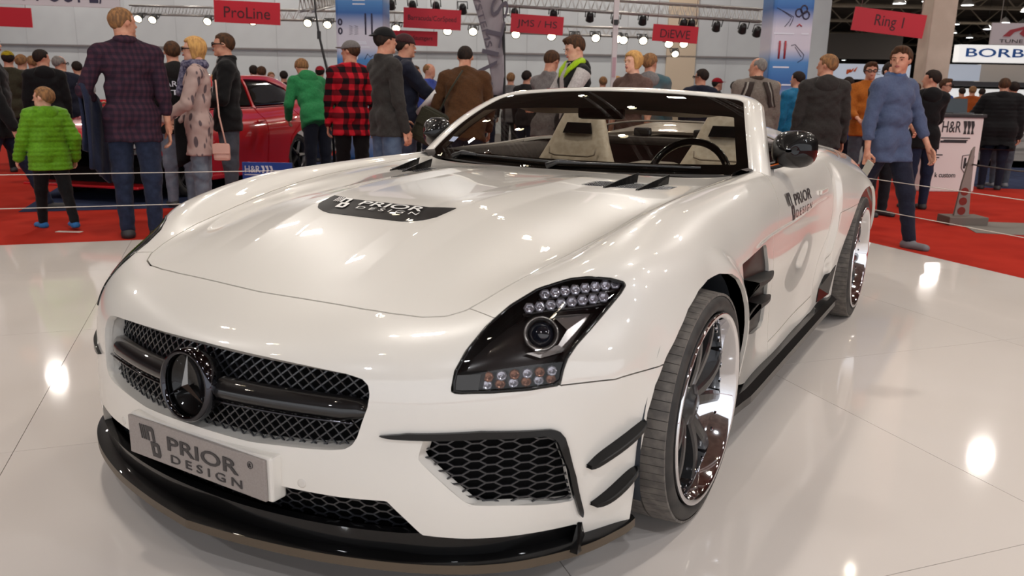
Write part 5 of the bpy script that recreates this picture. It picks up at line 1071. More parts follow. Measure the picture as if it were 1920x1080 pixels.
o = MB().box((0, 0, 0), (1.5, .5, .5)).build('ceiling_bulkhead', mat('bulkhead_lit', (240, 226, 200), .6, emit=.35)); o.location = tuple(at(1245, 30, 38)); o.rotation_euler = (0, 0, YAW); tag(o, 'bright lit ceiling box left of the inner wall', 'light box')
# ---- wires round the platform, stanchion with its band
WIRE = mat('fence_wire', (206, 198, 190), .4, metal=.3); POSTG = mat('post_grey', (136, 126, 118), .4, metal=.5)
wf = empty('wire_fence', (0, 0, 0), 0, 'two thin wires strung along the platform edge', 'fence')
c0 = CORNER-E1*.06+E2*.06
for z in (.555, .30): MB().tube([c0-E1*13+[0, 0, z], c0-E1*6.5+[0, 0, z-.012], c0+[0, 0, z], c0+E2*6+[0, 0, z-.012], c0+E2*12+[0, 0, z]], .0035, 5).build('wire', WIRE, wf)
for p in (c0, c0-E1*12.9, c0+E2*11.9): t = MB().tube([p+[0, 0, .012], p+[0, 0, .62]], .016, 10); t.lathe([(0, .11), (.015, .11), (.02, .02)], 20, 'z', c=tuple(p)); t.build('fence_post', POSTG, wf)
sp = at(1803, FOC*1.24/(413-191)); e = empty('stanchion', tuple(sp), YAW, 'low grey metal stanchion with holed upright on a block foot', 'post')
MB().box((.0, 0, .045), (.40, .26, .09), bev=.01).build('foot_block', mat('foot_grey', (104, 92, 84), .6), e)
mb = MB(); out = [(-.10, .09), (-.065, .42), (-.01, .76), (.015, .80), (.03, .42), (.055, .09)]
mb.prism(out, (0, -.015, 0), (1, 0, 0), (0, 0, 1), (0, .03, 0)); up = mb.build('upright', POSTG, e)
for z in (.14, .24, .34): t = MB().lathe([(-.002, .001), (-.002, .042)], 16, 'y', c=(-.032+.02*(z-.14), -.016, z)); t.build('hole', mat('hole_red', (120, 34, 26), .9), up)
MB().tube([(.01, -.03, .62), (.5, .0, .56), (1.2, .1, .53)], .022, 6, flat=.4).build('barrier_band', mat('band_dark', (66, 58, 54), .7), e)
o = MB().box((0, 0, 0), (.22, .06, .003)).build('paper_scrap', mat('paper', (206, 190, 180), .8)); o.location = (-5.252, 1.828, -.038); o.rotation_euler = (0, 0, .5); tag(o, 'scrap of white paper on the red carpet behind the boy', 'paper')
# ---- blue board before the red car
a, b = at(459, 9.0), at(551, 9.0); w = np.linalg.norm(b-a); e = empty('display_board', tuple((a+b)/2), YAW, 'blue board with white lettering leaning before the red car', 'sign'); hz = at(505, 9, 303)[2]+.04; BLB = mat('board_blue', (34, 72, 156), .5)
MB().box((0, 0, hz/2), (w, .03, hz), R=None).build('board', BLB, e); lettering('H&R', (-w*.29, -.017, hz-.075), (1, 0, 0), (0, 0, 1), .075, PWHT, e, width=.17, thick=.003, offset=.01)
mb = MB()
for i in range(3): x = -w*.12+.045*i; mb.prism([(x, .04), (x+.03, .04), (x+.04, .0), (x+.03, -.04), (x+.008, -.04), (x+.02, .0)], (0, -.017, hz-.075), (1, 0, 0), (0, 0, 1), (0, -.003, 0))
mb.box((-w*.24, -.018, hz-.135), (.24, .003, .012)); mb.build('board_marks', PWHT, e); t = MB().lathe([(-.018, .001), (-.018, .045)], 16, 'y', c=(-w*.17, 0, hz-.20)); t.build('round_print', mat('print_rust', (136, 70, 60), .5), e)
MB().box((0, .12, hz*.35), (w*.6, .02, hz*.8), R=rotx(.3)).build('board_prop', BLB, e)
# ------------------------------------------------------------------ the red hatchback
RC = empty('red_car', (0, 0, 0), 0, 'red hatchback with dark windows and black grille behind the visitors', 'car')
REDP = mat('red_paint', (190, 14, 24), .3, coat=1); TINT = mat('tinted_glass', (16, 18, 20), .06, coat=1, spec=.6)
# stations along the length (nose -2.05 .. tail 2.05): centre height, shoulder, roof half widths
RROWS = [
 [(0, -2.06, .62), (.3, -2.04, .62), (.55, -1.98, .60), (.72, -1.86, .56), (.80, -1.72, .50), (.82, -1.66, .40), (.81, -1.64, .20)],
 [(0, -1.98, .74), (.3, -1.96, .74), (.56, -1.88, .73), (.74, -1.72, .68), (.83, -1.55, .58), (.85, -1.5, .42), (.84, -1.48, .19)],
 [(0, -1.55, .86), (.3, -1.54, .86), (.58, -1.5, .85), (.76, -1.42, .80), (.86, -1.35, .66), (.87, -1.32, .45), (.85, -1.3, .19)],
 [(0, -.95, .96), (.3, -.94, .96), (.6, -.92, .95), (.78, -.9, .90), (.87, -.88, .72), (.88, -.87, .46), (.86, -.86, .18)],
 [(0, -.35, 1.30), (.28, -.34, 1.30), (.52, -.32, 1.25), (.69, -.45, .97), (.86, -.5, .80), (.88, -.5, .46), (.86, -.5, .18)],
 [(0, .15, 1.40), (.28, .15, 1.40), (.53, .15, 1.35), (.70, .1, .98), (.87, .05, .81), (.88, .05, .46), (.86, .05, .18)],
 [(0, .8, 1.42), (.28, .8, 1.42), (.53, .8, 1.37), (.70, .8, 1.0), (.87, .8, .83), (.88, .8, .46), (.86, .8, .18)],
 [(0, 1.45, 1.38), (.28, 1.45, 1.38), (.52, 1.45, 1.33), (.70, 1.42, 1.02), (.87, 1.4, .85), (.88, 1.4, .46), (.86, 1.4, .20)],
 [(0, 1.92, 1.12), (.28, 1.91, 1.12), (.52, 1.88, 1.08), (.68, 1.84, .96), (.82, 1.78, .80), (.84, 1.75, .46), (.82, 1.74, .22)],
 [(0, 2.06, .78), (.28, 2.05, .78), (.52, 2.0, .77), (.68, 1.94, .74), (.78, 1.88, .66), (.80, 1.85, .46), (.78, 1.83, .24)]]
P_ = np.array(RROWS); Q_ = np.concatenate([P_[:, :0:-1]*[-1, 1, 1], P_], 1); tu = knots(Q_.transpose(1, 0, 2)); tv = knots(P_); mid_ = P_.shape[1]-1
qu = dense(tu[mid_:], P_.transpose(1, 0, 2), .035); qv = dense(tv, P_, .035); R_g = natspline(tv, Q_, qv); RG = natspline(tu, R_g.transpose(1, 0, 2), qu).transpose(1, 0, 2)
RN = np.cross(np.gradient(RG, axis=0), np.gradient(RG, axis=1)); RG[:, 0, 0] = 0; RN[:, 0, 0] = 0; RN /= np.linalg.norm(RN, axis=2, keepdims=True)+1e-12
if RN[len(RN)//2, 0, 2] < 0: RN = -RN
a_, b_ = RG.shape[:2]; i_ = np.arange(a_*b_).reshape(a_, b_); rsh = Patch(RG.reshape(-1, 3), RN.reshape(-1, 3), np.stack([i_[:-1, :-1], i_[:-1, 1:], i_[1:, 1:], i_[1:, :-1]], -1).reshape(-1, 4))
q_ = rsh.Q[len(rsh.Q)//2]
if np.cross(rsh.V[q_[1]]-rsh.V[q_[0]], rsh.V[q_[2]]-rsh.V[q_[0]]) @ rsh.N[q_[0]] < 0: rsh.Q = rsh.Q[:, ::-1]
yes = lambda V: V[:, 0] > -1; outer = lambda V: (V[:, 0] > .45)
for yc in (-1.28, 1.28): rsh = rsh.split(field([(yc+.36*math.cos(t), .31+.36*math.sin(t)) for t in np.linspace(0, math.pi, 24)]+[(yc-.36, -.2), (yc+.36, -.2)], 'yz', lambda V: V[:, 0] > .5))[1]
wf_, rsh = rsh.gap(field([(-.62, 1.01), (-.36, 1.22), (-.12, 1.32), (.33, 1.355), (.33, 1.02)], 'yz', outer), .03)
wr_, rsh = rsh.gap(field([(.40, 1.02), (.40, 1.355), (.95, 1.35), (1.38, 1.25), (1.52, 1.10), (1.45, 1.05)], 'yz', outer), .03)
wsx, rsh = rsh.gap(field([(-.1, -.95), (.62, -.88), (.50, -.36), (-.1, -.36)], 'xy', lambda V: V[:, 2] > .95), .02)
gr_, rsh = rsh.gap(field([(-.1, .66), (.42, .66), (.36, .26), (-.1, .26)], 'xz', lambda V: V[:, 1] < -1.4), .02)
it_, rsh = rsh.gap(field([(.48, .42), (.74, .46), (.72, .28), (.46, .26)], 'xz', lambda V: V[:, 1] < -1.4), .02)
hl_, rsh = rsh.gap(field([(.47, .70), (.62, .74), (.80, .70), (.78, .60), (.60, .57), (.46, .60)], 'xz', lambda V: V[:, 1] < -1.3), .02)
dr_, rsh = rsh.gap(field([(-.72, .22), (-.70, .96), (-.62, .985), (.36, .995), (.36, .22)], 'yz', outer), .012)
dr2, rsh = rsh.gap(field([(.385, .22), (.385, .995), (1.30, 1.02), (1.28, .80), (.98, .60), (.90, .22)], 'yz', outer), .012)
patch_mesh('body_shell', rsh, REDP, RC, .02)
for sd in ('left', 'right'):
    for nm, pa, m_ in (('side_window', wf_, TINT), ('side_window', wr_, TINT), ('door', dr_, REDP), ('door', dr2, REDP), ('headlight', hl_, mat('lamp_clear', (150, 150, 154), .1, coat=1)), ('air_intake', it_, DARK)): patch_mesh(nm, pa, m_, RC, .02, mirror=sd, off=-.004)
patch_mesh('windscreen', wsx, TINT, RC, .01); patch_mesh('grille', gr_, GLOSS, RC, .01, off=-.02)
MB().box((0, -1.95, .17), (1.5, .30, .03), bev=.012).build('front_lip', REDP, RC)
MB().box((0, 0, .25), (1.55, 3.6, .2)).build('underbody', DARK, RC)
for sgn in (1, -1):
    MB().box((.90*sgn, -.52, 1.02), (.16, .12, .11), bev=.035).build('side_mirror', REDP, RC)
    for y in (.20, 1.02): MB().box((.885*sgn, y, .83), (.03, .17, .025), bev=.008).build('door_handle', REDP, RC)
    MB().box((.865*sgn, 0, .19), (.05, 1.9, .06), bev=.015).build('side_sill', REDP, RC)
    for yc in (-1.28, 1.28):
        e = empty('wheel', (.80*sgn, yc, .31)); e.parent = RC; e.rotation_euler = (0, 0, 0 if sgn > 0 else math.pi)
        MB().lathe([(-.15, .22), (-.16, .29), (-.13, .315), (-.02, .315), (.02, .30), (.03, .235), (.0, .22)], 40, 'x').build('tyre', RUBBER, e); MB().lathe([(-.1, .2), (-.02, .215), (.02, .23), (.022, .21), (-.04, .19)], 40, 'x').build('rim', mat('rim_dark', (70, 68, 70), .3, metal=.8), e)
        for k in range(5): a = 2*math.pi*k/5; MB().tube([(-.01, .03*math.cos(a), .03*math.sin(a)), (.0, .215*math.cos(a), .215*math.sin(a))], [.035, .022], 5, smooth=False).build('spoke', MATS['rim_dark'], e)
        MB().lathe([(-.14, .36), (-.14, .0)], 24, 'x').build('wheel_well', DARK, e)
hd_ = np.array([-.29, .957]); RC.location = (-6.2-.29*2.0-.957*.86, 3.35+.957*2.0-.29*.86, -.034); RC.rotation_euler = (0, 0, math.atan2(hd_[1], hd_[0])-math.pi/2)
# ------------------------------------------------------------------ people: smooth bodies grown from joints, clothes as children
def surface_nets(f, lo, hi, h):
    """mesh of the zero level of f over a box"""
    n = np.maximum(4, np.ceil((np.array(hi)-lo)/h).astype(int)+1); ax = [lo[i]+h*np.arange(n[i]) for i in range(3)]
    P = np.stack(np.meshgrid(*ax, indexing='ij'), -1).reshape(-1, 3).astype(np.float32); v = f(P).reshape(n); s = v < 0
    cnt = np.zeros(n-1, np.int8); 
    for dx in (0, 1):
        for dy in (0, 1):
            for dz in (0, 1): cnt += s[dx:n[0]-1+dx, dy:n[1]-1+dy, dz:n[2]-1+dz]
    act = (cnt > 0) & (cnt < 8); idx = np.full(act.shape, -1); ij = np.argwhere(act); m = len(ij); idx[act] = np.arange(m)
    if m == 0: return np.zeros((0, 3)), np.zeros((0, 4), int)
    acc = np.zeros((m, 3)); wt = np.zeros(m); C8 = {}
    for dx in (0, 1):
        for dy in (0, 1):
            for dz in (0, 1): C8[dx, dy, dz] = v[ij[:, 0]+dx, ij[:, 1]+dy, ij[:, 2]+dz]
    for a in C8:
        for k in range(3):
            if a[k] == 0:
                b = list(a); b[k] = 1; va, vb = C8[a], C8[tuple(b)]; cr = (va < 0) != (vb < 0); t = np.where(cr, va/(va-vb+1e-12), 0)
                p = np.array(a, float)[None].repeat(m, 0); p[:, k] += t; acc += p*cr[:, None]; wt += cr
    V = (ij+acc/wt[:, None])*h+np.array(lo); F = []
    for k in range(3):
        sl = [slice(None)]*3; s2 = [slice(None)]*3; sl[k] = slice(0, n[k]-1); s2[k] = slice(1, n[k]); ch = s[tuple(sl)] != s[tuple(s2)]
        e = np.argwhere(ch); o = [i for i in range(3) if i != k]; e = e[(e[:, o[0]] > 0) & (e[:, o[1]] > 0) & (e[:, o[0]] < n[o[0]]-1) & (e[:, o[1]] < n[o[1]]-1)]
        q = []
        for d0, d1 in ((1, 1), (0, 1), (0, 0), (1, 0)):
            c_ = e.copy(); c_[:, o[0]] -= d0; c_[:, o[1]] -= d1; q.append(idx[c_[:, 0], c_[:, 1], c_[:, 2]])
        q = np.stack(q, -1); flip = s[e[:, 0], e[:, 1], e[:, 2]] ^ (k == 1); q[~flip] = q[~flip][:, ::-1]; F.append(q)
    F = np.concatenate(F); return V, F[(F >= 0).all(1)]
def sm(a, b, k): h = np.clip(.5+.5*(b-a)/k, 0, 1); return b+(a-b)*h-k*h*(1-h)
def caps(P, a, b, ra, rb):
    a = np.asarray(a, np.float32); b = np.asarray(b, np.float32); d = b-a; t = np.clip(((P-a)@d)/(d@d+1e-9), 0, 1); q = P-a-t[:, None]*d; return np.sqrt((q*q).sum(1))-(ra+(rb-ra)*t)
def elli(P, c, r):
    q = (P-np.asarray(c, np.float32))/np.asarray(r, np.float32); k0 = np.sqrt((q*q).sum(1))+1e-6; k1 = np.sqrt(((q/np.asarray(r, np.float32))**2).sum(1))+1e-6; return k0*(k0-1)/k1
def union(P, L, k):
    d = None
    for f in L: x = f(P); d = x if d is None else sm(d, x, k)
    return d
def hand_mesh(pose):
    L = [lambda P: caps(P*[1, 1.9, 1], (.0, 0, .012), (.085, 0, .024), .022, .020), lambda P: caps(P*[1, 1.9, 1], (.0, 0, -.012), (.085, 0, -.026), .022, .018), lambda P: caps(P, (-.03, 0, 0), (.02, 0, 0), .026, .024)]
    cv = {'relaxed': (.35, .5, .35), 'grip': (1.2, 1.3, .8), 'open': (.08, .12, .1)}[pose]
    for w, ln in ((.031, .070), (.011, .080), (-.010, .073), (-.030, .056)):
        p = np.array([.088, 0, w]); a = 0
        for seg, c_ in zip((.45, .32, .23), cv):
            a += c_; q = p+ln*seg*np.array([math.cos(a), math.sin(a), w*.12]); L.append(lambda P, p=p, q=q: caps(P, p, q, .0092, .0078)); p = q
    t0 = np.array([.02, .006, .034]); t1 = t0+np.array([.030, .014, .026]); t2 = t1+np.array([.030, .012 if pose != 'grip' else .022, .006 if pose != 'grip' else -.012])
    L += [lambda P: caps(P, t0, t1, .0125, .010), lambda P: caps(P, t1, t2, .010, .008)]
    return surface_nets(lambda P: union(P, L, .005), np.array([-.035, -.05, -.06]), np.array([.19, .10, .10]), .0048)
HANDS = {k: hand_mesh(k) for k in ('relaxed', 'grip', 'open')}
SKIN = mat('skin', (206, 152, 126), .5, spec=.35); noise_mix(SKIN, (190, 130, 106), 18)
SKIN2 = mat('skin_pale', (222, 172, 148), .5, spec=.35); noise_mix(SKIN2, (206, 150, 126), 18)
EYEW = mat('eye_white', (176, 160, 150), .3); EYED = mat('eye_dark', (46, 36, 30), .2); LIP = mat('lip', (170, 96, 88), .45)
def fabric(name, c1, c2=None, scale=60, rough=.85, bump=.25, sheen=.2):
    c1 = tuple(v*.84 for v in c1); c2 = tuple(v*.84 for v in c2) if c2 else tuple(v*.88 for v in c1)
    m = mat(name, c1, rough, spec=.15, sheen=sheen*.4); noise_mix(m, c2, scale, .35, .65, bump=bump); return m
def check_fabric(name, c1, c2, c3, cell):
    """woven check: two crossing sets of stripes"""
    m = mat(name, c1, .85, spec=.2); nt = m.node_tree; b = nt.nodes['Principled BSDF']; tc = nt.nodes.new('ShaderNodeTexCoord'); sx = nt.nodes.new('ShaderNodeSeparateXYZ'); nt.links.new(tc.outputs['Object'], sx.inputs[0])
    def stripe(a, out2=None):
        ad = nt.nodes.new('ShaderNodeMath'); ad.operation = 'ADD'; nt.links.new(a, ad.inputs[0]); ad.inputs[1].default_value = 10
        if out2 is not None: nt.links.new(out2, ad.inputs[1])
        md = nt.nodes.new('ShaderNodeMath'); md.operation = 'PINGPONG'; nt.links.new(ad.outputs[0], md.inputs[0]); md.inputs[1].default_value = cell
        g = nt.nodes.new('ShaderNodeMath'); g.operation = 'GREATER_THAN'; nt.links.new(md.outputs[0], g.inputs[0]); g.inputs[1].default_value = cell/2; return g.outputs[0]
    s1 = stripe(sx.outputs[0], sx.outputs[1]); s2 = stripe(sx.outputs[2]); m1 = nt.nodes.new('ShaderNodeMix'); m1.data_type = 'RGBA'; m2 = nt.nodes.new('ShaderNodeMix'); m2.data_type = 'RGBA'
    a_ = nt.nodes.new('ShaderNodeMath'); a_.operation = 'ADD'; nt.links.new(s1, a_.inputs[0]); nt.links.new(s2, a_.inputs[1]); g1 = nt.nodes.new('ShaderNodeMath'); g1.operation = 'GREATER_THAN'; nt.links.new(a_.outputs[0], g1.inputs[0]); g1.inputs[1].default_value = .5; g2 = nt.nodes.new('ShaderNodeMath'); g2.operation = 'GREATER_THAN'; nt.links.new(a_.outputs[0], g2.inputs[0]); g2.inputs[1].default_value = 1.5
    m1.inputs[6].default_value = srgb(*c1); m1.inputs[7].default_value = srgb(*c2); nt.links.new(g1.outputs[0], m1.inputs[0]); nt.links.new(m1.outputs[2], m2.inputs[6]); m2.inputs[7].default_value = srgb(*c3); nt.links.new(g2.outputs[0], m2.inputs[0]); nt.links.new(m2.outputs[2], b.inputs['Base Color']); return m
def feather_fabric(name, c1, c2):
    m = mat(name, c1, .9, spec=.15); nt = m.node_tree; b = nt.nodes['Principled BSDF']; tc = nt.nodes.new('ShaderNodeTexCoord'); mp = nt.nodes.new('ShaderNodeMapping'); mp.inputs['Rotation'].default_value = (.5, .7, .3); mp.inputs['Scale'].default_value = (17, 17, 6.5); vo = nt.nodes.new('ShaderNodeTexVoronoi'); vo.inputs['Scale'].default_value = 1.0; vo.inputs['Randomness'].default_value = .75
    nt.links.new(tc.outputs['Object'], mp.inputs[0]); nt.links.new(mp.outputs[0], vo.inputs['Vector']); r = nt.nodes.new('ShaderNodeMapRange'); r.inputs[1].default_value = .30; r.inputs[2].default_value = .36; r.inputs[3].default_value = 1; r.inputs[4].default_value = 0; nt.links.new(vo.outputs['Distance'], r.inputs[0]); mx = nt.nodes.new('ShaderNodeMix'); mx.data_type = 'RGBA'; mx.inputs[6].default_value = srgb(*c1); mx.inputs[7].default_value = srgb(*c2); nt.links.new(r.outputs[0], mx.inputs[0]); nt.links.new(mx.outputs[2], b.inputs['Base Color']); return m
def facing(px, D, phi):
    p = at(px, D); f = p-CAM; f[2] = 0; f /= np.linalg.norm(f); r = np.array([f[1], -f[0], 0]); v = -f*math.cos(math.radians(phi))+r*math.sin(math.radians(phi)); return math.atan2(v[1], v[0])+math.pi/2
def ik(S_, T, l1, l2, hint):
    d = T-S_; L = min(np.linalg.norm(d), (l1+l2)*.995); d = d/np.linalg.norm(d); T = S_+d*L; a = (l1*l1-l2*l2+L*L)/(2*L); h = math.sqrt(max(0, l1*l1-a*a)); hv = hint-d*(hint@d); hv /= np.linalg.norm(hv)+1e-9; return S_+d*a+hv*h, T
def person(label, px, D, phi, H=1.78, top=None, top_kind='jacket', sleeve='long', hem=.47, legs=None, shoes=None, hair=None, hair_kind='short', cap=None, skin=None, lh=None, rh=None, lean=0, side=0, hyaw=0, hpitch=0, lleg=(0, 0), rleg=(0, 0), h=None, girth=1.0, hood=None, collar=None, hands=('relaxed', 'relaxed'), scarf=None, glasses=False, child=False, inner=None, face=None, half=False, name='person', group=None, width=1.0):
    """phi: 0 faces the camera, 90 the picture's right, 180 away. Arm targets and lengths in body heights."""
    h = h or (.0125 if D < 9 else .019); skin = skin or SKIN; ck = 1.22 if child else 1.0
    DR = D+.234*(H-.04); pg = 960+(px-960)*D/DR; sp = at(pg, DR); root = empty(name, tuple(sp), facing(pg, DR, phi), label, 'person', group)
    e = root; u = H
    # joints, local frame: faces -y
    def leg(s, ab):
        a, k = math.radians(ab[0]), math.radians(ab[1]); hp = np.array([s*.050*width, 0, 0]); kn = hp+.25*np.array([s*.03, -math.sin(a), -math.cos(a)]); an = kn+.235*np.array([0, -math.sin(a-k), -math.cos(a-k)]); return hp, kn, an, a-k
    LL, RL = leg(1, lleg), leg(-1, rleg); drop = min(LL[2][2], RL[2][2])-.042; Z0 = np.array([0, 0, -drop])
    LL, RL = [(q[0]+Z0, q[1]+Z0, q[2]+Z0, q[3]) for q in (LL, RL)]
    ln, sd = math.radians(lean), math.radians(side); Rm = (roty(sd) @ rotx(ln)); pv = Z0+np.array([0, 0, 0])
    def tr(x, y, z): return pv+Rm @ np.array([x, y, z-.525])
    sh = .102*width*(.92 if child else 1)
    SL, SR = tr(sh, .01, .800), tr(-sh, .01, .800); neck = tr(0, .012, .845); hc = tr(0, -.004, .925-(.01 if child else 0)); 
    Rh = Rm @ rotz(math.radians(hyaw)) @ rotx(math.radians(hpitch))
    tl = np.array(lh if lh else (.145*width, -.03, .435)); trt = np.array(rh if rh else (-.145*width, -.03, .435))
    EL, HL = ik(SL, pv*0+tl+np.array([0, 0, Z0[2]-.525]) if not lean else tl+np.array([0, 0, Z0[2]-.525]), .172, .150, np.array([.5, .8, -.1])); ER, HR = ik(SR, trt+np.array([0, 0, Z0[2]-.525]), .172, .150, np.array([-.5, .8, -.1]))
    g = girth
    def torso(x): # x: extra thickness
        return [lambda P: caps(P, tr(-.040*width, .004, .755), tr(.040*width, .004, .755), .054*g+x, .054*g+x), lambda P: caps(P, tr(-.034*width*g, -.002, .655), tr(.034*width*g, -.002, .655), .053*g+x, .053*g+x),
                lambda P: caps(P, tr(-.038*width*g, .002, .555), tr(.038*width*g, .002, .555), .054*g+x, .054*g+x), lambda P: caps(P, SL, neck, .024+x, .030+x*.5), lambda P: caps(P, SR, neck, .024+x, .030+x*.5), lambda P: caps(P, tr(0, .008, .70), neck, .05*g+x, .034+x*.5)]
    def arm(S_, E_, H_, x, t=1.0):
        W_ = E_+(H_-E_)*t; return [lambda P: caps(P, S_, E_, .031*(.6+.4*g)+x, .024+x), lambda P: caps(P, E_, W_, .024+x, (.024-.008*t)+x*.9)]
    def lg(q, x): return [lambda P: caps(P, q[0], q[1], .050*g+x, .034+x), lambda P: caps(P, q[1], q[2], .032+x, .023+x)]
    hs = .1315*ck*.5   # half of the head height
    def hd(P): return ((P-hc) @ Rh)/hs
    def cran(q, o=0): return sm(elli(q, (0, .16, .24), (.66+o, .82+o, .74+o)), elli(q, (0, -.12, -.34), (.50+o, .58+o, .62+o)), .18)
    def face_f(q):
        d = cran(q); d = sm(d, caps(q, (0, -.70, .12), (0, -.84, -.16), .06, .10), .10); d = sm(d, caps(q, (-.26, -.60, .20), (.26, -.60, .20), .10, .10), .10); d = sm(d, elli(q, (0, -.58, -.74), (.20, .18, .16)), .16)
        for s in (-1, 1): d = sm(d, elli(q, (s*.67, .10, -.02), (.07, .15, .22)), .05); d = -sm(-d, elli(q, (s*.28, -.74, .06), (.13, .10, .07)), .08)
        d = sm(d, elli(q, (0, -.66, -.40), (.20, .12, .075)), .07); return d
    def skinf(P):
        q = hd(P).astype(np.float32); d = face_f(q)*hs; d = sm(d, caps(P, neck-Rm @ np.array([0, -.005, .02]), hc+Rh @ np.array([0, .012, -.035]), .032, .031), .012)
        L = torso(-.008)+arm(SL, EL, HL, -.004)+arm(SR, ER, HR, -.004)+([] if half else lg(LL, -.008)+lg(RL, -.008)); return sm(d, union(P, L, .022), .02)
    allp = np.array([SL, SR, EL, ER, HL, HR, hc+[0, 0, .08], LL[1], LL[2], RL[1], RL[2], pv]); lo0, hi0 = allp.min(0)-.10, allp.max(0)+.10
    hh = h/u
    def mk(f, lo, hi, nm, m, hscale=1.0, wr=0, extra=None, label=None):
        def ff(P):
            d = f(P)
            if wr: d = d+wr*(np.sin(P[:, 2]*75+P[:, 0]*60+3*np.sin(P[:, 1]*38+P[:, 2]*22))*.6+np.sin(P[:, 0]*90-P[:, 2]*120+P[:, 1]*70)*.4)
            return d
        V, F = surface_nets(ff, np.array(lo), np.array(hi), hh*hscale)
        if extra: 
            for v2, f2 in extra: F = np.concatenate([F, f2+len(V)]); V = np.concatenate([V, v2])
        if len(V) == 0: return None
        return mesh_np(nm, V*u, F, m, root, label=label)
    # hands
    ex = []
    for E_, H_, s, pz in ((EL, HL, 1, hands[0]), (ER, HR, -1, hands[1])):
        V, F = HANDS[pz]; a = (H_-E_)/np.linalg.norm(H_-E_); inn = np.array([-s*1.0, 0, 0.0])+Rm @ np.array([0, .1, 0]); inn = inn-a*(inn@a); inn /= np.linalg.norm(inn); fw = np.cross(a, inn)*s*-1; 
        if fw[1] > 0 and abs(a[2]) > .6: fw = -fw
        if abs(a[2]) <= .6 and fw[2] < 0: fw = -fw
        k_ = .56*(.95 if child else 1); V2 = H_+(V[:, :1]*a+V[:, 1:2]*inn+V[:, 2:3]*fw)*k_; ex.append((V2, F if np.cross(a, inn)@fw > 0 else F[:, ::-1]))
    mk(skinf, lo0, hi0, 'body', skin, extra=ex)
    # finer head goes over the coarse one: the same surface, drawn in the body mesh's skin
    if D < 9.5:
        pass
    # eyes, brows, mouth
    if face or (face is None and D < 11 and (phi % 360 < 110 or phi % 360 > 250)):
        def hp_(x, y, z): return (hc+Rh @ (np.array([x, y, z])*hs))*u
        me_ = MB(); md = MB(); ml = MB()
        for s in (-1, 1):
            t = MB().lathe([(-.06, .001), (-.03, .05), (0, .07), (.03, .05), (.06, .001)], 10, 'x'); me_.add([tuple(hp_(s*.27+a*1.3, -.675+b*.6, .055+c_*.5)) for a, b, c_ in t.V], t.F); md.add([tuple(hp_(s*.27+a*.95, -.722+b*.3, .055+c_*.62)) for a, b, c_ in t.V], t.F)
            md.tube([hp_(s*.12, -.78, .20), hp_(s*.27, -.78, .245), hp_(s*.43, -.68, .205)], hs*u*.032, 5)
        ml.tube([hp_(-.17, -.735, -.395), hp_(-.06, -.80, -.375), hp_(.06, -.80, -.375), hp_(.17, -.735, -.395)], [hs*u*.02, hs*u*.05, hs*u*.05, hs*u*.02], 6); ml.tube([hp_(-.15, -.735, -.41), hp_(0, -.79, -.455), hp_(.15, -.735, -.41)], [hs*u*.02, hs*u*.055, hs*u*.02], 6)
        me_.build('eyes', EYEW, root); md.build('eyebrows_and_irises', hair if hair and hair_kind != 'bald' else EYED, root); ml.build('lips', LIP, root)
    if glasses:
        def hp_(x, y, z): return (hc+Rh @ (np.array([x, y, z])*hs))*u
        gm = MB()
        for s in (-1, 1):
            gm.tube([hp_(s*.29+.21*math.cos(t), -.84-.0*s, .05+.15*math.sin(t)) for t in np.linspace(0, 2*math.pi, 15)], .0028*u, 5, cap=False); gm.tube([hp_(s*.50, -.82, .10), hp_(s*.68, -.2, .10), hp_(s*.72, .15, .06)], .003*u, 5)
        gm.tube([hp_(-.08, -.86, .08), hp_(.08, -.86, .08)], .0025*u, 5); gm.build('glasses', mat('glasses_black', (24, 22, 24), .25), root)
    # hair or cap
    hl, hh_ = hc-.105*ck, hc+.105*ck
    if hair and hair_kind != 'bald':
        o = {'buzz': .03, 'short': .10, 'crop': .065, 'quiff': .13, 'bob': .15, 'long': .13, 'balding': .05}[hair_kind]
        def hairf(P):
            q = hd(P).astype(np.float32); y, z, x = q[:, 1], q[:, 2], q[:, 0]; ax = np.abs(x)
            zl = np.where(y < -.28, .56-.22*ax, np.where(y < .02, .56-(y+.28)*(1.0+1.6*np.clip(ax-.3, 0, .4)), np.where(y < .22, .18-1.2*(y-.02), -.06-1.1*(y-.22))))+.05*np.sin(x*13+y*9)
            zl = np.where((ax > .5) & (y > -.26) & (y < -.06), np.minimum(zl, .02), zl)
            if hair_kind in ('bob', 'long'): zl = np.where(y < -.42, .56, np.where(y < -.14, .56-(y+.42)*4.2, -.62 if hair_kind == 'bob' else -.9))
            if hair_kind == 'balding': zl = np.where(y < .25, np.where(ax > .42, zl, .95), zl)
            th = np.clip((z-zl)/.22, 0, 1); th = th*(2-th)
            if hair_kind in ('bob', 'long'): th = np.clip((z-zl)/.10, 0, 1)
            d = cran(q, -.02)-(o+.02)*th*(1+.25*np.clip(z-.3, 0, .6))
            d = d+.018*np.sin(x*24+z*11+3*np.sin(y*7))*np.sin(y*20+x*6)+.014*np.sin(z*38+x*33+y*29)
            if hair_kind == 'quiff': d = sm(d, elli(q, (.05, -.38, .90), (.46, .42, .20)), .15)
            if hair_kind == 'long': d = sm(d, caps(q, (.05, .62, .1), (-.25, .58, -1.5), .34, .16), .2)
            return np.maximum(d, (zl-z)*.6)*hs
        mk(hairf, hl-[.03, .03, .06 if hair_kind == 'long' else 0], hh_+.02, 'hair', hair, .8)
    if cap:
        cm, cdir = cap
        def capf(P):
            q = hd(P).astype(np.float32); d = np.maximum(cran(q, .13), .30+.12*q[:, 1]-q[:, 2]); b = elli(q, (0, -.95*cdir, .40), (.46, .55, .07)); return sm(d, b, .06)*hs
        mk(capf, hl-.04, hh_+.04, 'cap', cm, .8)
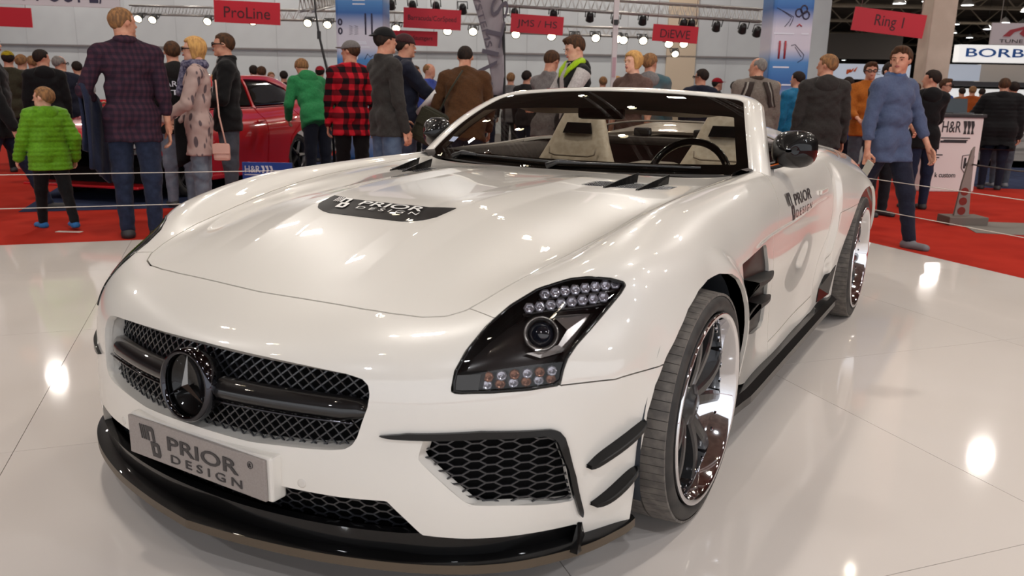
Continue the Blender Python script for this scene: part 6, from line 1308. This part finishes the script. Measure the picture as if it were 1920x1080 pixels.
    # trousers
    if legs is not None and not half:
        def legf(P):
            L = lg(LL, .008)+lg(RL, .008); d = np.minimum(sm(L[0](P), L[1](P), .02), sm(L[2](P), L[3](P), .02)); T_ = torso(-.001); d = sm(d, np.maximum(T_[2](P), (P-tr(0, 0, .585)) @ (Rm @ np.array([0, 0, 1]))), .03); return np.maximum(d, .030-P[:, 2])
        zt = pv[2]+.10; mk(legf, [min(lo0[0], -.15), lo0[1], .02], [max(hi0[0], .15) if False else max(LL[1][0], LL[2][0], .13)+.09, hi0[1], zt], 'trousers', legs, wr=.0022)
        for q, s in ((LL, 1), (RL, -1)):
            a = q[2]; pt = q[3]; dr = np.array([s*.10, -math.cos(pt*.7), min(0, math.sin(-pt)*.0)]); dr /= np.linalg.norm(dr); hl_ = a-dr*.018; toe = a+dr*.088; zz = a[2]-.026; rise = max(0, -pt)*.0
            def shf(P): 
                d = sm(caps(P*[1, 1, 1.25], (hl_[0], hl_[1], zz*1.25), (toe[0], toe[1], (zz-.003)*1.25), .026, .024), caps(P, a, (a[0], a[1], zz), .026, .027), .02); return np.maximum(d, (zz-.017)-P[:, 2])
            c_ = np.array([hl_, toe, a]); mk(shf, c_.min(0)-.05, c_.max(0)+.05, 'shoe', shoes or mat('shoe_dark', (44, 42, 44), .6), .7)
    # upper garment
    if top is not None:
        x = {'tee': .004, 'shirt': .008, 'sweater': .009, 'jacket': .014, 'puffer': .020, 'hoodie': .012, 'vest': .016}[top_kind]; ts = {'long': .97, 'rolled': .45, 'short': -1, 'none': -2}[sleeve]
        def topf(P):
            T_ = torso(x); d = union(P, T_, .03)
            zh = min(hem, .60); hemd = caps(P, tr(-.038*width*g, 0, zh), tr(.038*width*g, 0, zh), .054*g+x, .054*g+x); d = sm(d, hemd, .03)
            
            if hem < .52 and not half: d = sm(d, np.minimum(caps(P, LL[0], LL[1], .052*g+x, .040+x), caps(P, RL[0], RL[1], .052*g+x, .040+x)), .03)
            for S_, E_, H_ in ((SL, EL, HL), (SR, ER, HR)):
                if ts > 0: A = arm(S_, E_, H_, x*.9, ts); ax_ = (E_-S_)/np.linalg.norm(E_-S_); kk = .006+.022*np.clip(1-((P-S_) @ ax_)/.07, 0, 1); d = sm(d, sm(A[0](P), A[1](P), .012), kk)
                elif ts == -1: m_ = S_+(E_-S_)*.62; d = sm(d, np.maximum(caps(P, S_, E_, .036+x, .031+x), ((P-m_) @ ((E_-S_)/np.linalg.norm(E_-S_)))), .02)
            up_ = Rm @ np.array([0, 0, 1]); d = np.maximum(d, (tr(0, 0, hem)-P) @ up_); d = np.maximum(d, -(np.sqrt(((P-hc)**2).sum(1))-.062*ck))
            return np.maximum(d, (P-neck) @ up_-.018)
        if top_kind == 'puffer':
            f0 = topf; topf = lambda P: f0(P)-.009*np.abs(np.sin((P[:, 2])*math.pi/.034))**.7+.002
        mk(topf, lo0, hi0, {'tee': 't_shirt', 'puffer': 'jacket'}.get(top_kind, top_kind), top, wr=.0028 if top_kind != 'puffer' else .0012)
    if hood is not None:
        b0 = tr(0, .045, .845)
        def hoodf(P): 
            d = sm(elli((P-b0) @ Rm, (0, .008, -.028), (.072, .034, .058)), elli((P-neck) @ Rm, (0, .0, .0), (.062, .05, .026)), .02); return np.maximum(d, -(np.sqrt(((P-hc)**2).sum(1))-.066*ck))
        mk(hoodf, b0-.10, b0+.09, 'hood', hood, .8, wr=.002)
    if collar is not None:
        mk(lambda P: np.maximum(elli((P-neck) @ Rm, (0, .004, .012), (.050, .052, .026)), -elli((P-neck) @ Rm, (0, -.004, .03), (.036, .038, .05))), neck-.07, neck+.07, 'collar', collar, .7)
    if scarf is not None:
        mk(lambda P: np.maximum(sm(elli((P-neck) @ Rm, (0, -.004, .004), (.066, .066, .034)), caps(P, neck+[.0, -.06, 0], tr(.02, -.085, .70), .026, .02), .02), -(np.sqrt(((P-hc-[0, 0, .01])**2).sum(1))-.062)), neck-[.09, .12, .19], neck+.09, 'scarf', scarf, .8, wr=.003)
    if inner is not None:
        mk(lambda P: np.maximum(np.maximum(union(P, torso(x+.003), .03), np.abs(P[:, 0]-neck[0])-.020-(P[:, 2]-.6)*.05), P[:, 1]-.0+np.maximum(0, -(P[:, 2]-.50))), [-.06, -.16, .50], [.06, .02, neck[2]+.01], 'shirt_front', inner)
    return dict(root=root, u=u, HL=HL*u, HR=HR*u, EL=EL*u, ER=ER*u, SL=SL*u, SR=SR*u, pv=pv*u, tr=lambda *a: tr(*a)*u, hc=hc*u, hs=hs*u, Rh=Rh)
def in_world(p, v):
    return np.array(p['root'].location)+rotz(p['root'].rotation_euler.z) @ np.array(v)
# ------------------------------------------------------------------ the visitors
F_ = fabric
HB = mat('hair_brown', (84, 56, 36), .75, spec=.2); HD = mat('hair_dark', (44, 32, 26), .75, spec=.2); HBL = mat('hair_blond', (206, 160, 96), .7, spec=.2); HLB = mat('hair_light_brown', (150, 108, 70), .75, spec=.2); HG = mat('hair_grey', (136, 130, 124), .75, spec=.2)
for m_, c_ in ((HB, (58, 42, 32)), (HD, (32, 26, 24)), (HBL, (176, 132, 82)), (HLB, (110, 82, 58)), (HG, (112, 106, 102))): noise_mix(m_, c_, 60, stretch=(1, 1, .25))
DENIM = F_('denim_dark', (34, 42, 64), (44, 53, 78), 25); DENIML = F_('denim_light', (136, 146, 160), (112, 124, 142), 12); DENIMM = F_('denim_mid', (78, 94, 122), (100, 116, 142), 12); DENIMG = F_('denim_grey', (92, 98, 108), (76, 82, 92), 14); BLK = F_('black_cloth', (26, 26, 28)); NAVY = F_('navy_cloth', (36, 40, 58)); DGREY = F_('charcoal_knit', (62, 58, 56)); BROWN = F_('brown_knit', (96, 62, 36)); WHT = F_('white_cotton', (214, 206, 204)); SHG = mat('shoe_grey', (112, 110, 114), .7)
LIME = F_('lime_nylon', (118, 184, 30), rough=.5); GRN = F_('green_fleece', (52, 152, 90)); BLUE = F_('blue_cotton', (46, 84, 160)); ROYAL = F_('royal_blue', (60, 84, 170)); TEAL = F_('teal_nylon', (30, 128, 176), rough=.5); ORG = F_('orange_cotton', (206, 116, 42)); GREYT = F_('grey_cotton', (150, 144, 144)); BEIGE = F_('beige_jacket', (150, 138, 128)); SLATE = F_('slate_sweater', (86, 98, 130), (94, 106, 138)); MARO = F_('maroon_cloth', (74, 44, 46))
CHK = check_fabric('plum_check', (64, 36, 48), (48, 30, 44), (38, 26, 38), .024); BUF = check_fabric('red_buffalo_check', (196, 28, 44), (104, 16, 26), (22, 14, 18), .062); FEA = feather_fabric('feather_knit', (178, 154, 148), (98, 86, 90))
P = {}
P['tall'] = person('tall man with buzzed hair in a plum checked shirt, seen from behind', 222, 6.42, 178, 1.87, CHK, 'shirt', 'rolled', .43, DENIM, None, HLB, 'buzz', hyaw=-58, lh=(.135, -.11, .575), rh=(-.150, .0, .44), lleg=(4, 4), rleg=(-3, 2), collar=CHK, girth=1.08, width=1.04)
P['boy'] = person('small boy in a lime green padded jacket walking on the red carpet', 74, 6.95, 200, 1.245, LIME, 'puffer', 'long', .43, BLK, F_('blue_trainers', (60, 130, 200)), HLB, 'crop', child=True, hyaw=42, lleg=(14, 6), rleg=(-14, 10), hood=LIME, lh=(.17, -.10, .50), rh=(-.17, .0, .50), girth=1.12, width=1.05, skin=SKIN2)
P['woman'] = person('blonde woman with black glasses in a long feather-patterned cardigan', 356, 7.35, 262, 1.705, FEA, 'sweater', 'long', .37, DENIML, None, HBL, 'long', scarf=F_('dotted_scarf', (60, 58, 92), (150, 146, 170), 40), glasses=True, lh=(.12, -.16, .56), rh=(-.13, -.12, .55), hyaw=8, girth=1.05, skin=SKIN2, face=True)
P['n38'] = person('man in a black zip jacket with orange numbers turned to the blonde woman', 412, 8.0, 268, 1.79, BLK, 'jacket', 'long', .46, DENIMG, None, HB, 'crop', lh=(.09, -.15, .60), rh=(-.05, -.19, .60), inner=WHT, glasses=True, girth=1.1, collar=BLK)
P['ard'] = person('man in a black jacket with white back print standing behind the blonde woman', 316, 8.3, 190, 1.72, BLK, 'jacket', 'long', .45, DENIML, None, HB, 'crop', girth=1.05, hood=F_('dark_hood', (40, 38, 38)))
P['l1'] = person('dark-haired man in a black rain jacket behind the boy', 74, 10.4, 183, 1.70, BLK, 'jacket', 'long', .44, NAVY, None, HD, 'short', hyaw=-70, girth=1.15, hood=BLK)
P['l2'] = person('grey-haired man with glasses in a long navy coat by the red bumper', 108, 11.2, 195, 1.66, NAVY, 'jacket', 'long', .34, BLK, None, HG, 'balding', hyaw=-75, glasses=True, girth=1.12)
P['edge'] = person('man in a black jacket striding in from the left edge', -34, 7.7, 80, 1.82, BLK, 'jacket', 'long', .44, DENIM, None, HD, 'short', lleg=(26, 8), rleg=(-18, 22), rh=(-.14, -.12, .43), girth=1.15)
P['green'] = person('person in a bright green hoodie bending over the red car', 585, 10.0, 205, 1.76, GRN, 'hoodie', 'long', .45, F_('midnight_jeans', (32, 36, 50)), None, HLB, 'short', lean=34, lh=(.12, -.22, .50), rh=(-.12, -.22, .50), hood=GRN, girth=1.1)
P['check'] = person('man in a red and black buffalo check shirt and grey cap', 650, 8.9, 182, 1.79, BUF, 'shirt', 'long', .42, BLK, None, HB, 'crop', cap=(F_('cap_grey', (142, 136, 134)), 1), hyaw=62, girth=1.12, width=1.04)
P['bcap'] = person('young man in a charcoal sweater with a black cap worn backwards', 716, 7.5, 118, 1.83, DGREY, 'sweater', 'long', .45, DENIMM, None, HD, 'crop', cap=(BLK, -1), rh=(-.13, -.05, .43), lh=(.10, -.16, .50), hyaw=-4, girth=1.05)
P['navy'] = person('man in a navy hooded jacket beside the charcoal sweater, looking right', 754, 8.3, 100, 1.83, NAVY, 'jacket', 'long', .45, DENIMM, None, HD, 'crop', cap=(MARO, -1), rh=(-.08, -.24, .555), lh=(.10, -.24, .60), hands=('grip', 'open'), hood=NAVY, inner=WHT)
P['brown'] = person('crop-haired man in a brown sweater seen from behind by the mirror', 864, 7.9, 176, 1.74, BROWN, 'sweater', 'long', .44, NAVY, None, HD, 'buzz', lean=16, lh=(.16, -.14, .50), rh=(-.14, -.18, .50), girth=1.18, width=1.1)
P['gtee'] = person('man in a pale grey T-shirt looking down beside the neon hood', 1022, 8.5, 140, 1.71, GREYT, 'tee', 'short', .46, DENIMG, None, HB, 'crop', hpitch=14, lh=(.06, -.24, .63), rh=(-.04, -.24, .63), lean=6)
P['neon'] = person('young man in a black vest with a neon yellow hood lining', 1072, 8.0, 296, 1.82, BLK, 'vest', 'none', .46, BLK, None, HB, 'quiff', hpitch=20, lh=(.06, -.22, .62), rh=(-.05, -.22, .62), hood=BLK, inner=WHT, girth=1.1, skin=SKIN2, face=True)
P['blonde'] = person('short-haired blonde woman looking left over the windscreen frame', 1182, 8.3, 322, 1.70, F_('taupe_top', (120, 92, 84)), 'tee', 'short', .46, DENIM, None, HBL, 'bob', skin=SKIN2, face=True, hyaw=-8)
P['hoodg'] = person('light brown-haired man in a grey and teal hooded jacket from behind', 1216, 9.4, 172, 1.74, F_('grey_teal', (124, 118, 114), (70, 108, 120), 5), 'jacket', 'long', .45, DENIM, None, HLB, 'short', hood=GREYT, hyaw=-30)
P['dgl'] = person('man with dark thinning hair and glasses seen from behind at the header', 1311, 10.8, 190, 1.62, NAVY, 'jacket', 'long', .45, BLK, None, HD, 'short', glasses=True, hyaw=55)
P['rcap'] = person('person with a red peaked cap low behind the windscreen header', 1343, 13.5, 110, 1.57, BLK, 'jacket', 'long', .45, BLK, None, HD, 'crop', cap=(F_('cap_red', (186, 30, 44)), 1))
P['old'] = person('balding older man in a beige jacket with dark shoulder stripes', 1416, 9.1, 195, 1.70, BEIGE, 'jacket', 'long', .42, NAVY, None, HG, 'balding', hyaw=62, girth=1.28, width=1.08, collar=F_('brown_collar', (84, 70, 62)))
P['teal'] = person('man in a bright teal jacket beside the print column', 1492, 10.4, 222, 1.60, TEAL, 'jacket', 'long', .43, BLK, None, HD, 'crop', hyaw=20)
P['hood'] = person('man in a dark grey hoodie looking left, seen from behind', 1546, 8.25, 196, 1.70, DGREY, 'hoodie', 'long', .44, DENIM, None, HLB, 'short', hyaw=58, hood=DGREY, girth=1.15, width=1.06)
P['btee'] = person('man in a royal blue T-shirt from behind left of the orange shirt', 1588, 11.0, 180, 1.56, BLUE, 'tee', 'short', .45, NAVY, None, HD, 'crop', girth=1.1)
P['orange'] = person('man with glasses in an orange shirt under a grey open jacket', 1630, 10.4, 12, 1.73, ORG, 'shirt', 'rolled', .45, DENIMG, None, HB, 'quiff', glasses=True, face=True, lh=(.05, -.15, .56), rh=(-.06, -.15, .56))
P['btee2'] = person('man in a black T-shirt half hidden behind the slate blue sweater', 1668, 8.6, 40, 1.66, BLK, 'tee', 'short', .45, F_('black_trousers', (34, 34, 40)), None, HD, 'crop', rh=(-.06, -.17, .57), lh=(.08, -.17, .57))
P['main'] = person('young man in a slate blue sweater striding right and looking at the camera', 1684, 6.8, 48, 1.735, SLATE, 'sweater', 'rolled', .44, F_('navy_chinos', (38, 40, 58)), SHG, HB, 'quiff', hyaw=-62, lleg=(20, 6), rleg=(-24, 10), rh=(-.155, -.01, .45), lh=(.16, -.12, .47), hands=('relaxed', 'grip'), girth=1.05, collar=F_('blue_shirt', (92, 118, 166)), face=True)
P['black'] = person('dark-haired man in a black hooded sweater beside the white counter', 1743, 9.2, 205, 1.60, BLK, 'hoodie', 'rolled', .44, F_('indigo_jeans', (40, 48, 74)), None, HD, 'short', hyaw=60, lh=(.12, -.16, .55), rh=(-.10, -.18, .55), hood=BLK)
P['desk'] = person('man with glasses in a blue polo behind the promotion counter', 1772, 12.7, 60, 1.60, BLUE, 'tee', 'short', .45, BLK, None, HB, 'quiff', glasses=True, face=True, lh=(.10, -.2, .60), rh=(-.1, -.2, .60))
P['puffer'] = person('stout person in a long black padded coat leaning on the counter', 1882, 11.5, 182, 1.60, BLK, 'puffer', 'long', .36, NAVY, None, HB, 'short', lean=8, lh=(.22, -.16, .55), hood=BLK, girth=1.35, width=1.18)
P['brn2'] = person('man in a dark brown jacket at the right edge behind the padded coat', 1898, 11.9, 205, 1.56, F_('umber_jacket', (64, 48, 40)), 'jacket', 'long', .44, DENIMG, SHG, HD, 'crop')
# visitors further back
FAR = [(10, 11.5, 175, 1.72, 'olive', 'yellow and black cap', (70, 66, 50), (F_('cap_yellow', (196, 170, 30)), 1)), (36, 12.2, 150, 1.70, 'grey', 'fair short hair at far left', (112, 108, 108), None), (56, 13.2, 190, 1.72, 'brown', 'brown hair behind the rain jacket', (74, 58, 48), None), (140, 13.0, 190, 1.64, 'white', 'dark hair left of the tall man', (206, 200, 198), None),
       (472, 14.2, 188, 1.66, 'black', 'green hood beyond the red roof', (38, 44, 42), None), (487, 13.6, 180, 1.63, 'dark green', 'dark hair beyond the red roof', (30, 120, 72), None), (506, 17.5, 20, 1.62, 'blue', 'pale face beyond the red roof', (60, 76, 120), None), (529, 15.2, 185, 1.60, 'maroon', 'brown hair over the rear window', (80, 50, 52), None), (597, 14.0, 170, 1.66, 'grey hooded', 'red cap behind the green hoodie', (150, 144, 146), (MATS['cap_red'], -1)),
       (775, 12.2, 100, 1.64, 'black', 'dark head beside the navy jacket', (34, 32, 34), None), (802, 11.6, 60, 1.66, 'royal blue', 'thinning hair, looking down', (66, 86, 176), None), (829, 15.5, 180, 1.60, 'forest', 'green cap in the middle', (36, 40, 38), (F_('cap_green', (30, 84, 66)), 1)), (839, 16.5, 10, 1.72, 'light grey', 'face beside the green cap', (160, 154, 154), None), (892, 17.0, 30, 1.64, 'white', 'dark hair left of the feather flag', (200, 196, 194), None), (913, 16.4, 200, 1.62, 'black', 'dark hair by the feather flag foot', (40, 36, 36), None),
       (955, 14.5, 175, 1.62, 'grey', 'light hair right of the feather flag', (138, 134, 134), None), (985, 13.0, 150, 1.62, 'dark', 'dark hair left of the grey T-shirt', (52, 48, 48), None), (1128, 14.5, 190, 1.58, 'rust', 'reddish hair behind the flag pole', (140, 90, 72), None), (1155, 15.5, 170, 1.62, 'black', 'dark hair behind the blonde woman', (36, 34, 34), None), (1375, 12.5, 190, 1.50, 'navy', 'dark hair left of the beige jacket', (50, 62, 88), None), (1452, 12.0, 180, 1.50, 'sand', 'blond hair between beige and teal jackets', (170, 150, 110), None),
       (1566, 13.0, 185, 1.52, 'black', 'dark hair left of the blue T-shirt', (36, 34, 34), None), (1822, 18.0, 190, 1.60, 'orange', 'dark hair above the laptop', (200, 96, 40), None), (1802, 19.0, 200, 1.58, 'mustard', 'brown hair left of the orange shirt far off', (170, 120, 80), None), (1840, 19.5, 180, 1.58, 'black', 'dark hair right of the orange shirt far off', (44, 42, 42), None), (1716, 14.0, 180, 1.56, 'charcoal', 'dark hair behind the slate sweater', (50, 50, 54), None)]
hc_ = [HD, HB, HLB, HD]
for i, (px, D, ph_, H_, cn, what, col, cp_) in enumerate(FAR):
    person('distant visitor in a %s top, %s' % (cn, what), px, D, ph_, H_, F_('far_cloth_%d' % i, col), 'jacket' if i % 3 else 'tee', 'long' if i % 3 else 'short', .45, [BLK, NAVY, DENIM][i % 3], None, HLB if 'fair' in what or 'light hair' in what or 'reddish' in what else HBL if 'blond' in what else hc_[i % 4], 'balding' if 'thinning' in what else 'short', cap=cp_, h=.024, lh=((.08, -.16, .58) if i % 2 else None), rh=((-.08, -.16, .58) if i % 2 else None), face=False, hood=F_('hood_green', (30, 140, 84)) if 'green hood' in what else None)
# ---- what they wear on them or carry
def on(p, body_pt): return in_world(p, body_pt)
# white numbers and letters on the jackets
def torso_text(p, txt, x, y, z, h, w, m, back, nm='print'):
    u = p['u']; V, F = text_mesh(txt, .5, 0, 1, .01); V[:, :2] -= (V[:, :2].max(0)+V[:, :2].min(0))/2; s_ = np.ptp(V[:, :2], axis=0)
    sx = -1 if back else 1; ob = None
    for ch in p['root'].children:
        if ch.name.split('.')[0] in ('jacket', 'sweater', 'hoodie', 'vest'): ob = ch
    bv = BVHTree.FromPolygons([v.co for v in ob.data.vertices], [tuple(q.vertices) for q in ob.data.polygons]); P_ = []
    for vx, vy, vz in V:
        X = x*u-sx*0+(-sx if False else 1)*(vx*w/s_[0])*(1 if not back else -1)*(1); Z = z*u+vy*h/s_[1]
        o_ = Vector((X, (1 if back else -1)*.6, Z)); hit_ = bv.ray_cast(o_, Vector((0, -1 if back else 1, 0))); Y = hit_[0].y if hit_[0] is not None else y*u; P_.append((X, Y+(.004+vz*.002)*(1 if back else -1), Z))
    mesh_np(nm, P_, F, m, p['root'], smooth=False)
torso_text(P['n38'], '38', .045, 0, .755, .05, .075, mat('print_orange', (204, 140, 60), .6), False)
torso_text(P['ard'], 'ARDE', 0, .1, .745, .055, .24, PWHT, True); torso_text(P['ard'], 'TIL', -.01, .1, .695, .05, .16, PWHT, True)
# neon lining
p = P['neon']; u = p['u']; mb = MB()
for s in (1, -1): mb.tube([p['tr'](s*.052, .022, .862), p['tr'](s*.060, -.014, .848), p['tr'](s*.046, -.052, .815), p['tr'](s*.030, -.072, .775)], [.034*u, .030*u, .022*u, .008*u], 8, flat=.6)
mb.build('neon_lining', F_('neon_yellow', (196, 240, 30), rough=.6), p['root'])
mb = MB()
for s, E_, H_, S_ in ((1, p['EL'], p['HL'], p['SL']), (-1, p['ER'], p['HR'], p['SR'])): mb.tube([S_, S_+(E_-S_)*.5, E_, E_+(H_-E_)*.25], [.046*u, .038*u, .033*u, .030*u], 10)
mb.build('white_sleeves', WHT, p['root'])
# stripes over the older man's shoulders
p = P['old']; u = p['u']; ob = [c_ for c_ in p['root'].children if c_.name.startswith('jacket')][0]; bv = BVHTree.FromPolygons([v.co for v in ob.data.vertices], [tuple(q.vertices) for q in ob.data.polygons])
for s in (1, -1):
    for k, m_ in ((0, F_('stripe_dark', (70, 58, 54))), (.020, F_('stripe_pale', (196, 188, 178))), (.034, MATS['stripe_dark'])):
        pts = []
        for t in np.linspace(0, 1, 10):
            h_ = bv.ray_cast(Vector((s*(.045+.05*t+k)*u, .5, (.835-.16*t)*u)), Vector((0, -1, 0)))
            if h_[0] is not None: pts.append(np.array(h_[0])+[0, .004, 0])
        if len(pts) > 2: MB().tube(pts, (.022 if k == 0 else .007)*u, 6, flat=.25).build('shoulder_stripe', m_, p['root'])
# draped navy jacket on the tall man's arm
p = P['tall']; a_ = on(p, p['EL']); b_ = on(p, p['HL']); rr = []
for t in np.linspace(-.2, 1.15, 9):
    q = a_+(b_-a_)*t; row = []
    for k in np.linspace(-1, 1, 15): row.append(q+np.array([.055*math.copysign(min(1, abs(k)*5), k)+.02*math.sin(9*t+5*k), .0, .045-(max(0, abs(k)-.15))*(.78 if k > 0 else .62)+.015*math.sin(12*t)]))
    rr.append(row)
o = MB().grid(np.array(rr)).build('draped_jacket', F_('navy_jacket', (40, 46, 72))); md_ = o.modifiers.new('thickness', 'SOLIDIFY'); md_.thickness = .025; tag(o, 'navy jacket hung over the tall man left forearm', 'jacket')
# black jacket over the blonde woman's arm, pink bag on its strap
p = P['woman']; a_ = on(p, p['ER']); b_ = on(p, p['HR']); rr = []
for t in np.linspace(-.1, 1.1, 8):
    q = a_+(b_-a_)*t; rr.append([q+FH*(.05*math.copysign(min(1, abs(k)*5), k))+np.array([.02*math.sin(7*t+4*k), 0, .04-max(0, abs(k)-.15)*.55]) for k in np.linspace(-1, 1, 13)])
o = MB().grid(np.array(rr)).build('draped_jacket', BLK); md_ = o.modifiers.new('thickness', 'SOLIDIFY'); md_.thickness = .03; tag(o, 'black jacket carried over the blonde woman arm', 'jacket')
bp = at(416, 7.45, 285); e = empty('handbag', tuple(bp), YAW+.2, 'small pink handbag on a thin strap at the blonde woman hip', 'bag'); PNK = mat('pink_leather', (204, 158, 144), .45)
MB().box((0, 0, 0), (.15, .07, .16), bev=.03).build('bag_body', PNK, e); MB().box((0, -.037, .03), (.15, .012, .09), bev=.005).build('bag_flap', PNK, e); sp_ = at(404, 7.45, 150)-bp; R_i = rotz(-(YAW+.2)); MB().tube([R_i @ np.array(q) for q in (np.array([.06, 0, .08]), sp_*.5+[.03, -.02, 0], sp_)], .008, 5).build('bag_strap', PNK, e)
# olive satchel, white poster roll, phone
bp = at(806, 8.0, 238); e = empty('satchel', tuple(bp), YAW, 'large olive satchel hanging beside the brown sweater', 'bag'); OLV = F_('olive_canvas', (62, 60, 46)); MB().box((0, 0, 0), (.30, .14, .36), R=roty(.45), bev=.06).build('bag_body', OLV, e); MB().box((.02, -.075, .07), (.27, .02, .16), R=roty(.45), bev=.01).build('bag_flap', OLV, e); MB().tube([(.1, 0, .16), (.2, .02, .36), (.32, .06, .55)], .018, 6, flat=.5).build('bag_strap', OLV, e)
a_, b_ = at(786, 8.35, 212), at(822, 8.1, 172); o = MB().tube([a_, b_], .042, 14).build('poster_roll', mat('paper_white', (222, 218, 216), .6)); tag(o, 'white paper roll held between the navy jacket and brown sweater', 'paper')
p = P['main']; q = on(p, p['HR']+np.array([-.01, -.03, -.075*p['u']])); o = MB().box((0, 0, 0), (.012, .075, .14), R=rotx(.5), bev=.004).build('phone', mat('phone_pale', (190, 188, 176), .3)); o.location = tuple(q); o.rotation_euler = (0, 0, p['root'].rotation_euler.z); tag(o, 'pale phone in the hand of the slate blue sweater man', 'phone')
